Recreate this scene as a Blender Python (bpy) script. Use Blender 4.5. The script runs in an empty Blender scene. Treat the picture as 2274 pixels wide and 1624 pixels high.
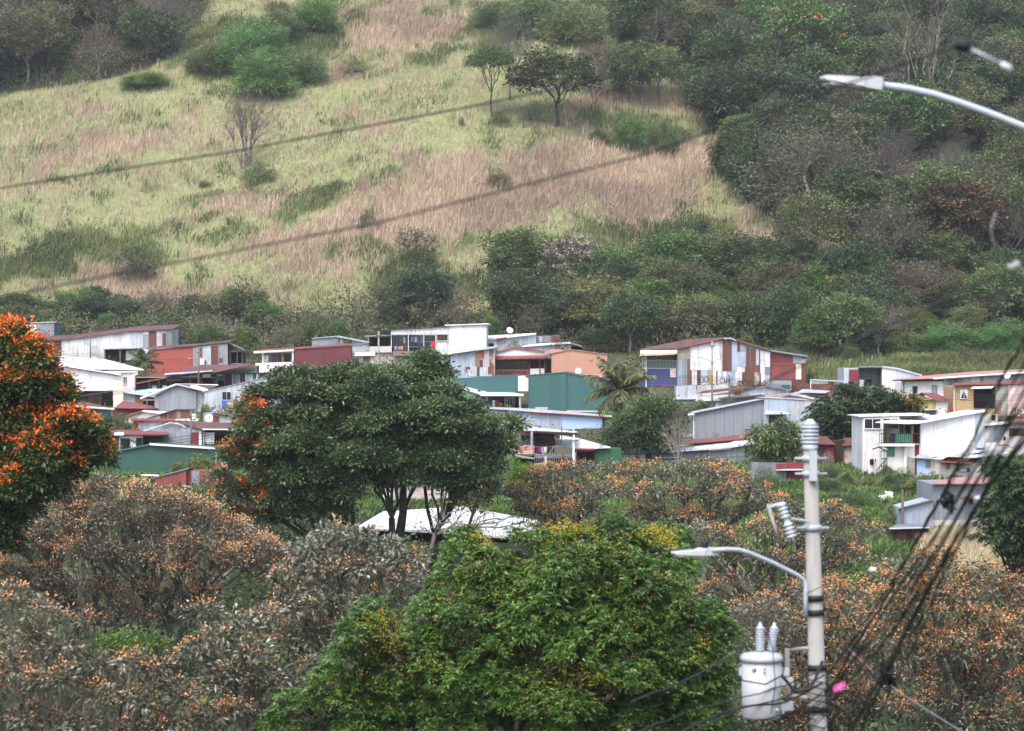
import bpy, math, random
import numpy as np
from mathutils import Vector
random.seed(7)
R = np.random.default_rng(7)
sc = bpy.context.scene
COL = sc.collection
# ------------------------------------------------------------------ camera model
K, CX, CY, HW = 0.194, 1137.0, 812.0, 1137.0     # tan(half fov), photo centre, half width (2274 px wide photo)
def P(px, py, Y):
    return Vector(((px-CX)/HW*K*Y, Y, (CY-py)/HW*K*Y))
def PPM(Y): return HW/(K*Y)                       # photo pixels per metre at distance Y
# ------------------------------------------------------------------ numpy value noise
def vnoise(x, y, seed=0):
    x = np.asarray(x, float); y = np.asarray(y, float)
    xi = np.floor(x); yi = np.floor(y); fx = x-xi; fy = y-yi
    fx = fx*fx*(3-2*fx); fy = fy*fy*(3-2*fy)
    def h(a, b):
        v = np.sin(a*127.1+b*311.7+seed*74.7)*43758.5453
        return v-np.floor(v)
    return (h(xi,yi)*(1-fx)+h(xi+1,yi)*fx)*(1-fy)+(h(xi,yi+1)*(1-fx)+h(xi+1,yi+1)*fx)*fy
def fbm(x, y, seed=0, o=3):
    s = 0; a = .5; t = 0
    for i in range(o):
        s = s+a*vnoise(np.asarray(x)*2**i, np.asarray(y)*2**i, seed+i*13); t += a; a *= .55
    return s/t
# ------------------------------------------------------------------ terrain height
TY = np.array([-60, 0, 60, 100, 125, 150, 200, 245, 290, 303, 330, 420, 520, 600.])
TZ = np.array([-12,-13,-15,-14,-12.2,-9.4,-7.4,-3.4,.5,2.4,13.5,55,100,132.])
def T(x, y):
    x = np.asarray(x, float); y = np.asarray(y, float)
    z = np.interp(y, TY, TZ)
    hill = np.clip((y-300)/30, 0, 1)
    z = z + hill*(2.6*np.sin(x*.045+y*.021)+1.6*np.sin(x*.11-y*.05+1.3)+1.3*(fbm(x*.12, y*.12, 3)-.5))
    # an eroded bank slanting up the pasture to the right
    s = (y-(352+.42*x))
    z = z + hill*1.8/(1+np.exp(-np.clip(s/1.6, -30, 30)))*np.clip(1-np.abs(x+15)/70, 0, 1)
    mid = np.clip((y-90)/30, 0, 1)*np.clip((296-y)/20, 0, 1)
    z = z + mid*.5*(fbm(x*.08, y*.08, 9)-.5)
    return z
_Ys = np.arange(95, 590, .5)
def hit(px, py, y0=95):
    ys = _Ys[_Ys >= y0]
    x = (px-CX)/HW*K*ys; z = (CY-py)/HW*K*ys
    m = np.nonzero(z <= T(x, ys))[0]
    Y = ys[m[0]] if len(m) else 588.
    return Vector(((px-CX)/HW*K*Y, Y, float(T((px-CX)/HW*K*Y, Y))))
def topx(x, y, z):
    return CX+x/(K*y)*HW, CY-z/(K*y)*HW
# ------------------------------------------------------------------ objects
def prop(o, label=None, cat=None, group=None, kind=None):
    if label: o['label'] = label
    if cat: o['category'] = cat
    if group: o['group'] = group
    if kind: o['kind'] = kind
    return o
def thing(name, label, cat, loc, group=None):
    o = bpy.data.objects.new(name, None); COL.objects.link(o)
    o.location = loc; o.empty_display_size = .3
    return prop(o, label, cat, group)
def link(name, me, parent=None):
    o = bpy.data.objects.new(name, me); COL.objects.link(o)
    if parent is not None: o.parent = parent
    return o
def dup(root, loc, scale=(1,1,1), rz=0, label=None, group=None):
    r = root.copy(); COL.objects.link(r); r.location = loc; r.scale = scale; r.rotation_euler = (0,0,rz)
    if label: r['label'] = label
    if group: r['group'] = group
    for ch in list(root.children):
        c = ch.copy(); COL.objects.link(c); c.parent = r
    return r
def np_mesh(name, V, tris=None, quads=None, mats=(), mi=None, smooth=False):
    me = bpy.data.meshes.new(name)
    V = np.asarray(V, np.float32).reshape(-1, 3)
    me.vertices.add(len(V)); me.vertices.foreach_set('co', V.ravel())
    nt = 0 if tris is None else len(tris); nq = 0 if quads is None else len(quads)
    loops = []
    if nt: loops.append(np.asarray(tris, np.int32).ravel())
    if nq: loops.append(np.asarray(quads, np.int32).ravel())
    loops = np.concatenate(loops)
    me.loops.add(len(loops)); me.loops.foreach_set('vertex_index', loops)
    me.polygons.add(nt+nq)
    st = np.concatenate([np.arange(nt)*3, nt*3+np.arange(nq)*4]).astype(np.int32)
    me.polygons.foreach_set('loop_start', st)
    try: me.polygons.foreach_set('loop_total', np.concatenate([np.full(nt,3), np.full(nq,4)]).astype(np.int32))
    except Exception: pass
    for m in mats: me.materials.append(m)
    if mi is not None: me.polygons.foreach_set('material_index', np.asarray(mi, np.int32))
    if smooth: me.polygons.foreach_set('use_smooth', np.ones(nt+nq, bool))
    me.update(calc_edges=True)
    return me
class MB:
    """collects faces in world space, built as ONE mesh relative to its parent; uv in metres along each face"""
    def __init__(s): s.v = []; s.f = []; s.m = []
    def face(s, pts, m=0):
        i = len(s.v); s.v += [Vector(p) for p in pts]; s.f.append(tuple(range(i, i+len(pts)))); s.m.append(m)
    def slab(s, pts, off, m=0, ms=None):
        """closed solid: polygon pts and its copy moved by off"""
        off = Vector(off); a = [Vector(p) for p in pts]; b = [p+off for p in a]; n = len(a)
        s.face(a, m); s.face(b[::-1], m if ms is None else ms)
        for i in range(n):
            j = (i+1) % n
            s.face([a[j], a[i], b[i], b[j]], m if ms is None else ms)
    def box(s, lo, hi, m=0):
        x0,y0,z0 = lo; x1,y1,z1 = hi
        s.slab([(x0,y0,z0),(x1,y0,z0),(x1,y0,z1),(x0,y0,z1)], (0, y1-y0, 0), m)
    def tube(s, pts, r, n=6, m=0, cap=True, r1=None):
        pts = [Vector(p) for p in pts]; k = len(pts); rings = []
        for i, p in enumerate(pts):
            d = (pts[min(i+1,k-1)]-pts[max(i-1,0)]).normalized()
            a = d.cross(Vector((0,0,1)) if abs(d.z) < .9 else Vector((1,0,0))).normalized(); b = d.cross(a)
            rr = r if r1 is None else r+(r1-r)*i/(k-1)
            if isinstance(r, (list, tuple)): rr = r[i]
            rings.append([p+rr*(math.cos(2*math.pi*j/n)*a+math.sin(2*math.pi*j/n)*b) for j in range(n)])
        base = len(s.v)
        for rg in rings: s.v += rg
        for i in range(k-1):
            for j in range(n):
                s.f.append((base+i*n+j, base+i*n+(j+1)%n, base+(i+1)*n+(j+1)%n, base+(i+1)*n+j)); s.m.append(m)
        if cap:
            s.f.append(tuple(base+j for j in range(n))[::-1]); s.m.append(m)
            s.f.append(tuple(base+(k-1)*n+j for j in range(n))); s.m.append(m)
    def build(s, name, mats, parent=None, smooth=False, bevel=0, uv=True):
        if not isinstance(mats, (list, tuple)): mats = [mats]
        org = Vector(parent.location) if parent is not None else Vector((0,0,0))
        if parent is None and s.v:
            org = sum(s.v, Vector())/len(s.v)
        if parent is not None and parent.parent is not None: org = Vector(parent.parent.location)+org
        me = bpy.data.meshes.new(name)
        me.from_pydata([tuple(p-org) for p in s.v], [], s.f)
        for m in mats: me.materials.append(m)
        me.polygons.foreach_set('material_index', s.m)
        if smooth: me.polygons.foreach_set('use_smooth', [True]*len(s.f))
        if uv:
            ul = me.uv_layers.new(name='UVMap'); d = ul.data; Z = Vector((0,0,1))
            for p in me.polygons:
                nrm = p.normal
                if abs(nrm.z) > .97: t = Vector((1,0,0))
                else: t = Z.cross(nrm).normalized()
                b = nrm.cross(t)
                for li in p.loop_indices:
                    w = me.vertices[me.loops[li].vertex_index].co+org
                    d[li].uv = (w.dot(t), w.dot(b))
        me.update()
        o = bpy.data.objects.new(name, me); COL.objects.link(o)
        if parent is not None:
            o.parent = parent
        else: o.location = org
        return o
# ------------------------------------------------------------------ materials
class G:
    def __init__(s, name):
        s.m = bpy.data.materials.new(name); s.m.use_nodes = True; s.t = s.m.node_tree; s.t.nodes.clear()
        s.out = s.t.nodes.new('ShaderNodeOutputMaterial')
    def n(s, typ, inp=None, **kw):
        nd = s.t.nodes.new('ShaderNode'+typ)
        for k, v in kw.items(): setattr(nd, k, v)
        for k, v in (inp or {}).items(): s.set(nd.inputs[k], v)
        return nd
    def set(s, sock, v):
        if isinstance(v, bpy.types.NodeSocket): s.t.links.new(v, sock)
        elif isinstance(v, bpy.types.Node): s.t.links.new(v.outputs[0], sock)
        elif isinstance(v, (tuple, list)) and len(v) == 3 and sock.type == 'RGBA': sock.default_value = (*v, 1)
        else: sock.default_value = v
    def ma(s, op, a, b=0, c=None, clamp=False):
        i = {0:a, 1:b}
        if c is not None: i[2] = c
        return s.n('Math', i, operation=op, use_clamp=clamp).outputs[0]
    def mix(s, f, a, b, bt='MIX'):
        return s.n('Mix', {0:f, 6:a, 7:b}, data_type='RGBA', blend_type=bt).outputs[2]
    def noise(s, vec, scale, detail=3, rough=.5):
        return s.n('TexNoise', {'Vector':vec, 'Scale':scale, 'Detail':detail, 'Roughness':rough}).outputs[0]
    def smooth(s, x, a, b):
        return s.n('MapRange', {0:x, 1:a, 2:b, 3:0., 4:1.}, interpolation_type='SMOOTHSTEP').outputs[0]
    def obj(s): return s.n('TexCoord').outputs['Object']
    def bsdf(s, col, rough=.6, spec=.3, normal=None, **kw):
        b = s.n('BsdfPrincipled', {'Base Color':col, 'Roughness':rough, 'Specular IOR Level':spec})
        for k, v in kw.items(): s.set(b.inputs[k.replace('_',' ')], v)
        if normal is not None: s.set(b.inputs['Normal'], normal)
        s.t.links.new(b.outputs[0], s.out.inputs[0]); return b
def lin(r, g, b, k=1.0):
    f = lambda c: (c/255/12.92 if c <= 10.3 else ((c/255+.055)/1.055)**2.4)*k
    return (f(r), f(g), f(b))
_M = {}
def panel(name, col, rust=0., streak=.3, sheet=.85, var=.12, rough=.5, rib=.24, seam=.35, spec=.4, stain=(.10,.085,.07)):
    """corrugated sheet-metal wall or roof: sheets, seams, ribs, dirt runs and rust"""
    if name in _M: return _M[name]
    g = G(name); uv = g.n('UVMap').outputs[0]; sp = g.n('SeparateXYZ', {0:uv}); u, v = sp.outputs[0], sp.outputs[1]
    su = g.ma('DIVIDE', u, sheet); sid = g.ma('FLOOR', su); fr = g.ma('FRACT', su)
    wn = g.n('TexWhiteNoise', {'W':sid}, noise_dimensions='1D').outputs[0]
    k = g.ma('ADD', g.ma('MULTIPLY', wn, 2*var), 1-var)
    c = g.mix(1., col, g.n('CombineColor', {0:k, 1:k, 2:k}), 'MULTIPLY')
    vec = g.n('CombineXYZ', {0:g.ma('MULTIPLY', u, 2.2), 1:g.ma('MULTIPLY', v, .28), 2:g.ma('MULTIPLY', wn, 9)}).outputs[0]
    st = g.smooth(g.noise(vec, 1.6, 4, .6), .48, .78)
    c = g.mix(g.ma('MULTIPLY', st, streak), c, stain)
    big = g.smooth(g.noise(uv, .5, 3), .4, .75)
    c = g.mix(g.ma('MULTIPLY', big, streak*.6), c, stain)
    low = g.smooth(g.noise(uv, 2.6, 5, .7), .56, .72)
    c = g.mix(g.ma('MULTIPLY', low, streak*.5), c, stain)
    if rust > 0:
        vec2 = g.n('CombineXYZ', {0:g.ma('MULTIPLY', u, 1.1), 1:g.ma('MULTIPLY', v, .45), 2:g.ma('MULTIPLY', wn, 3)}).outputs[0]
        rn = g.ma('ADD', g.noise(vec2, 1.1, 5, .65), g.ma('MULTIPLY', g.ma('SUBTRACT', wn, .5), .35))
        rm = g.smooth(rn, .78-.5*rust, .90-.5*rust)
        rc = g.mix(g.noise(uv, 3., 4), (.09,.028,.014), (.26,.085,.035))
        c = g.mix(rm, c, rc)
    sm = g.ma('MULTIPLY', g.ma('LESS_THAN', fr, .045), seam)
    c = g.mix(sm, c, (.06,.06,.065))
    w = g.ma('SINE', g.ma('MULTIPLY', u, 2*math.pi/rib))
    bp = g.n('Bump', {'Strength':.14, 'Distance':.03, 'Height':w}).outputs[0]
    g.bsdf(c, rough, spec, bp); _M[name] = g.m; return g.m
def paint(name, col, dirt=.25, rough=.75, spec=.2, stain=(.13,.115,.095), crack=0.):
    """plaster, cement or painted board with run-off stains"""
    if name in _M: return _M[name]
    g = G(name); uv = g.n('UVMap').outputs[0]; sp = g.n('SeparateXYZ', {0:uv}); u, v = sp.outputs[0], sp.outputs[1]
    vec = g.n('CombineXYZ', {0:g.ma('MULTIPLY', u, 1.6), 1:g.ma('MULTIPLY', v, .35)}).outputs[0]
    st = g.smooth(g.noise(vec, 1.3, 5, .6), .45, .8)
    c = g.mix(g.ma('MULTIPLY', st, dirt), col, stain)
    f = g.noise(uv, 5., 4, .6)
    k = g.ma('ADD', g.ma('MULTIPLY', f, .22), .89)
    c = g.mix(1., c, g.n('CombineColor', {0:k,1:k,2:k}), 'MULTIPLY')
    if crack > 0:
        m = g.smooth(g.noise(uv, .8, 6, .7), .5, .62)
        c = g.mix(g.ma('MULTIPLY', m, crack), c, (.12,.075,.05))
    bp = g.n('Bump', {'Strength':.25, 'Distance':.02, 'Height':f}).outputs[0]
    g.bsdf(c, rough, spec, bp); _M[name] = g.m; return g.m
def plain(name, col, rough=.6, spec=.3, var=.25, scale=3., **kw):
    if name in _M: return _M[name]
    g = G(name); f = g.noise(g.obj(), scale, 4, .6)
    k = g.ma('ADD', g.ma('MULTIPLY', f, 2*var), 1-var)
    c = g.mix(1., col, g.n('CombineColor', {0:k,1:k,2:k}), 'MULTIPLY')
    g.bsdf(c, rough, spec, **kw); _M[name] = g.m; return g.m
def leafmat(name, cols, clump=.6, cl_amt=.35, rough=.5, spec=.35, trans=.3, objvar=.0, clump_col=None):
    """foliage: every leaf its own tone, broad tone patches through the crown"""
    if name in _M: return _M[name]
    g = G(name)
    ri = g.n('NewGeometry').outputs['Random Per Island']
    rp = g.n('ValToRGB', {0:ri}); e = rp.color_ramp.elements
    while len(e) < len(cols): e.new(.5)
    for i, c in enumerate(cols): e[i].position = i/max(1, len(cols)-1); e[i].color = (*c, 1)
    c = rp.outputs[0]
    nz = g.smooth(g.noise(g.obj(), clump, 2), .35, .65)
    k = g.ma('ADD', g.ma('MULTIPLY', nz, 2*cl_amt), 1-cl_amt)
    if clump_col is not None: c = g.mix(g.ma('MULTIPLY', nz, .6), c, clump_col)
    c = g.mix(1., c, g.n('CombineColor', {0:k,1:k,2:k}), 'MULTIPLY')
    if objvar:
        orr = g.n('ObjectInfo').outputs['Random']
        hs = g.n('HueSaturation', {'Hue':g.ma('ADD', .5-.028, g.ma('MULTIPLY', orr, .056)),
             'Value':g.ma('ADD', 1-objvar, g.ma('MULTIPLY', g.ma('FRACT', g.ma('MULTIPLY', orr, 7.3)), 2*objvar)), 'Color':c})
        c = hs.outputs[0]
    b = g.bsdf(c, rough, spec)
    if trans:
        tr = g.n('BsdfTranslucent', {0:c}); mx = g.n('MixShader', {0:trans, 1:b.outputs[0], 2:tr.outputs[0]})
        g.t.links.new(mx.outputs[0], g.out.inputs[0])
    _M[name] = g.m; return g.m
def barkmat(name, c1, c2, scale=4):
    if name in _M: return _M[name]
    g = G(name); o = g.obj(); f = g.noise(o, scale, 4, .65)
    g.bsdf(g.mix(g.smooth(f, .35, .65), c1, c2), .85, .15, g.n('Bump', {'Strength':.5,'Distance':.03,'Height':f}).outputs[0])
    _M[name] = g.m; return g.m
# ------------------------------------------------------------------ world, sun, camera
SUN_EL, SUN_AZ = math.radians(55), math.radians(200)     # azimuth: from behind the camera and its left
w = bpy.data.worlds.new("World"); sc.world = w; w.use_nodes = True
nt_ = w.node_tree; bg = nt_.nodes['Background']
sky = nt_.nodes.new('ShaderNodeTexSky'); sky.sky_type = 'NISHITA'; sky.sun_disc = False
sky.sun_elevation = SUN_EL; sky.sun_rotation = SUN_AZ; sky.dust_density = 4.0; sky.ozone_density = .8
nt_.links.new(sky.outputs[0], bg.inputs[0]); bg.inputs[1].default_value = .15
sl = bpy.data.lights.new('sun', 'SUN'); sl.energy = .8; sl.angle = math.radians(28); sl.color = (1,.96,.9)
so = bpy.data.objects.new('sun', sl); COL.objects.link(so)
sd = Vector((math.sin(SUN_AZ)*math.cos(SUN_EL), math.cos(SUN_AZ)*math.cos(SUN_EL), math.sin(SUN_EL)))
so.rotation_euler = sd.to_track_quat('Z', 'Y').to_euler(); so.location = (0,-40,80)
cd = bpy.data.cameras.new('camera'); cd.sensor_width = 36; cd.lens = 18/K; cd.clip_end = 2500; cd.clip_start = .5
cam = bpy.data.objects.new('camera', cd); COL.objects.link(cam); cam.rotation_euler = (math.pi/2,0,0); sc.camera = cam
cd.dof.use_dof = True; cd.dof.focus_distance = 250; cd.dof.aperture_fstop = (cd.lens/1000)/.026
sc.view_settings.view_transform = 'Standard'; sc.view_settings.look = 'None'
sc.view_settings.exposure = 1.42; sc.view_settings.gamma = 1
sc.cycles.use_adaptive_sampling = True; sc.cycles.adaptive_threshold = .015
sc.cycles.max_bounces = 4; sc.cycles.diffuse_bounces = 3; sc.cycles.glossy_bounces = 2; sc.cycles.transmission_bounces = 3
sc.cycles.transparent_max_bounces = 4
# ------------------------------------------------------------------ ground cover map (in the world, laid out on the hill)
def blobs(px, py, L):
    s = np.full(np.shape(px), 0.)
    for (cx, cy, rx, ry, rot, k) in L:
        a = math.radians(rot); dx = px-cx; dy = py-cy
        u = (dx*math.cos(a)+dy*math.sin(a))/rx; v = (-dx*math.sin(a)+dy*math.cos(a))/ry
        s = np.maximum(s, k*np.clip(1.25-np.sqrt(u*u+v*v), 0, 1))
    return s
DRY = [(250,330,130,34,0,.5),(480,385,180,14,-15,.3),(640,450,220,40,-8,.6),(990,430,230,80,-5,.95),(1240,400,250,75,-20,1.1),(1430,430,130,90,-10,1.4),
       (880,60,170,60,0,1.1),(620,540,240,36,-8,.7),(300,650,110,50,0,.8),(840,520,150,60,0,.95),(1720,530,130,35,0,.9),(120,610,60,60,0,.2),(1060,480,300,50,-14,1.1),
       (560,300,120,30,0,.3),(760,160,60,40,0,.5),(900,290,180,22,-16,.6),(1330,235,120,25,-8,.8),(1480,225,60,30,0,.9),(60,400,120,40,0,.4),(1560,350,90,60,-20,.8),(720,600,160,40,0,.45)]
GRN = [(170,560,230,60,-5,.95),(700,430,130,28,-10,.9),(420,520,120,40,0,.8),(560,110,190,70,0,1.4),(1230,50,190,60,0,1.3),(330,185,80,16,0,1.),(730,25,130,40,0,.9),
       (960,120,60,40,0,.6),(1130,400,60,14,0,.7),(1180,550,260,50,5,.85),(1500,520,260,50,8,.8),(820,560,90,30,0,.7),(640,480,60,20,0,.7),(760,330,50,30,0,.3),(1400,290,130,50,0,1.0),(70,590,90,50,0,.8),
       (1230,330,130,30,0,.5),(470,430,50,12,0,.9),(1000,640,130,40,0,.9),(2100,800,170,60,0,1.4),(880,650,60,60,0,.8),(600,430,60,18,0,.8),(1330,520,150,20,0,.6)]
def kinds(x, y):
    """weights of pale, dry and green cover at world x, y"""
    z = T(x, y); px, py = topx(x, y, z)
    n1 = fbm(x*.09, y*.07, 21); n2 = fbm(x*.22, y*.16, 33); n3 = fbm(x*.5, y*.4, 44, 2)
    wx = px+(n1-.5)*130; wy = py+(n2-.5)*70
    d = blobs(wx, wy, DRY)+(n2-.5)*1.1+(n3-.5)*.9
    g = blobs(wx, wy, GRN)+(n1-.5)*.5+(fbm(x*.33,y*.25,66)-.5)*1.5
    p = .42+(fbm(x*.05, y*.05, 55)-.5)*.3+blobs(px, py+(n3-.5)*14, [(560,394,150,11,-17,1.5),(770,340,140,11,-15,1.5),(970,268,140,10,-17,1.5)])
    return p, d, g, px, py
WOODA = [(0,0),(470,0),(440,60),(400,120),(300,165),(200,185),(0,212)]
WOODB = [(1395,0),(2274,0),(2274,745),(2060,775),(1990,800),(1900,830),(1800,830),(1790,790),(1400,790),(900,765),(870,735),(960,705),(1080,695),(1250,700),(1360,670),(1500,645),(1650,610),(1800,600),(1990,615),(1900,545),(1690,480),(1620,420),(1600,330),(1540,240),(1480,180),(1400,100)]
WOODC = [(0,700),(200,690),(400,680),(520,680),(700,705),(880,690),(900,770),(600,800),(0,800)]
def inpoly(px, py, poly):
    px = np.asarray(px); py = np.asarray(py); c = np.zeros(px.shape, bool); n = len(poly)
    for i in range(n):
        x0,y0 = poly[i]; x1,y1 = poly[i-1]
        if y0 == y1: continue
        c ^= ((y0 > py) != (y1 > py)) & (px < (x1-x0)*(py-y0)/(y1-y0)+x0)
    return c
def wooded(px, py):
    px = np.clip(px, 2, 2272); py = np.maximum(py, 2)
    return inpoly(px, py, WOODA) | inpoly(px, py, WOODB) | inpoly(px, py, WOODC)
PALE_C, DRY_C, GRN_C, DARK_C, VAL_C = np.array((.235,.245,.12)), np.array((.24,.19,.135)), np.array((.075,.10,.04)), np.array((.045,.05,.028)), np.array((.04,.05,.025))
def build_ground():
    xs = np.concatenate([np.arange(-420,-130,10.), np.arange(-130,130,1.8), np.arange(130,430,10.)])
    ys = np.concatenate([np.arange(-120,90,6.), np.arange(90,300,2.5), np.arange(300,450,1.3), np.arange(450,640,8.)])
    X, Yg = np.meshgrid(xs, ys); Z = T(X, Yg)
    V = np.stack([X, Yg, Z], -1).reshape(-1,3); nx = len(xs); ny = len(ys)
    i = (np.arange(ny-1)[:,None]*nx+np.arange(nx-1)[None]).ravel()
    me = np_mesh('hillside', V, quads=np.stack([i,i+1,i+nx+1,i+nx],1), smooth=True)
    p, d, g, px, py = kinds(V[:,0], np.maximum(V[:,1], 1))
    a = np.stack([p, d, g], 1)*5; a = np.exp(a-a.max(1, keepdims=True)); a /= a.sum(1, keepdims=True)
    c = a[:,:1]*PALE_C+a[:,1:2]*DRY_C+a[:,2:]*GRN_C
    hill = V[:,1] > 296
    wd = wooded(px, py) & hill
    c[wd] = DARK_C
    c[~hill] = VAL_C*(.6+.8*fbm(V[~hill,0]*.3, V[~hill,1]*.3, 5)[:,None])
    tw = (V[:,1] > 200) & (V[:,1] < 301) & (np.abs(V[:,0]) < 75)
    c[tw] = (.085,.085,.05)
    ca = me.color_attributes.new('cover', 'FLOAT_COLOR', 'POINT')
    ca.data.foreach_set('color', np.concatenate([c, np.ones((len(c),1))], 1).astype(np.float32).ravel())
    m = G('ground_cover'); col = m.n('VertexColor', layer_name='cover').outputs[0]
    f = m.noise(m.obj(), .9, 6, .7); k = m.ma('ADD', m.ma('MULTIPLY', f, .9), .5)
    cc = m.mix(1., col, m.n('CombineColor', {0:k,1:k,2:k}), 'MULTIPLY')
    m.bsdf(cc, .95, .05, m.n('Bump', {'Strength':.7,'Distance':.3,'Height':f}).outputs[0])
    me.materials.append(m.m)
    prop(link('hillside_ground', me), kind='structure')
build_ground()
def blades(n_pts, base, h, w, lean, per=2, wind=(.35,-.1)):
    """grass blades as slim bent triangles; base (n,3), h (n,)"""
    n = len(base); B = np.repeat(base, per, 0); H = np.repeat(h, per)*R.uniform(.6,1.15,n*per)
    B = B+np.stack([R.normal(0,.22,n*per), R.normal(0,.22,n*per), np.zeros(n*per)],1)
    a = R.uniform(-.9,.9,n*per); W = w*R.uniform(.6,1.4,n*per)
    dx = np.cos(a)*W; dy = np.sin(a)*W
    lx = (R.normal(0,1,n*per)*lean+wind[0]*lean*1.5)*H; ly = (R.normal(0,1,n*per)*lean+wind[1]*lean)*H
    v0 = B+np.stack([-dx,-dy,-.05+0*dx],1); v1 = B+np.stack([dx,dy,-.05+0*dx],1)
    m0 = B+np.stack([lx*.4-dx*.7, ly*.4-dy*.7, H*.6],1); m1 = B+np.stack([lx*.4+dx*.7, ly*.4+dy*.7, H*.6],1)
    t = B+np.stack([lx*1.1, ly*1.1, H*.96],1)
    V = np.stack([v0,v1,m1,m0,t],1).reshape(-1,3); i = np.arange(n*per)*5
    return V, np.stack([i+3,i+2,i+4],1), np.stack([i,i+1,i+2,i+3],1)
def build_grass():
    n = 380000
    y = R.uniform(262, 440, n); x = R.uniform(-1,1,n)*(K*y*1.16+3)
    p, d, g, px, py = kinds(x, y); z = T(x, y)
    ok = (py > -110) & ~(wooded(px, py) & (R.uniform(0,1,n) < .9)) & ((y > 299) | ((x > 22) & (y < 296)))
    g = np.where(y < 298, 2., g); sel = np.argmax(np.stack([p+R.normal(0,.16,n), d+R.normal(0,.16,n), g+R.normal(0,.12,n)],1),1)
    pale = leafmat('pale_grass_blades', [(.215,.225,.11),(.305,.32,.175),(.26,.28,.145),(.40,.39,.26)], .05, .2, .8, .1, .25, 0, (.28,.315,.16))
    dry = leafmat('dry_grass_blades', [(.22,.16,.115),(.40,.31,.235),(.32,.24,.175),(.52,.43,.33)], .08, .22, .85, .1, .2)
    grn = leafmat('green_grass_blades', [(.06,.085,.03),(.10,.135,.045),(.14,.17,.065),(.21,.205,.11)], .07, .3, .7, .15, .25)
    for k, nm, mat, h, w, lean, frac, lab in ((0,'pale_pasture_grass',pale,.6,.03,.3,.55,'pale yellow green pasture grass over the open hillside'),
                                     (1,'dry_seed_grass',dry,1.3,.042,.22,.66,'tall pinkish brown dry grass in drifts across the hillside'),
                                     (2,'green_scrub_grass',grn,.95,.05,.32,.85,'dull green scrub grass in patches on the hillside')):
        q = ok & (sel == k) & (R.uniform(0,1,n) < frac)
        b = np.stack([x[q],y[q],z[q]],1)
        hh = h*(.45+1.1*fbm(b[:,0]*.35, b[:,1]*.3, 77))
        V, t, qd = blades(len(b), b, hh, w, lean, 2)
        prop(link(nm, np_mesh(nm, V, t, qd, [mat])), lab, 'grass', kind='stuff')
build_grass()
# ------------------------------------------------------------------ tree machinery
def norm(a): return a/np.maximum(np.linalg.norm(a, axis=-1, keepdims=True), 1e-9)
def kmeans(p, k, it=7):
    k = max(1, min(k, len(p))); c = p[R.choice(len(p), k, False)]
    for _ in range(it):
        l = ((p[:,None]-c[None])**2).sum(-1).argmin(1)
        for j in range(k):
            if (l == j).any(): c[j] = p[l == j].mean(0)
    return l, c
def limb_mesh(segs):
    """segs: (start, end, r0, r1, rise, sides) -> curved tapered tubes"""
    VV = []; QQ = []; off = 0
    for sides in sorted({s[5] for s in segs}):
        S = [s for s in segs if s[5] == sides]
        a = np.array([s[0] for s in S]); b = np.array([s[1] for s in S]); r0 = np.array([s[2] for s in S]); r1 = np.array([s[3] for s in S]); up = np.array([s[4] for s in S])
        n = len(S); L = np.linalg.norm(b-a, axis=1); t = np.array([0,.33,.67,1.])
        pts = a[:,None]+(b-a)[:,None]*t[None,:,None]
        j = R.normal(0, .055, (n,4,3))*L[:,None,None]; j[:,0] = 0; j[:,3] = 0
        pts = pts+j; pts[:,1:3,2] += (up*L)[:,None]*np.array([.9,.8])[None]
        rr = r0[:,None]+(r1-r0)[:,None]*t[None]
        d = norm(np.gradient(pts, axis=1)); ref = np.where(np.abs(d[...,2:3]) < .9, np.array([0,0,1.]), np.array([1.,0,0]))
        u = norm(np.cross(d, ref)); v = np.cross(d, u); ang = np.arange(sides)*2*np.pi/sides
        ring = pts[:,:,None]+rr[:,:,None,None]*(np.cos(ang)[None,None,:,None]*u[:,:,None]+np.sin(ang)[None,None,:,None]*v[:,:,None])
        VV.append(ring.reshape(-1,3))
        i0 = (np.arange(n)*4*sides)[:,None,None]+(np.arange(3)*sides)[None,:,None]; k = np.arange(sides)[None,None]; k2 = (k+1)%sides
        QQ.append(np.stack([i0+k,i0+k2,i0+sides+k2,i0+sides+k],-1).reshape(-1,4)+off); off += n*4*sides
    return np.concatenate(VV), np.concatenate(QQ)
def grow(tips, bases, top, K1=7, K2=40, rt=.02, rise=.12, pull=.5, p=.40, pull2=.68):
    """limbs from trunk base(s) through two forkings to every tip; bases: list of base points"""
    tips = np.asarray(tips, float); top = np.asarray(top, float)
    l1, c1 = kmeans(tips.copy(), K1); segs = []; N = len(tips)
    rT = rt*N**p
    single = len(bases) == 1
    if single: segs.append((bases[0], top, rT*1.25, rT*.95, 0, 8))
    for j in range(len(c1)):
        I = np.nonzero(l1 == j)[0]
        if not len(I): continue
        if single: st = top
        else: st = np.asarray(bases[int(np.argmin([np.hypot(*(np.asarray(b)[:2]-c1[j][:2])) for b in bases]))], float)
        n1 = st+(c1[j]-st)*pull; r = rt*len(I)**p
        segs.append((st, n1, r*1.15, r, rise, 6))
        k2 = max(1, round(K2*len(I)/N)); l2, c2 = kmeans(tips[I].copy(), k2)
        for q in range(len(c2)):
            J = I[l2 == q]
            if not len(J): continue
            n2 = n1+(c2[q]-n1)*pull2; r2 = rt*len(J)**p
            segs.append((n1, n2, r2*1.1, r2, rise*.8, 5))
            for t in J: segs.append((n2, tips[t], rt, rt*.35, rise*.5, 3))
    return limb_mesh(segs)
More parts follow.
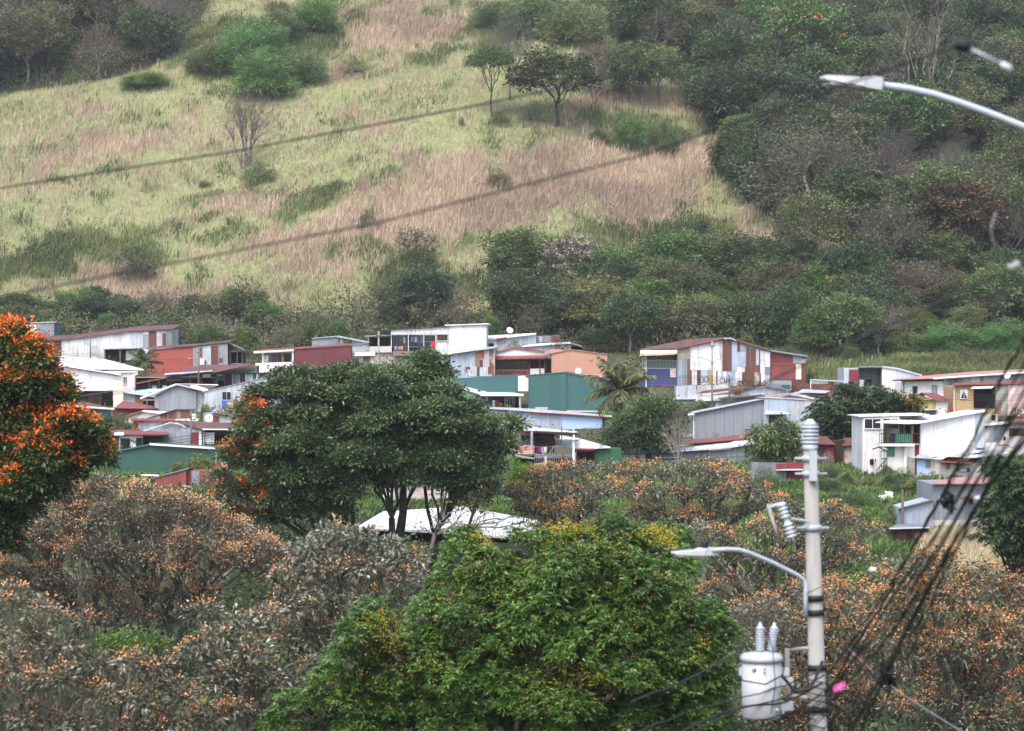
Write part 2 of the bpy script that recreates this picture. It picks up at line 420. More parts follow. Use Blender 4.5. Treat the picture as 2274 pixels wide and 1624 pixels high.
def dome_tips(n, rx, ry, rz, lower=-.2, shell=(.6,1.), lump=.22, seed=0, flat=1.):
    d = norm(R.normal(0,1,(n*4,3))); d = d[d[:,2] > lower][:n]
    f = R.uniform(shell[0]**2, shell[1]**2, len(d))**.5
    a = np.arctan2(d[:,1], d[:,0])
    f = f*(1-lump+2*lump*fbm(a*1.6+seed*3.1+7, d[:,2]*2.6+seed, seed+2, 2))
    q = d*f[:,None]; q[:,2] = np.sign(q[:,2])*np.abs(q[:,2])**flat
    return q*np.array([rx,ry,rz]), d
def leaves(C, D, L, W, droop=.25):
    n = len(C); up = np.array([0,0,1.])+R.normal(0,.55,(n,3)); D = norm(D)
    s = norm(np.cross(D, up)); L = np.broadcast_to(np.asarray(L,float),(n,))[:,None]*R.uniform(.7,1.2,(n,1)); W = np.broadcast_to(np.asarray(W,float),(n,))[:,None]*R.uniform(.8,1.2,(n,1))
    zz = np.array([0,0,1.])
    m = C+D*L*.5-zz*(droop*L*.12); tip = C+D*L-zz*(droop*L*.8)
    V = np.stack([C, m+s*W*.5, tip, m-s*W*.5],1).reshape(-1,3); i = np.arange(n)*4
    return V, np.concatenate([np.stack([i,i+3,i+1],1), np.stack([i+3,i+2,i+1],1)])
def clump_leaves(tips, dirs, per, r, L, W, droop=.25, squash=.6, out=.6):
    n = len(tips)*per; t = np.repeat(tips, per, 0); dd = np.repeat(dirs, per, 0)
    o = R.normal(0,1,(n,3))*np.array([r,r,r*squash])*.6
    D = norm(o/r+dd*out+R.normal(0,.45,(n,3))+np.array([0,0,.15]))
    return leaves(t+o, D, L, W, droop)
def rosettes(tips, axes, per, L, W, droop=.5, spread=.9):
    n = len(tips)*per; t = np.repeat(tips, per, 0); ax = norm(np.repeat(axes, per, 0))
    ref = norm(np.cross(ax, R.normal(0,1,(n,3)))); D = norm(ref*spread+ax*R.uniform(.1,.8,(n,1)))
    return leaves(t+D*.02, D, L, W, droop)
def petals(tips, axes, per, r, s, squash=.55):
    n = len(tips)*per; t = np.repeat(tips, per, 0); ax = np.repeat(axes, per, 0)
    o = R.normal(0,1,(n,3))*np.array([r,r,r*squash])*.7
    return leaves(t+o+ax*.0, norm(o/r+np.array([0,0,.7])+R.normal(0,.4,(n,3))), s, s*.7, .1)
def cat_meshes(*vs):
    VV=[];TT=[];o=0
    for V,t in vs: VV.append(V); TT.append(t+o); o+=len(V)
    return np.concatenate(VV), np.concatenate(TT)
class Kind:
    """a plant kind: named part meshes in local space, base at the origin"""
    def __init__(s, parts): s.parts = parts
    def put(s, name, label, cat, loc, scale=(1,1,1), rz=0, group=None):
        t = thing(name, label, cat, loc, group); t.scale = scale; t.rotation_euler = (0,0,rz)
        for pn, me in s.parts: link(pn, me, t)
        return t
bark_grey = barkmat('bark_grey', (.10,.088,.075), (.24,.22,.195))
bark_dark = barkmat('bark_dark', (.03,.026,.022), (.085,.075,.062))
bark_pale = barkmat('bark_pale', (.20,.17,.145), (.42,.37,.32))
bark_mauve = barkmat('bark_mauve', (.085,.07,.068), (.17,.145,.14))
def sc_(c, k): return [tuple(v*k for v in q) for q in c]
Lm = dict(
 dark=leafmat('leaf_dark', sc_([(.022,.034,.013),(.040,.058,.021),(.064,.086,.035)],1.8), .45,.3,.5,.35,.25,.25),
 mid=leafmat('leaf_mid', sc_([(.030,.052,.016),(.052,.085,.025),(.085,.122,.041)],1.8), .4,.3,.5,.35,.25,.25),
 olive=leafmat('leaf_olive', sc_([(.043,.050,.019),(.070,.079,.029),(.105,.112,.045)],1.75), .4,.3,.6,.3,.25,.22),
 brown=leafmat('leaf_brown', sc_([(.055,.050,.034),(.085,.076,.050),(.115,.103,.068),(.055,.070,.030)],1.45), .35,.3,.7,.2,.2,.22),
 rust=leafmat('leaf_rust', sc_([(.03,.05,.018),(.05,.060,.024),(.11,.060,.036),(.14,.075,.048)],1.35), .3,.35,.6,.3,.2,.1),
 bright=leafmat('leaf_bright', sc_([(.045,.095,.018),(.075,.140,.032),(.115,.185,.048)],1.25), .5,.25,.5,.35,.3,.15),
 teal=leafmat('leaf_bluegreen', sc_([(.026,.044,.022),(.043,.066,.032),(.067,.094,.047)],1.45), .4,.3,.5,.35,.25,.2),
 grey=leafmat('leaf_greygreen', sc_([(.05,.060,.043),(.09,.098,.073),(.16,.162,.125)],1.3), .5,.3,.6,.3,.2,.15),
)
# ------------------------------------------------------------------ kinds for the far hill (about 10 m tall, 5 m crown radius)
def far_tree(leaf, n=260, per=26, L=.42, W=.24, rz=3.6, cz=6.0, lower=-.8, bark=bark_grey, lump=.4, r=.62, shell=(.5,1.), rt=.018, flower=None, flat=1., squash=.55):
    sd = int(R.integers(1,999)); tp, d = dome_tips(n, 4.6, 4.6, rz, lower, shell, lump, sd, flat); tp[:,2] += cz
    V, q = grow(tp, [np.array((0,0,-.4))], (0,0,cz*.42), 6, n//9, rt, .12)
    parts = [('trunk', np_mesh('trunk', V, quads=q, mats=[bark], smooth=True))]
    if per:
        V2, t = clump_leaves(tp, d, per, r, L, W, .25, squash)
        parts.append(('crown', np_mesh('crown', V2, t, mats=[leaf])))
    if flower is not None:
        k = R.uniform(0,1,len(tp)) < flower[0]
        V3, t3 = petals(tp[k]+d[k]*.35, d[k], 14, .4, flower[1]); parts.append(('blossom', np_mesh('blossom', V3, t3, mats=[flower[2]])))
    return Kind(parts)
def bare_tree(n=420, rz=4.6, cz=5.6, rt=.014, bark=bark_mauve, lower=-.1, stems=1, rx=4.2, shell=(.35,1.), rise=.2):
    tp, d = dome_tips(n, rx, rx, rz, lower, shell, .3, int(R.integers(1,99))); tp[:,2] += cz
    bases = [np.array((0,0,-.4))] if stems == 1 else [np.array((R.normal(0,.45),R.normal(0,.45),-.4)) for _ in range(stems)]
    V, q = grow(tp, bases, (0,0,cz*.33), 7, n//7, rt, rise, .55)
    tw = np.repeat(tp, 5, 0); dd = norm(np.repeat(d,5,0)+R.normal(0,.55,(len(tw),3))+np.array([0,0,.35])); e = tw+dd*R.uniform(.5,1.1,(len(tw),1))
    V2, q2 = limb_mesh([(a,b,rt*.4,rt*.2,.06,3) for a,b in zip(tw,e)])
    return Kind([('trunk', np_mesh('trunk', np.concatenate([V,V2]), quads=np.concatenate([q,q2+len(V)]), mats=[bark], smooth=True))])
def bush(leaf, n=120, per=30, L=.4, W=.2, r=.6):
    tp, d = dome_tips(n, 4.6, 4.6, 7.5, 0.0, (.45,1.), .35, int(R.integers(1,99))); tp[:,2] += .6
    V, q = grow(tp, [np.array((0,0,-.3))], (0,0,.8), 6, n//8, .02, .1)
    V2, t = clump_leaves(tp, d, per, r*1.3, L, W, .2, .8)
    return Kind([('stems', np_mesh('stems', V, quads=q, mats=[bark_dark], smooth=True)), ('foliage', np_mesh('foliage', V2, t, mats=[leaf]))])
def thicket(leaf, n=5600):
    """tall cane grass clump: long arching blades, ragged outline"""
    a = R.uniform(0,2*np.pi,n); rr = np.minimum(np.abs(R.normal(0,2.5,n)),6.5); sd = R.uniform(0,99)
    h = 6.2*np.exp(-(rr/3.6)**2)*(.35+1.1*fbm(rr*np.cos(a)*.5+sd, rr*np.sin(a)*.5, 4, 2))
    b = np.stack([rr*np.cos(a), rr*np.sin(a), h*R.uniform(0,1,n)**.6],1)
    D = norm(np.stack([np.cos(a)*.4+R.normal(0,.4,n), np.sin(a)*.4+R.normal(0,.4,n), R.uniform(.6,1.7,n)],1))
    V, t = leaves(b, D, 2.1, .13, .55); return Kind([('foliage', np_mesh('foliage', V, t, mats=[leaf]))])
def palm_kind(h, nf, fl, leafm, barkm, r0=.17, droop=1.0, lw=.055):
    V, q = limb_mesh([((0,0,-.5),(R.normal(0,.1),0,h),r0*1.3,r0*.8,0,8)])
    parts = [('trunk', np_mesh('trunk', V, quads=q, mats=[barkm], smooth=True))]; Vs = []; Ts = []; off = 0
    segs = []
    for i in range(nf):
        az = i*2.399+R.normal(0,.15); el = 1.45-1.7*(i/nf)+R.normal(0,.08); m = 26
        s = np.linspace(0,1,m); l = fl*R.uniform(.85,1.1)
        ang = el-droop*1.15*s**1.5; dr = np.cos(ang)*l/m; dz = np.sin(ang)*l/m
        rad = np.cumsum(dr); zz = h+np.cumsum(dz); ct = np.array([np.cos(az), np.sin(az)])
        pts = np.stack([rad*ct[0], rad*ct[1], zz],1); dirv = norm(np.gradient(pts, axis=0)); side = np.array([-ct[1],ct[0],0])
        for k in range(0,m-3,4): segs.append((pts[k],pts[min(k+4,m-1)],.035*(1-s[k])+.008,.03*(1-s[k])+.006,0,3))
        for sg in (-1,1):
            C = np.repeat(pts[2:],3,0)+R.normal(0,.02,((m-2)*3,3)); ll = fl*.30*np.sin(np.pi*np.clip(np.repeat(s[2:],3)*.86+.12,0,1))
            D = norm(sg*side+np.repeat(dirv[2:],3,0)*.75+np.array([0,0,-.25])+R.normal(0,.12,(len(C),3)))
            v, t = leaves(C, D, ll, lw, .55); Vs.append(v); Ts.append(t+off); off += len(v)
    V1, q1 = limb_mesh(segs)
    parts.append(('frond_ribs', np_mesh('frond_ribs', V1, quads=q1, mats=[leafm])))
    parts.append(('crown', np_mesh('crown', np.concatenate(Vs), np.concatenate(Ts), mats=[leafm])))
    return Kind(parts)
def banana_kind(h, nl, L, leafm):
    V, q = limb_mesh([((0,0,-.3),(0,0,h),.16,.09,0,7)]); Vs=[];Ts=[];off=0
    for i in range(nl):
        az = i*2.4+R.normal(0,.2); el = 1.35-1.0*i/nl; m = 9; s = np.linspace(0,1,m); l = L*R.uniform(.8,1.1)
        ang = el-1.3*s**1.6; rad = np.cumsum(np.cos(ang)*l/m); zz = h-.2+np.cumsum(np.sin(ang)*l/m)
        ct = np.array([np.cos(az),np.sin(az)]); side = np.array([-ct[1],ct[0],0]); c = np.stack([rad*ct[0],rad*ct[1],zz],1)
        wd = .34*L*.55*np.sin(np.pi*np.clip(s*.9+.06,0,1))**.6
        for sg in (-1,1):
            e = c+sg*side*wd[:,None]-np.array([0,0,1.])*(wd*.35)[:,None]
            for k in range(m-1):
                v = np.array([c[k],e[k]*.97+c[k]*.03,e[k+1]*.93+e[k]*.07,c[k+1]]); Vs.append(v); Ts.append(np.array([[0,1,2],[0,2,3]])+off); off+=4
    return Kind([('stem', np_mesh('stem', V, quads=q, mats=[plain('banana_stem',(.10,.12,.045))], smooth=True)), ('leaves', np_mesh('leaves', np.concatenate(Vs), np.concatenate(Ts), mats=[leafm]))])
FK = dict(
 dark=[far_tree(Lm['dark'], 300, 30, .4, .24), far_tree(Lm['dark'], 280, 30, .44, .26, 4.2, 5.4, -.7)],
 mid=[far_tree(Lm['mid'], 300, 28), far_tree(Lm['mid'], 260, 30, .44, .26, 4.2, 5.3, -.7)],
 olive=[far_tree(Lm['olive'], 300, 20, .34, .2), far_tree(Lm['olive'], 320, 18, .34, .2, 4.0, 5.4, -.6, bark_grey)],
 brown=[far_tree(Lm['brown'], 340, 13, .32, .17, 4.0, 5.6, -.5, bark_mauve, rt=.02), far_tree(Lm['brown'], 340, 9, .3, .16, 4.2, 5.4, -.5, bark_grey, rt=.02)],
 teal=[far_tree(Lm['teal'], 280, 28, .44, .26, 3.9, 5.4, -.6)],
 bright=[far_tree(Lm['bright'], 260, 26, .4, .24, 4.0, 5.2, -.7)],
 bare=[bare_tree(), bare_tree(480, 4.2, 5.4, .013, bark_grey)],
 barepale=[bare_tree(300, 4.4, 5.2, .02, bark_pale, -.2)],
)
SHRUB = [bush(Lm['dark']), bush(Lm['mid']), bush(Lm['olive']), bush(Lm['brown'], 130, 16)]
CANE = [thicket(leafmat('cane_leaf',[(.13,.20,.07),(.20,.285,.11),(.27,.35,.16)],.3,.3,.55,.3,.3,.12)), thicket(leafmat('cane_leaf_dull',[(.13,.175,.07),(.19,.235,.10),(.25,.285,.14)],.3,.3,.55,.3,.3,.12))]
_cb = leafmat('cane_bush_leaf',[(.09,.165,.05),(.14,.24,.075),(.20,.31,.11)],.3,.25,.55,.3,.3,.12); _cd = leafmat('cane_bush_leaf_dull',[(.09,.135,.05),(.14,.19,.075),(.19,.24,.105)],.3,.25,.55,.3,.3,.12)
CANEB = [bush(_cb,170,56,.95,.13,.62), bush(_cd,170,50,.9,.13,.62)]
BAN = banana_kind(2.4, 9, 2.6, leafmat('banana_leaf', [(.06,.13,.045),(.10,.19,.075),(.15,.25,.11)], .6,.2,.4,.4,.35))
def put_px(kind, name, label, cat, px, pb, hpx, wpx, group=None, nat=(10.,9.6), rz=None, y0=296, Y=None):
    """plant a kind so that it stands at photo point px, pb and is hpx tall, wpx wide there"""
    b = hit(px, pb, y0) if Y is None else Vector((P(px,pb,Y).x, Y, float(T(P(px,pb,Y).x, Y))))
    m = PPM(b.y); sx = wpx/m/nat[1]; sz = hpx/m/nat[0]
    if Y is not None: sz = (P(px,pb-hpx,Y).z-b.z)/nat[0]
    return kind.put(name, label, cat, b, (sx, sx, sz), R.uniform(0,6.28) if rz is None else rz, group)
# ------------------------------------------------------------------ plants one can single out on the hill: kind, px, base, height, width, label
BARE1 = bare_tree(300, 5.0, 5.2, .022, bark_mauve, -.05, 5, 4.2, (.3,1.), .12)
FLATTOP = far_tree(Lm['mid'], 200, 34, .38, .2, 1.9, 7.9, -.25, bark_dark, .2, .6, (.4,1.))
GIANT = bare_tree(130, 6.4, 5.0, .024, bark_grey, -.3, 2, 4.6, (.3,1.), .05)
HILL_T = [
 (BARE1,'bare_tree',545,372,172,150,'leafless many-stemmed tree standing alone in the pale grass'),
 (FLATTOP,'umbrella_tree',1092,262,158,112,'flat-topped green tree on thin stems, left of the trees in mid pasture'),
 (FK['bare'][0],'bare_tree',1132,225,185,140,'tall thin leafless tree rising behind the flat-topped tree'),
 (far_tree(Lm['dark'],230,26,.44,.26,3.2,6.6,-.4,bark_dark,.35,.55,(.55,1.)),'broad_tree',1235,280,165,205,'dark spreading tree with several leaning trunks in mid pasture'),
 (FK['bare'][1],'bare_tree',1322,255,105,100,'small bare tree beside the red earth strip'),
 (FK['brown'][0],'dry_tree',1335,228,140,120,'brownish thin-leaved tree behind the dark spreading tree'),
 (FK['mid'][0],'leafy_tree',1398,232,140,140,'green leafy tree at the right end of the mid pasture row'),
 (FK['olive'][0],'leafy_tree',1462,222,130,130,'olive tree where the pasture row meets the wood'),
 (FK['mid'][1],'flowering_tree',1150,652,145,170,'broad bright green tree above the white house roofs'),
 (FK['brown'][1],'leafy_tree',1520,705,140,135,'rounded brown green tree on bare legs above the patchwork house'),
 (FK['bright'][0],'leafy_tree',582,738,70,100,'fresh green round tree behind the maroon house'),
 (FK['bright'][0],'leafy_tree',664,772,55,88,'bright green low tree close behind the maroon wall'),
 (FK['olive'][1],'leafy_tree',466,712,62,110,'olive tree at the pasture edge behind the red house'),
 (FK['teal'][0],'leafy_tree',208,722,72,95,'blue green tree at the pasture edge behind the long tin house'),
 (FK['teal'][0],'leafy_tree',285,728,68,90,'blue green tree right of its twin at the pasture edge'),
 (FK['dark'][0],'leafy_tree',38,728,78,120,'dark tree at the left edge above the orange flowering tree'),
 (FK['barepale'][0],'bare_tree',475,770,72,165,'pale leafless spreading tree behind the red house'),
 (FK['grey'][0] if 'grey' in FK else FK['teal'][0],'leafy_tree',1320,785,60,72,'rounded grey green tree behind the salmon house'),
 (FK['barepale'][0],'bare_tree',1848,832,75,120,'pale dry tree right of the patchwork house'),
 (GIANT,'dead_tree',2050,335,345,260,'huge pale dead tree with forked trunk high in the wood'),
 (far_tree(Lm['rust'],520,30,.36,.22,4.4,5.2,-.8,bark_dark,.25,.5),'broad_tree',2110,598,212,255,'big rounded tree with reddish brown new leaves at the right edge'),
 (far_tree(Lm['brown'],900,7,.26,.14,4.6,4.7,-.8,bark_grey,.3,.5,(.55,1.),.014),'dry_tree',1805,505,255,330,'very broad grey twiggy tree covering the slope below the lamp'),
 (far_tree(Lm['mid'],380,26,.42,.24,4.0,5.6,-.6,bark_grey,.35,.6,(.5,1.),.02,(.10,.2,plain('pale_orange_blossom',(.5,.2,.06)))),'flowering_tree',1785,222,230,235,'large green tree with a few orange blooms beside the tall palm'),
 (FK['teal'][0],'leafy_tree',1580,262,110,130,'blue green dense tree at the edge of the wood, above the red earth'),
 (FK['dark'][1],'leafy_tree',1640,395,120,130,'dark tree at the wood edge right of the dry grass'),
 (FK['brown'][0],'dry_tree',1195,705,90,110,'mauve brown twiggy tree below the broad green flowering tree'),
 (FK['bare'][0],'bare_tree',1120,700,95,120,'purplish bare bushy tree behind the white house'),
 (FK['dark'][0],'leafy_tree',1235,712,90,80,'very dark tree gap-filling behind the satellite dish'),
 (FK['olive'][0],'leafy_tree',1340,735,110,150,'yellowish olive tree behind the coconut palm'),
 (FK['olive'][1],'leafy_tree',1450,760,95,170,'wide yellow olive tree behind the patchwork house roof'),
 (FK['dark'][0],'leafy_tree',1590,765,95,150,'dense dark tree against the patchwork house ridge'),
 (FK['brown'][1],'dry_tree',1690,745,110,130,'brown tangled tree behind the banana plants'),
 (FK['grey'][0] if 'grey' in FK else FK['olive'][0],'leafy_tree',1890,720,120,160,'pale grey green tree right of the bananas'),
 (FK['brown'][0],'dry_tree',2000,690,120,200,'dark brown leafless thicket tree above the tin box house'),
 (FK['bright'][0],'leafy_tree',2205,700,110,120,'fresh green tree at the right edge under the thick cables'),
 (FK['bright'][0],'leafy_tree',2060,770,70,110,'fresh green small tree above the bougainvillea'),
]
WHITEBLOOM = far_tree(Lm['grey'],260,20,.42,.26,3.8,5.6,-.5,bark_dark,.3,.5,(.6,1.),.02,(.45,.3,plain('dusty_pink_blossom',(.42,.33,.28))))
HILL_T.append((WHITEBLOOM,'flowering_tree',1275,662,142,150,'grey flowering tree touching the broad green tree'))
HILL_T.append((Kind(WHITEBLOOM.parts),'flowering_tree',1118,662,48,60,'small pale flowering tree below the broad green tree'))
for k, nm, px, pb, h, w_, lab in HILL_T:
    put_px(k, nm, lab, 'tree', px, pb, h, w_)
for k, px, pb, h, w_, lab in ((SHRUB[0],925,596,92,104,'spiky dark green bush alone in the pasture'),(SHRUB[0],300,628,86,104,'dark rounded bush low on the left pasture'),
     (SHRUB[1],575,404,46,92,'low leafy bush at the foot of the lone bare tree'),(SHRUB[1],455,420,16,34,'tiny green shrub left of the lone bare tree'),
     (SHRUB[2],790,165,40,70,'dull shrub in the upper pasture'),(SHRUB[3],1180,275,40,70,'brown shrub under the dark spreading tree'),(SHRUB[0],1110,278,34,60,'dark shrub below the flat-topped tree'),
     (SHRUB[1],1025,282,22,16,'small leafy sapling left of the flat-topped tree'),(SHRUB[2],1105,420,40,66,'yellow green shrub in the dry grass'),(SHRUB[3],820,515,44,70,'brown shrub in the middle of the pasture'),
     (SHRUB[0],1555,525,36,60,'dark low shrub below the dry grass'),(SHRUB[0],1830,530,40,60,'dark shrub at the lower wood edge'),(SHRUB[0],940,680,50,90,'dark shrub at the corner of the wood')):
    put_px(k, 'bush', lab, 'bush', px, pb, h, w_, nat=(8.,9.2))
for k, px, pb, h, w_, lab in ((0,590,212,95,150,'bright green cane thicket, lowest of the upper left thickets'),(0,560,160,110,170,'bright green cane thicket, widest of the upper left thickets'),(1,680,185,70,90,'cane thicket at the right end of the upper left thickets'),
     (1,470,165,70,120,'cane thicket against the upper left wood'),(0,330,193,32,110,'low green thicket strip along the upper left wood'),(0,700,75,80,110,'green cane thicket at the top edge'),(1,610,90,70,120,'green cane thicket under the top left wood'),
     (1,1190,75,90,150,'soft green thicket at the top of the pasture'),(1,1270,100,100,140,'soft green thicket beside the upper wood'),(1,1100,60,60,100,'green thicket at the top middle edge'),
     (0,1400,335,78,84,'bright cane thicket right of the mid pasture trees'),(1,1470,345,80,72,'cane thicket merging into the wood'),(1,1330,318,34,44,'yellowish thicket below the red earth strip'),
     (1,2010,815,50,120,'rank green growth right of the tin box house roof'),(0,2180,815,50,130,'bright green rank growth beside the bougainvillea'),(0,2110,790,60,150,'bright green rank growth behind the long roof house'),(0,2230,790,70,120,'bright green rank growth at the right edge behind the houses')):
    put_px(CANEB[k], 'cane_thicket', lab, 'thicket', px, pb, h, w_, nat=(8.2,9.6))
PALM_HILL = palm_kind(7.6, 15, 3.1, leafmat('hill_palm_leaf', [(.03,.06,.025),(.055,.09,.035),(.10,.125,.05)], .5,.2), bark_grey, .2)
p_ = hit(1605,155,296); s_ = 118/PPM(p_.y)/8.6
PALM_HILL.put('palm_tree','tall slim palm with drooping crown in the dark upper wood','palm',p_,(s_,s_,s_))
for px, pb, h, lab in ((1735,742,72,'banana plant with upright torn leaves in the wood'),(1700,715,48,'small banana plant left of the larger one'),(1815,772,62,'banana plant with a hanging dead leaf'),(1992,812,42,'single upright banana leaf plant behind the tin box house'),(1228,712,48,'lone banana shoot behind the grey sheds')):
    put_px(BAN, 'banana_plant', lab, 'banana plant', px, pb, h, h*1.5, nat=(4.6,5.6))
# ---- the wood itself: trees nobody could tell apart share the label of their kind
WL = dict(dark='dark green tree in the hillside wood',mid='mid green tree in the hillside wood',olive='olive green tree in the hillside wood',brown='dry brown tree in the hillside wood',teal='blue green tree in the hillside wood',bright='fresh green tree in the hillside wood',bare='bare grey tree in the hillside wood')
def fill(poly, n, rmin, weights, hs, where, grp, hold):
    k = 0; tries = 0; names = list(weights); pr = np.array([weights[a] for a in names]); pr = pr/pr.sum()
    xs = [p[0] for p in poly]; ys = [p[1] for p in poly]
    while k < n and tries < 9000:
        tries += 1
        px = R.uniform(min(xs)-(160 if min(xs)<5 else 0),max(xs)+(160 if max(xs)>2270 else 0)); pb = R.uniform(min(ys)-40,max(ys)+40)
        if not inpoly(np.array([min(max(px,3),2270)]), np.array([max(pb,3)]), poly)[0]: continue
        b = hit(px, pb, 293)
        if any((b.x-c[0])**2+(b.y-c[1])**2 < rmin**2 for c in hold): continue
        hold.append((b.x,b.y)); a = names[R.choice(len(names), p=pr)]; h = R.uniform(*hs)*(.75 if pb > 640 else 1)
        kd = FK[a][R.integers(len(FK[a]))]; s = h/9.5; wd = s*R.uniform(.85,1.25)
        kd.put('wood_tree', WL[a]+where, 'tree', b, (wd,wd,s), R.uniform(0,6.28), grp+', '+a); k += 1
hold = [tuple(hit(h[2],h[3],296)[:2]) for h in HILL_T]
fill(WOODA, 50, 2.8, dict(brown=4,olive=1.5,dark=2,mid=1,bare=2.5), (7,12), ' at the upper left', 'trees of the upper left wood', hold)
fill(WOODB, 300, 2.6, dict(dark=4,mid=2.8,olive=2.4,brown=3,teal=.7,bright=.8,bare=1.6), (4.5,11), ' on the right', 'trees of the right hand wood', hold)
fill(WOODC, 40, 2.8, dict(dark=2.5,mid=3,olive=2,brown=2,bright=1.2,bare=.8), (3.2,5.2), ' behind the town', 'trees along the back of the town', hold)
# ---- undergrowth: leaf sprays close to the ground, uncountable
def undergrowth():
    n = 75000; y = R.uniform(292,470,n); x = R.uniform(-1,1,n)*(K*y*1.16+4); z = T(x,y); px,py = topx(x,y,z)
    dens = fbm(x*.16,y*.14,91); k = (wooded(np.clip(px,2,2272),np.maximum(py,2)) & (py > -170) & (dens > .25))
    p, d, g, _, _ = kinds(x, y); k |= (g-np.maximum(p,d) > .28) & (R.uniform(0,1,n) < .16) & (py < 720)
    x,y,z,dens = x[k],y[k],z[k],dens[k]
    tips = np.stack([x,y,z+R.uniform(0,1,len(x))*(1.4+9*np.clip(dens-.35,0,1))],1); tn = fbm(x*.2,y*.2,17)
    for nm, m, q, lab in (('undergrowth',Lm['dark'],tn < .45,'dark undergrowth of the wood'),('scrub',Lm['olive'],(tn >= .45)&(tn < .55),'olive scrub of the wood'),('dry_brush',Lm['brown'],tn >= .55,'dry brown brush of the wood')):
        V,t = clump_leaves(tips[q], np.tile([0,-.3,.8],(q.sum(),1)), 7, .55, .4, .2, .2, .7)
        prop(link(nm, np_mesh(nm, V, t, mats=[m])), lab, 'undergrowth', kind='stuff')
undergrowth()

for i in range(46):
    x=R.uniform(-62,66); y=R.uniform(287,297); s=R.uniform(.16,.34)
    SHRUB[int(R.integers(4))].put('bush','low shrub along the back of the town houses','bush',(x,y,float(T(x,y))-.1),(s,s,s*R.uniform(.8,1.3)),R.uniform(0,6.28),'low shrubs along the back of the town')
# ------------------------------------------------------------------ house kit: photo points (in a zoom frame) at real distances
F1=(0,686.05,.25758); F2=(502,686.05,.25758); F3=(962.1,686.05,.25758); F4=(1380.5,686.05,.25758); F5=(1798.8,753,.28337)
white=panel('white_sheet',(.66,.675,.69),.03,.35,.9,.05,.5,.24,.35); whitep=paint('white_plaster',(.70,.70,.69),.3); cream=paint('cream_plaster',(.68,.64,.56),.25)
whitest=panel('white_stained_sheet',(.60,.62,.65),.05,.75,.8,.08,.5,.24,.3,stain=(.12,.12,.12)); tin=panel('grey_tin',(.235,.265,.31),.10,.5,.85,.09); tinl=panel('light_tin',(.40,.445,.51),.08,.5,.85,.08)
tind=panel('dark_tin',(.17,.19,.22),.1,.35,.85,.12); tinz=panel('tin_planks',(.21,.235,.275),.0,.2,.75,.05,.5,.25,.7); tinr=panel('rusting_tin',(.36,.38,.41),.42,.4,.8,.15)
bluetin=panel('bluish_tin',(.35,.42,.53),.08,.5,.8,.1); rust=panel('rusty_sheet',(.13,.055,.04),.35,.3,.8,.2,.8,.24,.4,.15); brownr=panel('brown_roof_sheet',(.12,.063,.06),.22,.25,.9,.12,.7,.24,.3,.2)
maroon=panel('maroon_sheet',(.12,.022,.03),0,.2,.9,.05,.5); redp=paint('red_orange_plaster',(.30,.075,.065),.2); redsh=panel('red_sheet',(.21,.042,.04),.12,.25,.8,.12); redroof=panel('red_roof_sheet',(.20,.05,.045),.06,.2,.9,.08)
pinkroof=panel('faded_pink_roof',(.42,.21,.19),.05,.3,.9,.08); teal=panel('teal_sheet',(.028,.105,.108),0,.3,.85,.05,.45); green=panel('dark_green_sheet',(.024,.085,.064),0,.06,.9,.03,.5,.24,.1); green2=paint('green_wall',(.032,.105,.058),.2)
mint=panel('mint_sheet',(.17,.36,.24),0,.35,.9,.06); mintroof=panel('pale_green_roof',(.40,.60,.52),.1,.35,.9,.06); lblue=paint('pale_blue_plaster',(.36,.50,.74),.12); blue=paint('blue_board',(.062,.078,.22),.2); salmon=paint('salmon_plaster',(.42,.24,.17),.25)
tan=paint('tan_plaster',(.42,.29,.16),.25); pink=paint('pink_plaster',(.62,.27,.25),.15); pinkl=paint('pale_pink_plaster',(.72,.55,.55),.2,crack=.3); cement=paint('cement_wall',(.30,.29,.27),.5); cementl=paint('pale_cement_wall',(.48,.46,.43),.45); cracked=paint('peeling_wall',(.50,.46,.41),.5,crack=.5)
brickp=paint('brown_block_wall',(.20,.15,.12),.4); oliv=panel('olive_sheet',(.30,.28,.10),.1,.3); wood=panel('wood_boards',(.19,.115,.06),.1,.4,.18,.25,.85,.09,.5,.1); woodd=panel('dark_boards',(.05,.035,.028),0,.3,.2,.3,.9,.1,.5,.1); tanaw=panel('tan_awning_sheet',(.46,.28,.14),.15,.3)
dark=plain('painted_opening_shade',(.016,.017,.02),.9,.1); maroonp=paint('maroon_plaster',(.17,.03,.04),.2); glass=plain('window_glass',(.015,.018,.022),.12,.5,.2); glassl=plain('pale_window_glass',(.26,.30,.33),.2,.5,.2)  # dark: near-black colour painted in as the shade inside openings, porches and doorways
blackm=plain('black_iron',(.012,.012,.014),.5,.3); greym=plain('grey_iron',(.20,.21,.23),.5,.4); whitem=plain('white_metal',(.68,.69,.70),.5,.3,.12); alu=plain('aluminium_frame',(.55,.57,.6),.4,.4,.08); woodp=plain('grey_wood_pole',(.15,.125,.105),.9,.1); greenm=plain('green_trim',(.03,.17,.10),.6,.3); redm=plain('red_trim',(.30,.045,.04),.6,.3)
def concrete(name):
    g=G(name); o=g.obj(); sp=g.n('SeparateXYZ',{0:o}); f=g.noise(o,7.,5,.65); v=g.n('CombineXYZ',{0:g.ma('MULTIPLY',sp.outputs[0],14.),1:g.ma('MULTIPLY',sp.outputs[1],14.),2:g.ma('MULTIPLY',sp.outputs[2],.9)}).outputs[0]
    st=g.smooth(g.noise(v,1.2,4,.6),.5,.75); c=g.mix(f,(.20,.198,.195),(.32,.318,.31)); c=g.mix(g.ma('MULTIPLY',st,.55),c,(.13,.10,.075))
    g.bsdf(c,.85,.2,g.n('Bump',{'Strength':.4,'Distance':.01,'Height':f}).outputs[0]); return g.m
concp=concrete('concrete_pole')
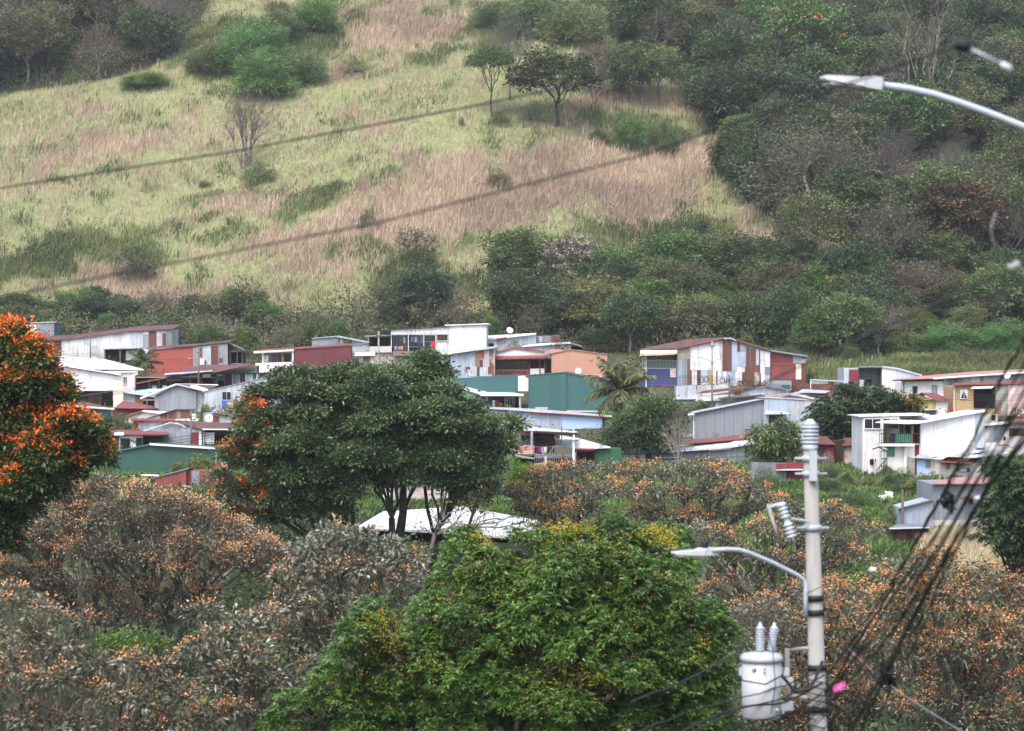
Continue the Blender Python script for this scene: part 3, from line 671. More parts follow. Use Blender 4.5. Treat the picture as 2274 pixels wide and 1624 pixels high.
class House:
    def __init__(s, name, label, fr, xb, yb, yaw=0., cat='house', Y=None, group=None):
        s.fr = fr; px, py = s.q(xb, yb); b = hit(px, py, 100); s.Y = Y or b.y; s.yaw = yaw; s.px0 = px
        z = float(T(P(px,py,s.Y).x, s.Y)); s.o = thing(name, label, cat, (P(px,py,s.Y).x, s.Y, z), group)
    def q(s, x, y): return s.fr[0]+x*s.fr[2], s.fr[1]+y*s.fr[2]
    def W(s, x, y, dy=0):
        px, py = s.q(x, y); return P(px, py, s.Y+s.yaw*(px-s.px0)/PPM(s.Y)+dy)
    def wall(s, top, yb, mats, dep=4., patches=(), rise=0., dy=0., name='wall', ext=None):
        if not isinstance(mats, (list,tuple)): mats = [mats]
        b = MB(); xl, xr = top[0][0], top[-1][0]
        n = Vector((-s.yaw,1,0)).normalized()*dep
        tp = [s.W(x,y,dy) for x,y in top]; lo = [s.W(xr,yb,dy), s.W(xl,yb,dy)]
        if ext is None: ext = name in ('wall','lower_wall','base_wall','base','right_wall','rear_wall','side_wall','end_wall','maroon_wing','grey_wall','white_wall','plinth','lean_to','green_wall','red_wall','left_wing') and dep > .8
        for p in lo: p.z = min(p.z-.25, float(T(p.x,p.y+.5))-.3) if ext else p.z-.05
        fr = tp+lo; bk = [p+n+Vector((0,0,rise)) for p in tp]+[p+n for p in lo]; k = len(fr)
        b.face(fr[::-1]); b.face(bk)
        for i in range(k): b.face([fr[i], fr[(i+1)%k], bk[(i+1)%k], bk[i]])
        for i, pt in enumerate(patches):
            mi = pt[-1]
            c = pt[0] if isinstance(pt[0], (list,tuple)) else [(pt[0],pt[3]),(pt[2],pt[3]),(pt[2],pt[1]),(pt[0],pt[1])]
            e = .02+.003*i
            f = [s.W(x,y,dy-e) for x,y in c]; b.slab(f, (0,e*.6,0), mi)
        return b.build(name, mats, s.o)
    def roof(s, top, mat, dep=4., oh=.3, rise=0., th=.07, dy=0., ohx=.2, name='roof', ohb=.2):
        b = MB(); k = len(top)-1
        n = Vector((-s.yaw,1,0)).normalized()
        for i in range(k):
            a, c = s.W(*top[i],dy), s.W(*top[i+1],dy); d = (c-a).normalized()
            if i == 0: a = a-d*ohx
            if i == k-1: c = c+d*ohx
            rs = rise/dep
            f0, f1 = a-n*oh-Vector((0,0,rs*oh)), c-n*oh-Vector((0,0,rs*oh)); g1, g0 = c+n*(dep+ohb)+Vector((0,0,rise+rs*ohb)), a+n*(dep+ohb)+Vector((0,0,rise+rs*ohb))
            z = Vector((0,0,.012))
            b.slab([f0+z,f1+z,g1+z,g0+z], (0,0,th), 0)
        return b.build(name, mat, s.o)
    def quad(s, pts, mat, th=.07, name='roof'):
        b = MB(); b.slab([s.W(*p) for p in pts], (0,0,th)); return b.build(name, mat, s.o)
    def rect(s, name, x0, y0, x1, y1, mat, dy=0., dep=.15, parent=None):
        b = MB(); a = s.W(x0,y1,dy); c = s.W(x1,y0,dy); n = Vector((-s.yaw,1,0)).normalized()*dep
        b.slab([a, Vector((c.x,c.y,a.z)), c, Vector((a.x,a.y,c.z))], n); return b.build(name, mat, s.o)
    def win(s, x0, y0, x1, y1, dy=0., mull=1, fm=None, pm=None, name='window', fw=.06, hor=0):
        fm = fm or alu; pm = pm or glass; b = MB(); e = Vector((0,-.07,0))
        A = s.W(x0,y1,dy-.03); C = s.W(x1,y0,dy-.03); wd = C.x-A.x; hh = C.z-A.z; yv = (C.y-A.y)/max(wd,.01)
        def bar(u0,u1,v0,v1,d=-.06):
            b.slab([Vector((A.x+u,A.y+yv*u,A.z+v)) for u,v in ((u0,v0),(u1,v0),(u1,v1),(u0,v1))], (0,d,0))
        bar(0,wd,hh-fw,hh); bar(0,wd,0,fw,-.09); bar(0,fw,fw,hh-fw); bar(wd-fw,wd,fw,hh-fw)
        for i in range(1,mull+1): u = wd*i/(mull+1); bar(u-.02,u+.02,fw,hh-fw)
        for i in range(1,hor+1): v = hh*i/(hor+1); bar(fw,wd-fw,v-.015,v+.015,-.05)
        f = b.build(name, fm, s.o); g = MB()
        u0,u1,v0,v1 = fw*.5,wd-fw*.5,fw*.5,hh-fw*.5
        g.slab([Vector((A.x+u,A.y+yv*u-.012,A.z+v)) for u,v in ((u0,v0),(u1,v0),(u1,v1),(u0,v1))], (0,-.012,0))
        p = g.build('pane', pm, s.o); p.parent = f
        return f
    def recess(s, x0, y0, x1, y1, back, dep=1.8, side=None, floor=None, dy=0., name='porch'):
        """an open-fronted room: back, cheeks, floor and ceiling"""
        side = side or back; b = MB(); n = Vector((-s.yaw,1,0)).normalized()
        a,c,d,e = s.W(x0,y1,dy),s.W(x1,y1,dy),s.W(x1,y0,dy),s.W(x0,y0,dy); N = n*dep
        b.slab([a+N,c+N,d+N,e+N], n*.1, 0)
        rt = Vector((.06,0,0)); up = Vector((0,0,.06))
        b.slab([a,a+N,e+N,e], -rt, 1); b.slab([c,c+N,d+N,d], rt, 1)
        b.slab([a,c,c+N,a+N], -up, 2); b.slab([e,d,d+N,e+N], up, 2)
        return b.build(name, [back, side, floor or cement], s.o)
    def post(s, x, y0, y1, mat, r=.06, dy=0., name='post'):
        b = MB(); p = s.W(x,y1,dy); t = s.W(x,y0,dy); b.tube([p, Vector((p.x,p.y,t.z))], r, 6); return b.build(name, mat, s.o)
    def rail(s, x0, y0, x1, y1, mat, dy=0., gap=.14, r=.014, name='railing', mid=False):
        b = MB(); a = s.W(x0,y1,dy); c = s.W(x1,y0,dy); L = c.x-a.x; n = max(2,int(L/gap)); yv = c.y-a.y
        for z in [a.z, c.z]+([(a.z+c.z)/2] if mid else []): b.tube([(a.x,a.y,z),(c.x,c.y,z)], r*1.6, 4)
        for i in range(n+1):
            f = i/n; b.tube([(a.x+L*f,a.y+yv*f,a.z),(a.x+L*f,a.y+yv*f,c.z)], r, 4, cap=False)
        return b.build(name, mat, s.o)
    def line(s, name, pts, mat, r=.04):
        b = MB(); b.tube([s.W(*p) for p in pts], r, 6); return b.build(name, mat, s.o)
    def box(s, name, x0, y0, x1, y1, mat, dy=0., dep=1.): return s.rect(name,x0,y0,x1,y1,mat,dy,dep)
def mprop(fr, h, name, label, cat, x0, y0, x1, y1, mat, dy=-.1, shape='cloth', group=None):
    """small separate thing in front of house h: cloth hanging from its top edge"""
    b = MB(); A = h.W(x0,y1,dy); C = h.W(x1,y0,dy); n = 7; wd = C.x-A.x; hh = C.z-A.z
    for i in range(n-1):
        q = []
        for k, f in ((i,0),(i+1,0),(i+1,1),(i,1)):
            u = k/(n-1); w_ = .045*math.sin(k*2.1)*(1.3-f); dz = (0 if f else hh*.10*abs(math.sin(k*1.7+x0)))
            q.append(Vector((A.x+wd*(u*.86+.07 if not f else u), A.y+w_, (C.z if f else A.z+dz))))
        b.slab(q, (0,.012,0))
    o = b.build(name, mat, None); return prop(o, label, cat, group)
def dish(px, py, rpx, Y, label, az=.5, el=.5, foot=1.0):
    """satellite dish: bowl, arm with feed, mast"""
    c = P(px,py,Y); r = rpx/PPM(Y); mast_b = c+Vector((0,.15,-r-foot)); t = thing('satellite_dish', label, 'satellite dish', mast_b, 'satellite dishes on the roofs')
    ax = Vector((math.sin(az)*math.cos(el), -math.cos(az)*math.cos(el), math.sin(el))); u = ax.cross(Vector((0,0,1))).normalized(); v = u.cross(ax)
    b = MB(); n = 20; rings = [(0,.24),(.45,.19),(.8,.07),(1,0)]; base = []
    for f, d in rings: base.append([c-ax*(d*r)+(u*math.cos(6.2832*i/n)+v*math.sin(6.2832*i/n))*(r*f) for i in range(n)])
    for off in (0,.03):
        for k in range(3):
            for i in range(n):
                j = (i+1)%n; q = [base[k][i],base[k][j],base[k+1][j],base[k+1][i]]
                if k == 0: q = q[1:] if False else [base[0][0],base[1][j],base[1][i]]
                b.face([p-ax*off for p in q])
    b.build('bowl', plain('dish_grey',(.62,.63,.65),.45,.3,.06), t, smooth=True)
    b = MB(); f = c+ax*r*.75; b.tube([c-v*r*.95, f], .016, 5); b.tube([c+u*r*.8, f], .01, 4); b.tube([c-u*r*.8, f], .01, 4); b.tube([f-ax*.08, f+ax*.1], .05, 8); b.build('feed_arm', greym, t)
    b = MB(); b.tube([c-ax*r*.22, c-ax*r*.3+Vector((0,0,-r*.5)), Vector((c.x-ax.x*r*.3, c.y-ax.y*r*.3, mast_b.z))], .03, 6); b.build('mast', greym, t)
# ------------------------------------------------------------------ houses, left part of the town
h = House('tin_shed','white and grey tin shed at the far left, behind the long stained house',F1,300,420)
h.wall([(40,136),(310,124),(466,118)],300,[tin,white],5,[(40,137,311,268,1)]); h.roof([(40,136),(310,124),(466,118)],whitem,5,.15)
h = House('long_tin_house','long low house of stained white and grey tin with two rust panels',F1,700,470)
top=[(300,284),(620,262),(900,226),(1120,196),(1480,178)]
h.wall(top,425,[whitest,tin,rust,tinl,tind],6,[([(300,410),(450,412),(450,278),(300,284)],1),([(450,410),(530,412),(530,272),(450,276)],2),([(1115,345),(1230,342),(1230,192),(1115,197)],3),([(1230,338),(1280,335),(1280,220),(1230,222)],1),([(1280,334),(1350,332),(1350,192),(1280,194)],2),([(1350,330),(1400,330),(1400,188),(1350,190)],3),([(1400,330),(1432,330),(1432,212),(1400,212)],2),([(1432,330),(1480,326),(1480,178),(1432,182)],4),(780,318,855,400,3)])
h.roof(top,brownr,6,.25,.55)
h.recess(905,352,1210,470,woodd,1.6,woodd,cement,-1.8); h.wall([(1085,362),(1208,352)],440,whitep,.15,dy=-.9,name='side_wall'); h.win(1155,388,1200,420,-.9)
h.post(1036,352,475,woodp,.08,-1.85); h.post(905,352,470,woodp,.06,-1.85); h.quad([(890,350,-2),(1225,342,-2),(1225,335,.1),(890,342,.1)],tinr,.05,'awning')
h = House('garden_wall_house','small red walled room with white coping below the long tin house',F1,350,450,Y=282)
h.wall([(290,318),(412,318)],400,redp,2.5); h.roof([(285,316),(415,316)],whitem,2.5,.12,0,.22,ohx=.08,name='coping')
h = House('red_house','bright red orange plastered house with patched tin end',F1,1500,560)
top=[(1280,350),(1665,325),(1962,294)]
h.wall(top,565,[redp,tin,rust,tinl,white],5,[([(1665,495),(1965,480),(1962,298),(1665,328)],1),([(1722,420),(1742,420),(1742,336),(1722,338)],2),([(1750,480),(1818,480),(1818,320),(1750,326)],3),([(1818,482),(1880,480),(1880,318),(1818,322)],2),(1888,425,1922,468,2),(1758,448,1778,480,2)])
h.roof([(1270,348),(1665,323),(1965,292)],brownr,5,.2,.25); h.quad([(1965,294,0),(2110,362,0),(2110,352,5),(1965,286,5)],tind,.06,'lean_to_roof')
for x in (1985,2045,2090): h.post(x,330+int((x-1985)*.35),470,woodp,.05,.6)
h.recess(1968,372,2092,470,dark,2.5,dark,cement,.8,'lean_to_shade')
h.rect('water_tank',1724,430,1760,482,whitem,-.7,.6); h.line('lamp_bracket',[(1650,430,-.02),(1620,428,-.6)],whitem,.03)
h = House('white_house','large white house with striped white and rust roof, beside the orange flowering tree',F1,900,850,.12)
h.wall([(400,478),(985,572)],703,[white],6,ext=False); h.quad([(400,474,-.35),(1045,574,-.35),(1045,560,2.2),(400,462,2.2)],whitem,.1,'lower_roof')
h.wall([(978,580),(1150,556),(1160,560)],700,[pinkl,whitep],5.5,[(978,580,1056,700,1)],dy=.1,name='end_wall'); h.win(1060,582,1100,652,.1,1)
h.quad([(790,522,.1),(1242,530,.1),(910,442,6.5),(460,412,6.5)],panel('striped_roof',(.70,.72,.74),.30,.3,1.5,.12,.5,.24,.5,.4),.08,'upper_roof')
h.wall([(470,425),(790,520)],520,tinl,5,dy=.9,name='tin_gable'); h.wall([(790,530),(1180,540)],556,pinkl,4.5,dy=.5,name='upper_band'); h.line('gutter',[(870,545,-.1),(1185,545,.0),(1185,560,.0),(1160,575,.1)],whitem,.06)
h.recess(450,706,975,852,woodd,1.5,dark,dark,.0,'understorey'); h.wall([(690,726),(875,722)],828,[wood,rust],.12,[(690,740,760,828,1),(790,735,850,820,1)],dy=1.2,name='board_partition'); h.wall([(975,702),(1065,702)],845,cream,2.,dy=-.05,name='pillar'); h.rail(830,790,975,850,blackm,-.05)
h.rail(420,720,530,790,whitem,-.3,.25,.03); h.line('clothes_line',[(650,760,-.3),(1000,706,-.3)],greym,.012)
h = House('low_tin_house','low house with white edged brown roof and teal wall under the white house',F1,760,935)
h.wall([(545,835),(970,862)],940,[cementl,teal],3.5,[(705,852,960,936,1)]); h.quad([(520,832,-.4),(985,866,-.4),(760,812,3.8),(500,800,3.8)],brownr,.06); h.line('white_roof_edge',[(520,832,-.45),(985,866,-.45)],whitem,.09)
h = House('dark_front_house','rust roofed house with a dark open front and a grey awning in the left town',F1,1500,705)
h.recess(1172,595,1830,700,woodd,2.2,woodd,cement,.2,'open_front'); h.quad([(1160,655,-.3),(1445,600,-.3),(1440,556,4.5),(1330,560,4.5)],rust,.06); h.quad([(1440,600,-.2),(1820,560,-.2),(2205,478,5),(1640,500,5)],brownr,.06,'upper_roof'); h.quad([(1420,572,-.8),(1830,540,-.8),(1830,534,.6),(1420,562,.6)],tinl,.06,'awning')
h.rail(1440,572,1560,615,greym,-.1,.3,.03); h.wall([(1700,560),(1745,560)],690,maroonp,.15,dy=1,name='door_panel')
for x in (1290,1370,1470,1640): h.post(x,610,690,woodp,.05,-.1)
for x0,x1 in ((1310,1350),(1400,1440),(1480,1530)): h.rect('board',x0,662,x1,694,tinl,.05,.06)
h = House('patched_wall_house','house with a row of green, grey and rust panels under a green eave',F1,2080,665)
h.wall([(1820,540),(1990,500),(2210,488)],565,[brickp],3,dy=.25,name='block_wall'); h.wall([(1815,565),(2215,560)],668,[tind,rust,tinl,green2,cement,dark],3,[(1940,565,2005,662,1),(2012,565,2038,655,4),(2038,565,2070,640,2),(2070,562,2115,660,1),(2120,562,2180,655,2),(2180,560,2212,655,3),(1880,620,1930,668,5),(1830,580,1880,640,4)])
h.quad([(1930,560,-.35),(2215,552,-.35),(2215,546,.2),(1930,554,.2)],greenm,.08,'green_eave'); h.rect('door_awning',1870,565,1912,580,whitem,-.5,.5); h.post(1705,560,655,whitem,.05,-.9)
for x in (2003,2118,2216): h.post(x,560,660,whitem,.05,-.12)
h = House('green_roof_shed','shed of mixed tin and boards under a faded green roof',F1,1200,870)
h.wall([(1062,725),(1330,748)],865,[tin,wood,rust],3,[(1165,740,1230,832,1),(1235,745,1330,830,2),(1070,728,1120,780,0)]); h.quad([(1050,722,-.4),(1345,764,-.4),(1440,690,4),(1065,708,4)],mintroof,.05); h.quad([(1275,702,.6),(1375,706,.6),(1375,698,1.4),(1275,694,1.4)],white,.04,'patch_sheet')
h = House('maroon_wall_shed','low shed with maroon wall and buckled rust red roof',F1,1100,925)
h.wall([(970,858),(1325,862)],930,maroonp,3); h.quad([(985,858,-.5),(1325,866,-.5),(1320,842,3),(1060,800,3)],redsh,.05); h.line('ridge_cap',[(1060,800,2.8),(1160,842,.6),(1320,846,2.6)],redm,.05)
h.post(1268,790,905,woodp,.06,-.6)
h = House('grey_gable_house','grey tin gable house with white barge boards and a brown roof',F1,1500,895,.0)
gb=[(1332,745),(1520,660),(1690,712)]
h.wall(gb,892,tin,6); h.wall([(1690,710),(1768,718)],892,tinl,5,dy=.3,name='side_wall')
b_=h.line('barge_board',[(1210,775,-.3),(1518,652,-.3)],whitem,.10); h.line('barge_board',[(1518,652,-.3),(1770,712,-.3)],tinl,.09)
h.quad([(1332,748,-.3),(1518,656,-.3),(1518,654,6),(1332,742,6)],tinl,.06,'roof'); h.quad([(1518,656,-.2),(1765,712,-.2),(1890,662,6),(1540,650,6)],brownr,.06,'roof'); h.line('ridge_cap',[(1520,650,5.8),(1880,658,5.8)],whitem,.07); h.quad([(1640,676,.8),(1690,674,1.),(1790,708,.2),(1750,710,.1)],whitem,.16,'skylight')
h.recess(1235,790,1330,880,wood,1.6,rust,cement,.6,'lean_to')
h = House('pale_tin_house','tall pale grey tin house with one dark window and blue cloth under it',F1,2000,895,.05)
top=[(1762,716),(2215,612),(2270,606),(2420,604)]
h.wall(top,892,[tinl,bluetin],6,[([(2215,890),(2420,890),(2420,606),(2215,612)],1)]); h.roof(top,tinl,6,.1,0,.05); h.win(1912,712,1996,790,0,1,tinl,glass)
mprop(F1,h,'blue_cloth','dark and light blue cloth hung below the window of the pale tin house','cloth',1912,790,1952,858,plain('blue_cloth',(.05,.14,.5),.9,.1))
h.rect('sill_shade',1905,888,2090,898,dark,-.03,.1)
h = House('cement_gable_shed','cement gable with a bright white roof slope behind the red trimmed house',F1,1200,985)
h.wall([(1075,942),(1232,890),(1420,905)],985,cementl,3); h.quad([(1220,886,-.2),(1390,908,-.2),(1440,890,3),(1240,880,3)],whitem,.06); h.quad([(1070,942,-.2),(1232,888,-.2),(1232,882,3),(1120,910,3)],brownr,.06)
h = House('rust_panel_shack','narrow shack wall of rust and tin panels behind a wooden pole',F1,1450,985,Y=224)
h.wall([(1240,958),(1520,872),(1645,872)],978,[cementl,rust,tinl,brickp],3,[([(1345,958),(1378,958),(1378,918),(1345,926)],2),([(1380,958),(1412,958),(1412,905),(1380,915)],1),([(1414,956),(1446,956),(1446,896),(1414,905)],1),([(1450,955),(1522,950),(1522,874),(1450,892)],1),(1522,874,1558,956,3),(1558,874,1640,945,1)]); h.roof([(1230,958),(1520,869),(1650,869)],tind,3,.2,0,.06); h.quad([(1510,962,-.8),(1760,972,-.8),(1740,950,1),(1500,950,1)],white,.06,'lower_roof'); h.rect('white_block',1640,905,1682,948,whitep,-.1,1)
h = House('dish_shack','brown roofed shack of grey and rust tin with a satellite dish',F1,1900,1030,Y=219)
h.wall([(1752,898),(1840,900),(2145,960)],1030,[tin,rust,tinl],3,[(1835,925,1890,1000,1),([(1890,1000),(2000,1022),(2000,940),(1890,918)],2),([(2000,1026),(2130,1026),(2130,962),(2000,942)],1)]); h.quad([(1830,900,-.3),(2150,958,-.3),(2250,925,3.5),(1930,892,3.5)],brownr,.05)
dish(F1[0]+1800*.25758,F1[1]+942*.25758,9.3,217.5,'large grey satellite dish before the brown roofed shack',.3,.35,.6)
h = House('red_trim_house','patched tin house with long red roof trim and brown roof over a dark porch',F1,1450,1185)
h.wall([(1145,968),(1420,966),(1500,966)],1062,[tinr,rust,tinl,white,cementl],4,[(1150,985,1188,1025,1),(1192,980,1225,1030,2),(1228,982,1290,1035,2),(1290,985,1340,1050,4),(1390,990,1425,1062,1)],dy=1.2,name='upper_wall'); h.quad([(1140,966,.7),(1510,970,.7),(1510,958,1.6),(1140,956,1.6)],redroof,.1,'red_trim')
h.wall([(1215,1062),(1480,985),(1590,1010),(1745,1050)],1182,[tinl,tin,cementl,glassl,maroonp],5,[([(1400,1180),(1560,1180),(1560,1005),(1480,988),(1400,1012)],1),(1445,1060,1475,1175,3),(1520,1060,1545,1170,3),(1560,1055,1640,1172,1),(1655,1065,1715,1172,4)]); h.line('roof_edge',[(1210,1065,-.2),(1470,983,-.2),(1560,1000,-.2),(1600,1022,-.2)],tinl,.07)
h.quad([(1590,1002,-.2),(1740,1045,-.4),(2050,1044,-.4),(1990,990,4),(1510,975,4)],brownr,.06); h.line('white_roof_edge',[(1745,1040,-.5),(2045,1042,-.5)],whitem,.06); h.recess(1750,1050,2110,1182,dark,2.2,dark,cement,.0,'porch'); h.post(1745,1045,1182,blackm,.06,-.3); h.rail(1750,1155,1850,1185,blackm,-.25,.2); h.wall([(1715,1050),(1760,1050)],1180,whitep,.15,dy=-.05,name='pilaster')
mprop(F1,h,'white_tarp','white tarpaulin sagging across the dark porch','tarpaulin',1765,1065,1850,1172,plain('white_cloth',(.7,.7,.7),.9,.1),.2)
h = House('butterfly_house','white house with thin red roof, dark windows and two wall butterflies',F1,1150,1230)
h.wall([(1035,1098),(1232,1092)],1222,[whitep],3.5); h.wall([(905,1100),(1035,1100)],1240,green2,3.2,dy=.1,name='green_wall'); h.quad([(880,1090,-.5),(1455,1088,-.5),(1452,1066,3.6),(890,1048,3.6)],redroof,.09); h.quad([(985,1092,-.62),(1068,1092,-.62),(1068,1076,.2),(985,1072,.2)],white,.1,'patch_sheet')
h.win(1040,1118,1122,1208,0,1,blackm); h.win(1174,1112,1226,1200,0,1,blackm); h.recess(1235,1096,1390,1190,green2,1.6,dark,cement,.0,'side_porch')
for x,y in ((1140,1135),(1160,1148)):
    b=MB()
    for sx,sy in ((-1,1),(1,1),(-1,-1),(1,-1)): b.slab([h.W(x,y,-.04),h.W(x+sx*11,y-sy*14+2,-.06),h.W(x+sx*13,y-sy*2,-.04)],(0,.02,0))
    b.build('butterfly_ornament',blackm,h.o)
h.line('pole',[(905,1148,-.6),(1052,1150,-.6)],wood,.04); h.line('down_pipe',[(1032,1100,-.1),(1030,1222,-.1)],whitem,.05)
h = House('green_wall_house','big plain dark green sheet wall with a thin white roof',F1,1450,1435,.06)
top=[(940,1248),(1290,1176),(1905,1212)]
h.wall(top,1436,green,7); h.quad([(1290,1176,-.3),(2040,1222,-.3),(2040,1210,7),(1290,1168,7)],whitem,.1); h.quad([(930,1250,-.2),(1290,1178,-.2),(1290,1172,7),(930,1244,7)],green,.06); h.post(1862,1215,1430,greym,.07,-.15,'down_pipe'); h.rect('end_panel',1905,1225,1960,1400,tinr,.1,.6)
h = House('maroon_shed','low maroon red shed with rusted gable at the foot of the dark green wall',F1,1550,1560)
h.wall([(1335,1462),(1595,1392),(1605,1392)],1565,redsh,4); h.roof([(1330,1462),(1600,1390)],tind,4,.1,0,.05); h.wall([(1605,1398),(1960,1400)],1560,[redsh,tin],3,[(1650,1400,1720,1540,1)],dy=.6,name='rear_wall'); h.quad([(1215,1440,1),(1380,1444,1),(1380,1438,2),(1215,1434,2)],white,.06,'white_ledge'); h.quad([(1560,1528,-.4),(1720,1556,-.4),(1720,1548,.3),(1560,1520,.3)],tinl,.05,'lower_sheet')
# white metal roof under the big tree
h = House('white_roof_shed','wide shed with bright white metal roof, under the big green tree',(0,0,1),980,1205,Y=147)
h.wall([(815,1200),(1180,1206)],1290,cement,6); h.quad([(790,1176,-.4),(1000,1186,-.4),(1030,1128,9),(850,1140,9)],panel('old_white_roof',(.60,.61,.62),.2,.55,1.1,.1,.6,.24,.6),.1); h.quad([(1002,1187,-.4),(1245,1206,-.4),(1195,1160,9),(1032,1129,9)],_M['old_white_roof'],.1,'lower_roof'); h.line('red_roof_edge',[(1080,1158,7),(1215,1166,6.5)],redm,.1); h.line('red_roof_edge',[(1225,1166,6),(1330,1158,6)],maroonp,.12)

h = House('hidden_yard_house','pale house with pink roof seen through the trunks of the big tree',(0,0,1),930,1118)
h.wall([(850,1064),(1010,1068)],1118,[cementl,pinkl,cement],5,[(880,1072,900,1112,2),(930,1072,960,1098,1)]); h.quad([(842,1066,-.5),(1020,1070,-.5),(1015,1056,4),(850,1052,4)],cementl,.08); h.win(965,1074,990,1094,0,1,whitem,glass)
h = House('yard_fence','grey barred fence in the grass right of the big tree trunks',(0,0,1),1030,1130,cat='fence')
h.rail(985,1085,1075,1128,greym,0,.3,.03,'fence_bars',True)
for x in (985,1030,1075): h.post(x,1080,1132,woodp,.06,.0)
# ------------------------------------------------------------------ houses, middle of the town
h = House('maroon_house','house with a white balcony and a long maroon sheet wall',F2,430,600,.04)
h.wall([(583,350),(700,342),(1080,318)],510,maroon,6); h.roof([(240,374),(583,350),(1085,318)],redsh,6,.12,.2,.06,ohx=.05); h.line('white_roof_edge',[(238,378,-.45),(583,360,-.2)],whitem,.13)
h.recess(318,374,580,462,pinkl,1.7,whitep,cement,.05,'balcony_room'); h.wall([(252,468),(582,458)],545,whitep,.3,dy=-.3,name='parapet'); h.wall([(258,545),(580,545)],620,[green2,oliv],3,[(268,546,530,556,1)],dy=.1,name='lower_wall')
h.post(318,374,470,whitem,.07,-.1); h.post(576,360,462,whitem,.09,-.1); h.win(500,392,556,456,1.75,1,blackm,glass); h.rect('door',450,390,474,458,wood,1.7,.06); h.rect('cupboard',400,395,440,458,tind,1.65,.08)
mprop(F2,h,'white_shirt','white shirt hung in the balcony of the maroon house','clothes',325,400,366,462,plain('white_cloth',(.7,.7,.7),.9,.1),.5); mprop(F2,h,'patterned_cloth','dark patterned cloth hung in the balcony of the maroon house','clothes',392,398,424,456,plain('mauve_cloth',(.12,.06,.11),.9,.1),.5)
h = House('grey_shed','grey tin shed with sloping roof behind the maroon house',F2,900,420)
h.wall([(740,258),(972,240)],330,[tin],4); h.wall([(972,240),(1235,298)],330,[tinl,rust,tind],4,[(1012,262,1048,298,1),(1050,268,1085,300,1),(972,244,980,328,1)],dy=.1,name='side_wall',ext=False); h.quad([(965,246,-.3),(1245,300,-.3),(1238,288,4),(975,236,4)],tinl,.06); h.quad([(735,258,-.2),(972,241,-.2),(972,236,4),(790,250,4)],tinl,.06)
h = House('curved_tin_room','bulging pale tin room at the right end of the maroon wall',F2,1160,470)
h.wall([(1080,318),(1240,305)],392,tinl,3); h.roof([(1078,314),(1242,300)],tind,3,.15,.1)
h = House('barred_yellow_house','small pale yellow house with barred windows half hidden by the big green tree',F2,1130,520)
h.wall([(1008,402),(1275,400)],515,cream,3.5); h.quad([(985,400,-.4),(1110,396,-.4),(1110,384,1.5),(985,392,1.5)],brownr,.06); h.quad([(1105,408,-.5),(1285,404,-.5),(1280,380,2.5),(1105,386,2.5)],whitem,.1,'white_roof'); h.win(1020,422,1150,500,0,0,cream,dark); h.rail(1022,424,1148,498,whitem,-.12,.16); h.win(1178,412,1245,500,0,0,cream,wood); h.rail(1180,414,1243,498,greym,-.12,.16)
h = House('white_balcony_house','white two storey house with a barred balcony full of washing',F2,1700,480,-.02)
h.wall([(1905,150),(2245,138)],500,white,7); h.roof([(1900,148),(2252,136)],whitem,7,.25,.0,.12)
h.wall([(1425,185),(1905,158)],222,[white],.2,dy=-.05,name='fascia'); h.roof([(1390,184),(1905,155)],brownr,7,.3,.1,.06); h.wall([(1808,280),(1915,278)],500,white,3,name='front_wall'); h.win(1814,220,1916,280,0,0,whitem,woodd); h.rail(1814,222,1916,279,wood,-.1,.2)
h.recess(1425,215,1808,378,plain('blue_grey_wall',(.06,.075,.10),.8,.1),2.4,dark,cement,.0,'balcony_room'); h.rail(1430,222,1572,330,greym,-.05,.16); h.rail(1572,222,1705,330,greym,-.05,.16); h.rail(1712,215,1805,352,greym,-.05,.12,mid=True); h.wall([(1712,350),(1808,350)],375,cementl,.2,dy=-.1,name='parapet')
for x in (1425,1572,1705,1808): h.post(x,200,380,alu,.05,-.12)
h.rect('shelf',1440,345,1580,352,wood,.3,.5); h.wall([(1440,360),(1700,366)],402,brickp,.5,dy=-.4,name='balcony_floor')
h.recess(1240,245,1424,326,woodd,2.0,dark,cement,.1,'side_porch'); h.wall([(1238,325),(1424,322)],372,cementl,.2,dy=-.05,name='side_parapet'); h.quad([(1195,243,-.4),(1424,232,-.4),(1424,226,2.2),(1195,234,2.2)],tind,.05,'side_roof'); h.wall([(1280,372),(1580,372)],470,cracked,2,dy=.4,name='base_wall')
cl=[plain('white_cloth',(.7,.7,.7),.9,.1),plain('pale_blue_cloth',(.3,.38,.5),.9,.1),plain('denim_cloth',(.07,.10,.2),.9,.1),plain('green_cloth',(.12,.2,.06),.9,.1)]
for i,(x,w_,y1,lab,m) in enumerate(((1500,22,285,'green garment on the balcony washing line',3),(1528,20,300,'white garment left on the balcony washing line',0),(1592,26,285,'pale blue shirt in the middle of the balcony washing line',1),(1622,26,290,'white shirt right of the pale blue one on the balcony line',0),(1648,24,318,'dark blue trousers on the balcony washing line',2),(1676,20,300,'last pale garment at the right end of the balcony line',1))):
    mprop(F2,h,'hanging_garment',lab,'clothes',x,240,x+w_,y1,cl[m],.7,group='washing on the white house balcony')
h.line('washing_line',[(1430,234,.7),(1560,244,.7),(1705,236,.7)],greym,.012)
mprop(F2,h,'red_cloth','bright red cloth hung on the barred balcony corner','cloth',1766,288,1806,342,plain('bright_red_cloth',(.62,.03,.035),.8,.1),-.2)
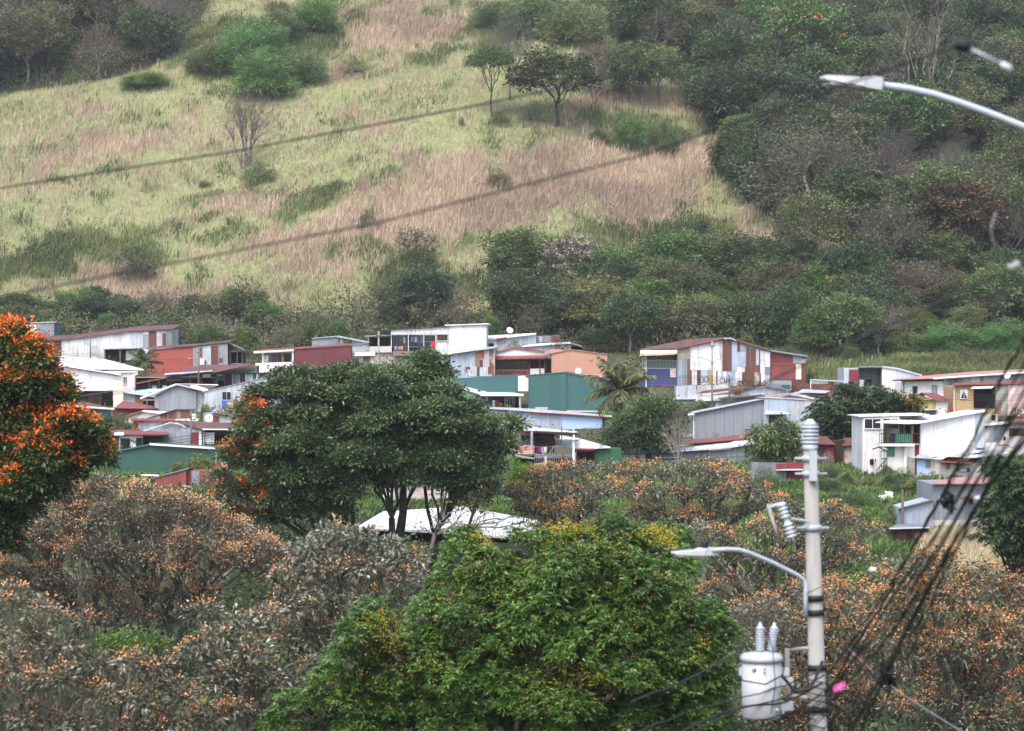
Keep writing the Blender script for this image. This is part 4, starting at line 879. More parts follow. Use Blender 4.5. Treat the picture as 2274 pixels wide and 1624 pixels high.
for x,c,lab in ((1462,plain('blue_tub',(.2,.25,.5)),'blue white carton on the balcony ledge'),(1490,plain('carton_brown',(.30,.19,.10)),'brown carton on the balcony ledge'),(1515,plain('carton_tan',(.40,.28,.16)),'tan carton on the balcony ledge')):
    b=MB(); a=h.W(x-10,352,-.2); c2=h.W(x+10,352-26,-.2); b.slab([a,Vector((c2.x,a.y,a.z)),c2,Vector((a.x,a.y,c2.z))],(0,.3,0)); k=(c2.x-a.x); b.slab([Vector((a.x-.02,a.y-.02,c2.z)),Vector((c2.x+.02,a.y-.02,c2.z)),Vector((c2.x+.02,a.y-.02,c2.z+.05)),Vector((a.x-.02,a.y-.02,c2.z+.05))],(0,.34,0)); prop(b.build('carton',c,None),lab,'box',group='boxes on the balcony ledge')
h = House('maroon_porch_house','tin patched house with a dark maroon porch below the white balcony house',F3,300,600,-.03)
h.wall([(148,385),(530,342)],595,[bluetin,tinl,rust,tinr,redp,brickp,cementl],5,[(150,388,178,590,1),(360,368,400,500,5),(398,360,442,430,4),(440,355,520,505,3),(400,438,428,505,2),(278,500,318,545,2),(318,498,376,582,1),(376,500,400,582,2),(400,505,472,580,1),(472,500,502,562,2),(505,440,530,580,3)])
h.recess(-130,402,146,600,maroonp,2.2,dark,cement,.05,'porch'); h.quad([(-165,402,-.5),(150,384,-.5),(535,340,-.4),(560,328,5),(-60,372,3)],tinl,.06); h.line('white_roof_edge',[(-165,406,-.55),(60,392,-.55),(150,386,-.5),(320,362,-.5)],whitem,.07)
h.post(84,395,590,whitem,.06,-.3); h.rail(88,495,148,590,whitem,-.25,.2); h.rect('door',118,420,148,585,maroon,1.9,.1); h.rail(-120,410,0,470,greym,-.2,.2)
mprop(F3,h,'striped_cloth','striped cloth hanging in the maroon porch','cloth',0,448,30,520,plain('striped_cloth',(.6,.58,.56),.9,.1),.4)
dish(F3[0]+308*.25758,F3[1]+550*.25758,8.2,h.Y-2.,'satellite dish leaning in front of the patched tin wall',1.05,.3,.3)
h = House('grey_roof_room','grey tin room with a pale roof and a dish, right of the white balcony house',F3,700,420)
h.wall([(458,262),(555,262)],335,cream,3,name='door_wall'); h.rect('door',478,296,522,335,dark,-.04,.06); h.wall([(553,262),(885,218)],340,[tinl,tin],4,[(760,240,880,335,1)]); h.quad([(450,268,-.35),(560,262,-.35),(888,220,-.35),(885,212,4),(640,226,4),(455,236,4)],white,.06); h.line('rust_edge',[(545,262,-.42),(632,248,-.42)],redm,.09)
dish(F3[0]+660*.25758,F3[1]+184*.25758,7.6,h.Y+2.,'satellite dish standing on the highest grey roof',.35,.45,.9)
h = House('rear_tin_fence','patched tin fence end with a dark maroon sheet behind the grey room',F3,990,380,cat='fence')
h.wall([(885,234),(1000,232),(1090,228)],310,[tind,tin,maroon,tinl,wood],.3,[(915,240,942,285,3),(945,236,1018,296,1),(1018,236,1088,310,2),(940,286,985,300,4)])
h = House('low_white_roof_shed','low shed with long white roof between the grey room and the salmon house',F3,950,450)
h.wall([(740,328),(1185,296)],372,[tinl,tinr,tin],3,[(1000,312,1070,358,1),(1130,305,1180,355,2)]); h.quad([(720,334,-.35),(1185,300,-.35),(1180,290,3),(860,306,3)],white,.06); h.win(1092,330,1138,356,0,0,alu,glass); h.quad([(1188,300,0),(1285,332,0),(1285,324,3),(1188,292,3)],tind,.06,'lean_to_roof'); h.recess(1190,322,1280,355,dark,1.5,dark,cement,.3,'lean_to')
h = House('red_awning_house','white gabled house with red scalloped tile awning and glazed maroon porch',F3,740,585)
h.wall([(525,385),(700,342),(955,382)],432,[whitep],4,ext=False); h.quad([(522,386,-.2),(700,342,-.2),(700,336,4.2),(560,370,4.2)],redroof,.06); h.quad([(700,342,-.2),(960,380,-.2),(985,370,4.2),(740,334,4.2)],redroof,.06)
b=MB(); n_=44
for i in range(n_):
    x0=495+i*11.2; x1=x0+11.2; b.slab([h.W(x0,440-(i*.35),-1.25),h.W(x1,440-(i*.35),-1.25),h.W(x1,412-(i*.2),.02),h.W(x0,412-(i*.2),.02)],(0,0,.09 if i%2 else .04))
b.build('tile_awning',redroof,h.o)
h.wall([(832,384),(955,378)],415,cracked,.15,dy=-.08,name='peeling_fascia')
h.wall([(532,435),(830,432)],580,[maroonp],3.2,dy=.3,name='front_wall'); h.win(545,446,680,525,.3,2,maroonp,glass); h.win(690,446,822,525,.3,2,maroonp,glass); h.rail(535,530,825,575,pink,-.05,.2,.03); h.recess(832,430,1020,560,maroonp,1.8,dark,cement,.1,'side_porch'); h.wall([(826,516),(962,514)],565,whitep,.15,dy=-.3,name='parapet')
for x in (830,920,962): h.post(x,430,565,wood,.06,-.35)
h = House('salmon_house','plain salmon orange house with a shallow gable',F3,1200,600,.0)
top=[(1020,388),(1188,354),(1500,396)]
h.wall(top,560,[salmon],6,[(1340,418,1378,448,0)]); h.roof(top,salmon,6,.12,0,.06,ohx=.05); h.quad([(955,378,-.2),(1020,388,-.2),(1130,358,3),(1020,352,3)],pinkroof,.05,'side_roof')
b=h.rect('service_hatch',1342,420,1376,446,salmon,-.08,.06)
h = House('teal_building','tall teal sheet metal building with a corner toward the road',F3,1100,890,-.0)
h.wall([(820,578),(1148,550)],886,[teal],7); h.roof([(820,578),(1148,550)],teal,7,.06,0,.05,ohx=.02)
h.wall([(1149,551),(1588,642)],882,[teal],6.5,dy=.12,name='right_wall'); h.quad([(1149,549,-.05),(1590,640,.05),(1590,632,6),(1149,542,6)],teal,.05,'right_roof'); h.wall([(1152,876),(1600,882)],930,[cementl],.3,dy=-.1,name='plinth'); h.wall([(115,606),(735,566)],710,[teal],4,dy=1.6,name='left_wing'); h.wall([(732,580),(828,574)],705,[cream,rust],.5,[(795,574,826,592,1)],dy=.6,name='beige_panel'); h.rect('bare_patch',880,848,985,885,tinl,-.05,.04)
h = House('pale_roof_hut','low huts with pale pink roofs behind the teal building',F3,1400,640,Y=262)
h.wall([(1250,590),(1560,588)],650,cementl,3); h.quad([(1225,592,-.3),(1575,590,-.3),(1560,566,3),(1290,568,3)],pinkroof,.05); h.quad([(1380,584,-.5),(1500,606,-.5),(1480,590,.2),(1330,572,.2)],white,.05,'white_sheet')
dish(F3[0]+1250*.25758,F3[1]+536*.25758,7.2,258.,'satellite dish in front of the salmon house',-.2,.3,.9)
h = House('mint_house','mint green house with white roof, porch and teal posts',F3,500,880,.0)
h.wall([(180,676),(410,740)],885,mint,5,rise=0,name='side_wall'); h.quad([(165,664,.2),(408,742,-.7),(780,748,-.7),(560,700,4),(200,650,4)],white,.08); h.rect('roof_fascia',408,732,778,752,whitem,-.75,.1); h.recess(416,752,756,858,mint,1.6,mint,cement,-.1,'porch'); h.rect('door',432,768,482,852,glassl,1.2,.08); h.rect('teal_jamb',485,765,498,855,teal,1.15,.1); h.win(615,766,704,852,1.0,3,alu,glass); h.wall([(570,762),(760,762)],858,mint,.12,dy=1.1,name='front_wall'); h.post(748,748,862,tinl,.1,-.55); h.post(412,748,862,teal,.06,-.55); h.wall([(418,850),(760,858)],885,cementl,.2,dy=-.6,name='parapet')
h.wall([(240,642),(375,626),(522,650)],676,[cement,wood],3,[(370,642,520,672,1)],dy=1.8,name='skylight_box'); h.quad([(240,646,1.5),(380,632,1.5),(400,622,4),(300,624,4)],wood,.05,'skylight_roof'); h.quad([(372,640,1.4),(525,656,1.4),(520,642,4),(400,624,4)],cementl,.05,'skylight_roof')
for x,c,lab in ((535,plain('red_cloth2',(.3,.03,.03)),'red cloth hung in the mint porch'),(510,plain('white_cloth',(.7,.7,.7)),'white cloth hung in the mint porch'),(505,plain('dark_blue_cloth',(.03,.05,.12)),'dark blue cloth hung high in the mint porch')): mprop(F3,h,'hanging_cloth',lab,'cloth',x,788 if x!=505 else 762,x+24,848 if x!=505 else 785,c,.3)
h = House('pale_blue_house','long tin house whose right half is painted pale blue',F3,1100,1045,-.0)
top=[(470,862),(640,872),(1115,902),(1465,935)]
h.wall(top,1110,[bluetin,lblue,tin,cementl],5,[([(1112,1110),(1460,1160),(1462,936),(1112,904)],1),([(475,930),(635,950),(635,874),(475,864)],2)]); h.wall([(1462,938),(1590,948)],1160,[cementl,tin],4,[(1470,945,1500,1140,1),(1530,950,1565,1050,1)],dy=.3,name='end_wall'); h.quad([(462,862,-.35),(840,888,-.35),(1660,944,-.35),(1660,934,3.5),(900,868,5),(480,850,5)],tinl,.05); h.line('rust_edge',[(840,892,-.4),(1080,905,-.4),(1655,944,-.4)],redm,.05); h.post(1466,935,1155,blackm,.08,-.2); h.post(750,890,985,rust,.06,-.1); h.post(626,870,960,woodp,.05,-.1); h.post(1525,945,1060,greym,.04,.1); h.wall([(1270,1128),(1470,1150)],1180,green2,.4,dy=-.15,name='green_base')
h = House('pink_porch_house','two storey pink and salmon house with barred porch and long white roof edge',F3,900,1380,.0)
h.quad([(715,1040,-1.2),(1248,1082,-1.2),(1240,1068,3.5),(720,1018,3.5)],white,.09); h.line('roof_beam',[(870,1062,-1.25),(1248,1080,-1.25)],woodd,.11)
h.wall([(690,1175),(872,1178)],1245,pink,.25,dy=-.6,name='parapet'); h.wall([(735,1065),(872,1070)],1180,salmon,3,name='upper_wall'); h.win(752,1085,836,1172,0,1,tind,glass); h.recess(872,1068,1045,1245,plain('brick_red_wall',(.22,.085,.06),.8,.1),1.6,dark,cement,-.3,'balcony'); h.win(885,1090,945,1165,1.25,1,woodd,glass); h.rail(872,1190,1045,1248,greym,-.45,.16)
for x,r_ in ((850,.09),(1108,.05),(1210,.09)): h.post(x,1040 if x!=1108 else 1015,1250 if x<900 else 1420,tinl if x<900 else (woodp if x<1200 else whitem),r_,-1.1)
h.rail(1030,1185,1205,1270,greym,-.9,.16); h.rail(872,1262,1205,1360,greym,-.9,.13,.018,'gate_bars'); h.wall([(870,1250),(1210,1272)],1282,tind,.3,dy=-.6,name='balcony_slab'); h.wall([(870,1330),(985,1332)],1395,tinl,.2,dy=-.7,name='gate_panel'); h.recess(860,1270,1210,1380,dark,1.6,dark,cement,.0,'under_porch'); h.quad([(660,1262,-1.),(870,1298,-1.),(870,1282,.5),(680,1250,.5)],tinr,.06,'lower_awning'); h.post(970,1272,1370,cementl,.1,-.95); h.line('hand_rail',[(1000,1245,-1.),(1045,1185,-1.)],greym,.03); h.wall([(700,1290),(870,1300)],1360,dark,.2,dy=.2,name='under_wall')
for x,c,lab in ((902,plain('magenta_cloth',(.4,.03,.10)),'magenta cloth on the pink house railing'),(928,plain('blue_white_cloth',(.25,.35,.65)),'blue and white cloth on the pink house railing'),(955,plain('white_cloth',(.7,.7,.7)),'white cloth at the right of the pink house railing'),(938,plain('yellow_cloth',(.5,.4,.05)),'yellow cloth end on the pink house railing')): mprop(F3,h,'hanging_cloth',lab,'cloth',x,1192 if x!=938 else 1225,x+24,1244 if x!=938 else 1258,c,-.6,group='cloths on the pink house railing')
dish(F3[0]+1068*.25758,F3[1]+1102*.25758,7.,h.Y-.6,'grey satellite dish under the pink house roof',.2,.3,.6)
h = House('white_roof_green_house','low house with broad white roof, barred porch and dark green wall',F3,1400,1370,.0)
h.wall([(1388,1206),(1622,1205)],1380,green2,4); h.recess(1232,1212,1388,1330,maroonp,1.8,dark,cement,.0,'porch'); h.rail(1236,1240,1386,1330,maroonp,-.05,.2,.02); h.quad([(1225,1212,-.4),(1390,1208,-.4),(1530,1200,-.3),(1260,1126,4.5),(1045,1090,5),(1048,1165,.3)],white,.08); h.line('maroon_eave',[(1228,1218,-.45),(1388,1216,-.45)],maroonp,.13); h.line('down_pipe',[(1240,1222,-.5),(1225,1245,-.5),(1225,1430,-.5)],whitem,.06)
# ------------------------------------------------------------------ houses, right part of the town
h = House('patchwork_house','big two storey house patched from rusty, white and grey tin sheets',F4,800,680,.0)
top=[(478,348),(600,322),(880,258),(935,258),(1100,310),(1282,366)]
PT=[([(480,435),(588,432),(588,328),(480,350)],1),(480,436,522,655,2),(522,434,566,655,0),(566,434,590,655,3),([(590,528),(680,528),(680,308),(590,325)],4),([(680,528),(780,530),(780,288),(680,306)],4),([(780,534),(868,538),(868,268),(780,286)],4),([(870,538),(910,538),(910,268),(870,266)],5),([(910,538),(950,538),(950,278),(910,266)],3),([(950,540),(995,540),(995,288),(950,274)],2),([(997,368),(1022,368),(1022,300),(997,292)],5),([(1022,370),(1072,372),(1072,318),(1022,302)],0),(995,372,1068,500,2),([(1076,540),(1106,545),(1106,335),(1076,325)],5),([(1112,548),(1155,548),(1155,345),(1112,338)],5),([(1158,485),(1190,485),(1190,350),(1158,345)],2),([(1184,490),(1196,490),(1196,360),(1184,355)],3),([(1195,500),(1278,502),(1278,370),(1195,360)],4),(1068,500,1110,548,5),(995,502,1030,545,6),(1030,505,1060,545,4),(1160,488,1192,550,5),(1196,495,1234,655,4),(1236,505,1278,572,7),(1236,572,1278,655,8),(568,530,606,658,3),(606,532,648,655,4),(648,532,682,658,5),(682,530,738,655,2),(738,535,775,662,9),(776,535,815,662,6),(815,540,826,660,3),(828,540,902,662,4),(902,545,982,665,2),(982,545,998,668,6),(998,545,1038,620,4),(1040,548,1146,668,5),(1146,550,1186,660,8),(1186,552,1200,665,3)]
h.wall(top,668,[tin,panel('tan_grey_sheet',(.30,.28,.24),.1,.4),bluetin,brownr,whitest,rust,pinkl,tind,tinr,oliv],7,PT)
h.quad([(150,352,-.6),(478,344,-.4),(885,258,-.3),(905,250,7),(590,264,7)],brownr,.06); h.quad([(905,254,-.3),(1285,366,-.3),(1290,358,7),(925,248,7)],rust,.06); h.line('barge_board',[(480,346,-.35),(600,318,-.35),(880,256,-.35)],redm,.05); h.line('ridge_cap',[(880,255,-.4),(940,256,-.4),(985,275,-.4)],tinl,.06)
h.rect('fascia',160,356,478,388,whitem,-.55,.1); h.quad([(150,408,-1.6),(300,402,-1.6),(300,388,-.3),(165,390,-.3)],tanaw,.04,'awning'); h.quad([(292,404,-1.7),(465,396,-1.7),(470,376,-.3),(310,384,-.3)],tanaw,.04,'awning')
h.recess(172,390,476,518,mint,1.8,green2,cement,.0,'upper_porch'); h.rail(215,445,474,516,whitem,-.1,.14); h.wall([(172,515),(476,515)],662,[blue,pinkl],.2,[(418,516,468,590,1)],dy=-.1,name='blue_parapet'); h.post(211,350,805,whitem,.06,-.5); h.rail(180,425,212,515,whitem,-.1,.5,.03,'ladder',True)
h.wall([(290,672),(472,655)],780,[tin],3,dy=.1,name='lower_wall'); h.rail(160,690,300,800,greym,-.3,.16); h.quad([(285,685,-.5),(470,668,-.5),(468,658,.1),(290,674,.1)],rust,.05,'lower_awning'); h.win(300,410,345,440,1.7,1)
h.wall([(1282,368),(1475,400),(1592,418)],615,[maroon,tin,redsh,cream,rust,tinr],6,[([(1478,470),(1555,475),(1555,415),(1478,402)],1),([(1555,470),(1590,470),(1590,432),(1555,428)],5),(1284,475,1478,610,2),(1300,478,1340,600,2),(1480,478,1502,608,2),(1502,480,1548,608,3),(1548,480,1592,612,4)],dy=.25,name='maroon_wing'); h.quad([(1280,366,-.1),(1600,416,-.1),(1605,406,6),(1285,358,6)],tind,.06,'wing_roof'); h.line('girt',[(1283,472,.0),(1478,472,.0)],redm,.04)
h = House('tin_lean_to','crumpled silver sheet lean-to under the patchwork house',F4,560,800,Y=243)
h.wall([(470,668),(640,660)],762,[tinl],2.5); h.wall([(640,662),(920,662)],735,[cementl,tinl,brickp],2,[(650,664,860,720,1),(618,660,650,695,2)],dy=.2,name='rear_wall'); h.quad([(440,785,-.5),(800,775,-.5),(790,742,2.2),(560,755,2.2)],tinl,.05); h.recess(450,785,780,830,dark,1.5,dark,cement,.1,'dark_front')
h = House('rust_roof_shacks','cluster of low shacks with rusty lean-to roofs below the patchwork house',F4,1000,800,Y=238)
h.wall([(810,745),(1240,674),(1440,715)],800,[tinl,tinr,rust,cementl],3.5,[(975,715,1025,760,2),(1030,700,1090,745,1),(1250,690,1400,735,0)]); h.quad([(650,735,-.4),(980,700,-.4),(1245,665,-.4),(1090,668,3),(700,712,3)],rust,.05); h.quad([(830,775,-1.),(1240,742,-1.),(1225,735,.0),(850,762,.0)],tinr,.05,'lower_roof'); h.quad([(1240,668,-.3),(1450,712,-.3),(1450,700,3),(1250,658,3)],tind,.05,'right_roof'); h.wall([(640,748),(990,740)],790,[white,rust],.2,[(972,716,1030,752,1)],dy=-.2,name='front_boards'); h.line('plank',[(860,780,-1.3),(1200,742,-1.3)],woodp,.06); h.line('plank',[(880,770,-1.3),(1110,740,-1.3)],woodp,.05)
h = House('stone_wall_shack','pale peeling walled shack with heaped rust roofs, left of the dark mango tree',F4,1650,860,Y=234)
h.wall([(1450,745),(1560,748),(1780,800)],860,[cracked,lblue,tinl],4,[([(1340,775),(1455,770),(1455,742),(1430,748)],1)]); h.quad([(1455,745,-.3),(1790,806,-.3),(1880,740,4),(1500,720,4)],tinr,.06); h.quad([(1210,770,-.4),(1455,742,-.4),(1480,728,2),(1260,748,2)],pinkroof,.05,'left_roof'); h.quad([(1520,722,1),(1760,730,1),(1800,712,4),(1560,696,4)],tinl,.05,'loose_sheet'); h.quad([(1590,745,.6),(1800,762,.6),(1880,728,3),(1650,726,3)],rust,.05,'loose_sheet')
h.wall([(1582,850),(1700,850)],960,tin,2,dy=-2,name='yard_wall')
h = House('rusty_yard_wall','long rusty sheet fence running right from the patchwork house',F4,1700,720,cat='fence',Y=252)
h.wall([(1460,640),(1915,645)],715,[rust,tinl,tind,teal,tin],.3,[(1625,612,1780,648,1),(1780,628,1830,655,0),(1830,625,1915,655,4),(1375,652,1455,700,3)]); h.wall([(1290,615),(1465,620)],700,[tin,rust,teal],1.5,[(1380,655,1455,690,2)],dy=-.4,name='end_stack'); h.line('capping',[(1625,612,-.2),(1915,628,-.2)],tinl,.07); h.post(1630,620,690,whitem,.04,-.3); h.line('loose_pole',[(1720,705,-.5),(1810,660,-.2)],woodp,.05)
h = House('slanted_tin_house','grey tin house with slanted roof, awning window and seamed side wall',F4,900,1130,.0)
h.wall([(622,908),(1226,782)],1130,[tinz],6); h.quad([(568,912,-.3),(1226,780,-.3),(1226,770,6),(600,890,6)],tinl,.05); h.line('white_corner',[(622,915,-.05),(622,1128,-.05)],whitem,.05); h.line('white_gutter',[(570,915,-.3),(625,912,-.3)],whitem,.07)
h.wall([(1228,772),(1580,790)],1010,[tinl,bluetin],5,[(1228,775,1440,905,1)],dy=-.15,name='right_wall'); h.roof([(1228,770),(1580,788)],tinl,5,.1,0,.05,dy=-.15); h.win(1260,905,1392,992,-.15,0,cementl,glass); h.quad([(1232,912,-.9),(1456,908,-.9),(1400,886,-.2),(1236,880,-.2)],tinl,.04,'awning'); h.wall([(425,1070),(622,1085)],1100,[tinl],2,dy=.6,name='white_ledge')
mprop(F4,h,'pink_cloth','pale pink cloth drying in the awning window','cloth',1350,935,1400,985,plain('pink_cloth',(.55,.38,.47),.9,.1),-.3)
h = House('long_low_house','long low grey house with weathered white and red sheet roof',F4,600,1340,.0)
h.wall([(-5,1252),(200,1250),(1165,1185)],1375,[tind,cementl,cream,whitep,tin,maroonp],5,[(-5,1254,45,1350,3),(45,1254,120,1350,2),(150,1252,200,1390,2),(120,1258,152,1310,4),(325,1262,500,1345,4),(420,1290,495,1350,5),([(750,1290),(1100,1260),(1100,1190),(750,1215)],4)]); h.quad([(-20,1248,-.5),(430,1235,-.5),(470,1200,2.2),(230,1205,2.2)],tinr,.06); h.quad([(430,1238,-.5),(900,1205,-.5),(1165,1165,-.5),(1165,1118,3),(470,1178,3),(230,1215,1.5)],whitest,.06,'roof'); h.quad([(520,1172,1),(930,1138,1.3),(1230,1110,1.5),(1230,1066,5),(640,1135,5)],redroof,.06,'red_roof'); h.quad([(930,1168,.6),(1165,1148,.6),(1200,1090,3.4),(1040,1128,3)],whitest,.12,'roof_sheet'); h.win(118,1262,155,1312,0,1,cementl,glass); h.line('gutter',[(750,1222,-.3),(945,1208,-.3)],whitem,.06); h.rect('window_frame',325,1280,500,1286,whitep,-.1,.1)
for x in (500,665,760): h.post(x,1225,1380,woodp,.06,-.3)
dish(F4[0]+416*.25758,F4[1]+1135*.25758,8.4,h.Y-.2,'satellite dish at the left end of the weathered roof, by the bare tree',.5,.35,.6)
for x,lab in ((38,'small white tub at the end of the long low roof'),(85,'white upturned basin on the long low roof')):
    b=MB(); c=h.W(x,1236,.2); b.tube([c-Vector((0,0,.3)),c,c+Vector((0,0,.22)),c+Vector((0,0,.3))],[.16,.18,.26,.12],10); prop(b.build('basin',whitem,None,True),lab,'basin')
h = House('grey_shed_low','low grey shed wall behind the leafy tree at the end of the long low house',F4,1300,1440,.0,Y=182)
h.wall([(1120,1325),(1420,1330)],1450,[tind,maroonp],3,[(1330,1335,1415,1390,1)]); h.wall([(1420,1320),(1580,1325)],1400,maroonp,2.5,dy=.2,name='red_wall'); h.quad([(1330,1395,-.6),(1570,1392,-.6),(1570,1385,.3),(1330,1388,.3)],whitest,.05,'ledge_sheet')
# right block
h = House('tin_box_house','boxy white and red tin house with an open dark upper room',F5,480,430,.0)
h.wall([(265,228),(306,226),(382,226)],400,[tinl,maroonp,dark],5,[(306,240,380,335,1),(300,335,344,392,2),(346,350,380,390,1)]); h.recess(383,228,560,372,tin,2.6,tind,cement,.0,'open_room'); h.rect('inner_door',440,318,482,372,dark,2.5,.08); h.rect('pale_sheet',385,320,420,372,tinl,.3,.05); h.wall([(562,222),(690,240),(725,252),(870,292)],400,[white,tinl],4,[([(675,400),(720,400),(870,380),(870,294),(675,240)],1)],name='right_wall'); h.quad([(380,226,-.2),(562,220,-.2),(575,214,4.5),(400,218,4.5)],tind,.05); h.quad([(562,222,-.2),(690,240,-.2),(875,292,-.2),(880,284,4),(700,232,4),(566,214,4)],tinl,.05,'right_roof'); h.wall([(262,400),(385,400)],440,cement,4,dy=.1,name='base_wall')
h = House('long_roof_house','white walled house with very long roof and striped tin upper wall',F5,900,470,.0)
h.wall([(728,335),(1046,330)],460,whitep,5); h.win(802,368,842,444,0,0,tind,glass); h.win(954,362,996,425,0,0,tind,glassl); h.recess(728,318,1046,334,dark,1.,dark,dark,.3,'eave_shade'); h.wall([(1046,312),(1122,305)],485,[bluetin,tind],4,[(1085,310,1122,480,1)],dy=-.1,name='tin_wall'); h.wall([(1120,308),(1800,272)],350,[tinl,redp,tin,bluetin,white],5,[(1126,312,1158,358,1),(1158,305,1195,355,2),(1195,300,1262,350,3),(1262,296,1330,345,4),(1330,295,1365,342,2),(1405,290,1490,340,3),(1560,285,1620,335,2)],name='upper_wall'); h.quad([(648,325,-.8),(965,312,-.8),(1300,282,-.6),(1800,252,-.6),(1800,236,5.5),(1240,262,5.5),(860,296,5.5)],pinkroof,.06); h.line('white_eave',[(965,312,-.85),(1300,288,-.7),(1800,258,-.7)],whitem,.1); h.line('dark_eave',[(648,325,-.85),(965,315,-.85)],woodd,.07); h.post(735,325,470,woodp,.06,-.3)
dish(F5[0]+1545*.28337,F5[1]+285*.28337,7.6,h.Y-1.2,'satellite dish on the striped tin wall at the right edge',-.3,.3,.5)
h = House('tan_house','tan plastered house with curtained window and dark barred balcony',F5,1250,600,.0)
h.wall([(1122,372),(1285,366)],600,tan,5); h.wall([(1285,540),(1450,540)],600,tan,4,name='lower_wall'); h.quad([(1112,366,-.5),(1450,356,-.5),(1800,340,-.5),(1800,322,5),(1140,350,5)],redroof,.07); h.win(1176,396,1236,470,0,1,whitem,glass)
b=MB()
for sx in (0,1):
    x0,x1=(1180,1198) if sx==0 else (1232,1212); b.slab([h.W(x0,402,-.075),h.W(x1+(6 if sx==0 else -6),402,-.075),h.W(x0+(3 if sx==0 else -3),462,-.075)],(0,.008,0))
b.build('curtains',plain('white_cloth',(.7,.7,.7)),h.o)
h.recess(1287,368,1452,540,woodd,2.,woodd,cement,.0,'balcony_room'); h.rail(1289,450,1452,540,blackm,-.1,.13,.016); h.quad([(1258,392,-1.1),(1425,388,-1.1),(1450,366,-.05),(1285,370,-.05)],white,.04,'awning'); h.post(1130,372,580,whitem,.05,-.15,'down_pipe'); h.wall([(1455,370),(1552,362)],620,[cement,brickp],4,[(1455,480,1500,615,1)],dy=-.2,name='grey_wall'); h.wall([(1552,360),(1800,350)],610,[pinkl],4,dy=-.25,name='white_wall')
h = House('red_roof_annex','little white annex with bright red roof and olive gable beside the mango tree',F5,1000,600,.0)
h.wall([(836,462),(880,440),(985,490)],560,oliv,2.5); h.wall([(982,486),(1078,486)],610,whitep,2.5,dy=.1,name='white_wall'); h.quad([(800,462,-.4),(872,424,-.4),(985,430,2.5),(900,440,2.5)],redroof,.06); h.quad([(872,424,-.4),(985,484,-.4),(1102,484,-.3),(985,428,2.5)],redroof,.06,'roof'); h.rect('ledge_beam',842,470,980,478,oliv,-.3,.25); h.rect('blue_panel',912,562,980,602,blue,-.2,.3); h.quad([(900,560,-.5),(1000,558,-.5),(1000,552,.2),(900,553,.2)],tinl,.05,'ledge')
for y_,lab in ((560,'lower red crate beside the white annex'),(535,'upper red crate beside the white annex')):
    b=MB(); A=h.W(1083,y_+20,-.4); C=h.W(1120,y_,-.4)
    for f in (0,.36,.7): 
        z0=A.z+(C.z-A.z)*f; b.slab([(A.x,A.y,z0),(C.x,A.y,z0),(C.x,A.y,z0+(C.z-A.z)*.24),(A.x,A.y,z0+(C.z-A.z)*.24)],(0,.5,0))
    for x_ in (A.x,C.x-.05): b.slab([(x_,A.y-.03,A.z),(x_+.05,A.y-.03,A.z),(x_+.05,A.y-.03,C.z),(x_,A.y-.03,C.z)],(0,.03,0))
    prop(b.build('crate',redp,None),lab,'crate',group='red crates beside the annex')
h = House('white_stair_house','white house with balcony, outside stair and huge blank white side wall',F5,650,1075,.0)
h.wall([(412,612),(700,606)],1020,[white],6,dy=1.,name='rear_wall'); WSY=h.Y; h.roof([(402,612),(700,604),(910,600)],white,6,.2,0,.07,dy=1.); h.win(422,622,558,708,1.,1,whitem,glass); h.win(568,618,698,708,1.,1,whitem,glass)
h.wall([(857,662),(1290,578),(1368,568)],905,[white,tinl],7,[([(1292,878),(1368,868),(1366,572),(1292,580)],1)],dy=-.3,name='side_wall'); h.quad([(512,658,-1.6),(765,668,-1.2),(858,664,-.9),(1370,572,-.5),(1365,560,7),(1000,600,7),(640,640,2)],white,.07)
h.recess(605,668,856,822,wood,1.8,woodd,cementl,-.6,'balcony_room')
for i,x in enumerate((630,672,700,728,760)): h.rect('wall_board',x,672,x+20,740,[woodd,cement,brickp,cement,woodd][i],1.05,.05)
h.rect('green_board',670,742,800,812,plain('green_board',(.10,.40,.26)),.1,.06); h.rect('blue_board',634,742,668,802,plain('navy_board',(.03,.05,.16)),.1,.06); h.rail(545,742,856,816,blackm,-1.15,.14,.018); h.wall([(545,818),(820,822)],836,whitep,1.,dy=-1.15,name='balcony_slab'); h.post(802,662,820,wood,.07,-.7); h.post(610,660,820,wood,.07,-.7)
h.wall([(606,842),(820,842)],1090,whitep,5,dy=-.35,name='lower_wall'); h.rect('green_shutter',610,845,664,922,plain('green_board',(.10,.40,.26)),-.42,.06)
for x in (618,632,646,658): h.rect('shutter_bar',x,846,x+4,920,blackm,-.45,.02)
h.line('down_pipe',[(748,838,-.5),(748,1000,-.5),(740,1110,-.5)],whitem,.13); h.wall([(818,822),(858,820)],915,maroonp,1.5,dy=-.25,name='maroon_panel'); h.rail(556,878,604,1000,blackm,-.8,.2,.02,'stair_cage',True)
b=MB(); 
for i in range(11):
    x=522+i*7.6; y=1082-i*8.6; b.slab([h.W(x,y,-1.3),h.W(x+9,y,-1.3),h.W(x+9,y-2.,-1.3),h.W(x,y-2.,-1.3)],(0,.8,0))
b.tube([h.W(516,1085,-1.3),h.W(606,985,-1.3)],.05,5); b.tube([h.W(518,1030,-1.3),h.W(604,935,-1.3)],.03,5); 
for i in range(7): x=520+i*14; b.tube([h.W(x,1080-i*15.6,-1.3),h.W(x,1028-i*15.6,-1.3)],.02,4)
b.build('outside_stair',blackm,h.o); h.line('awning_frame',[(490,865,-1.4),(545,845,-1.),(605,850,-.5)],blackm,.04); h.line('awning_frame',[(540,848,-1.4),(606,885,-.5)],blackm,.04); h.wall([(560,1030),(606,1000)],1090,cementl,.6,dy=-.9,name='stair_base')
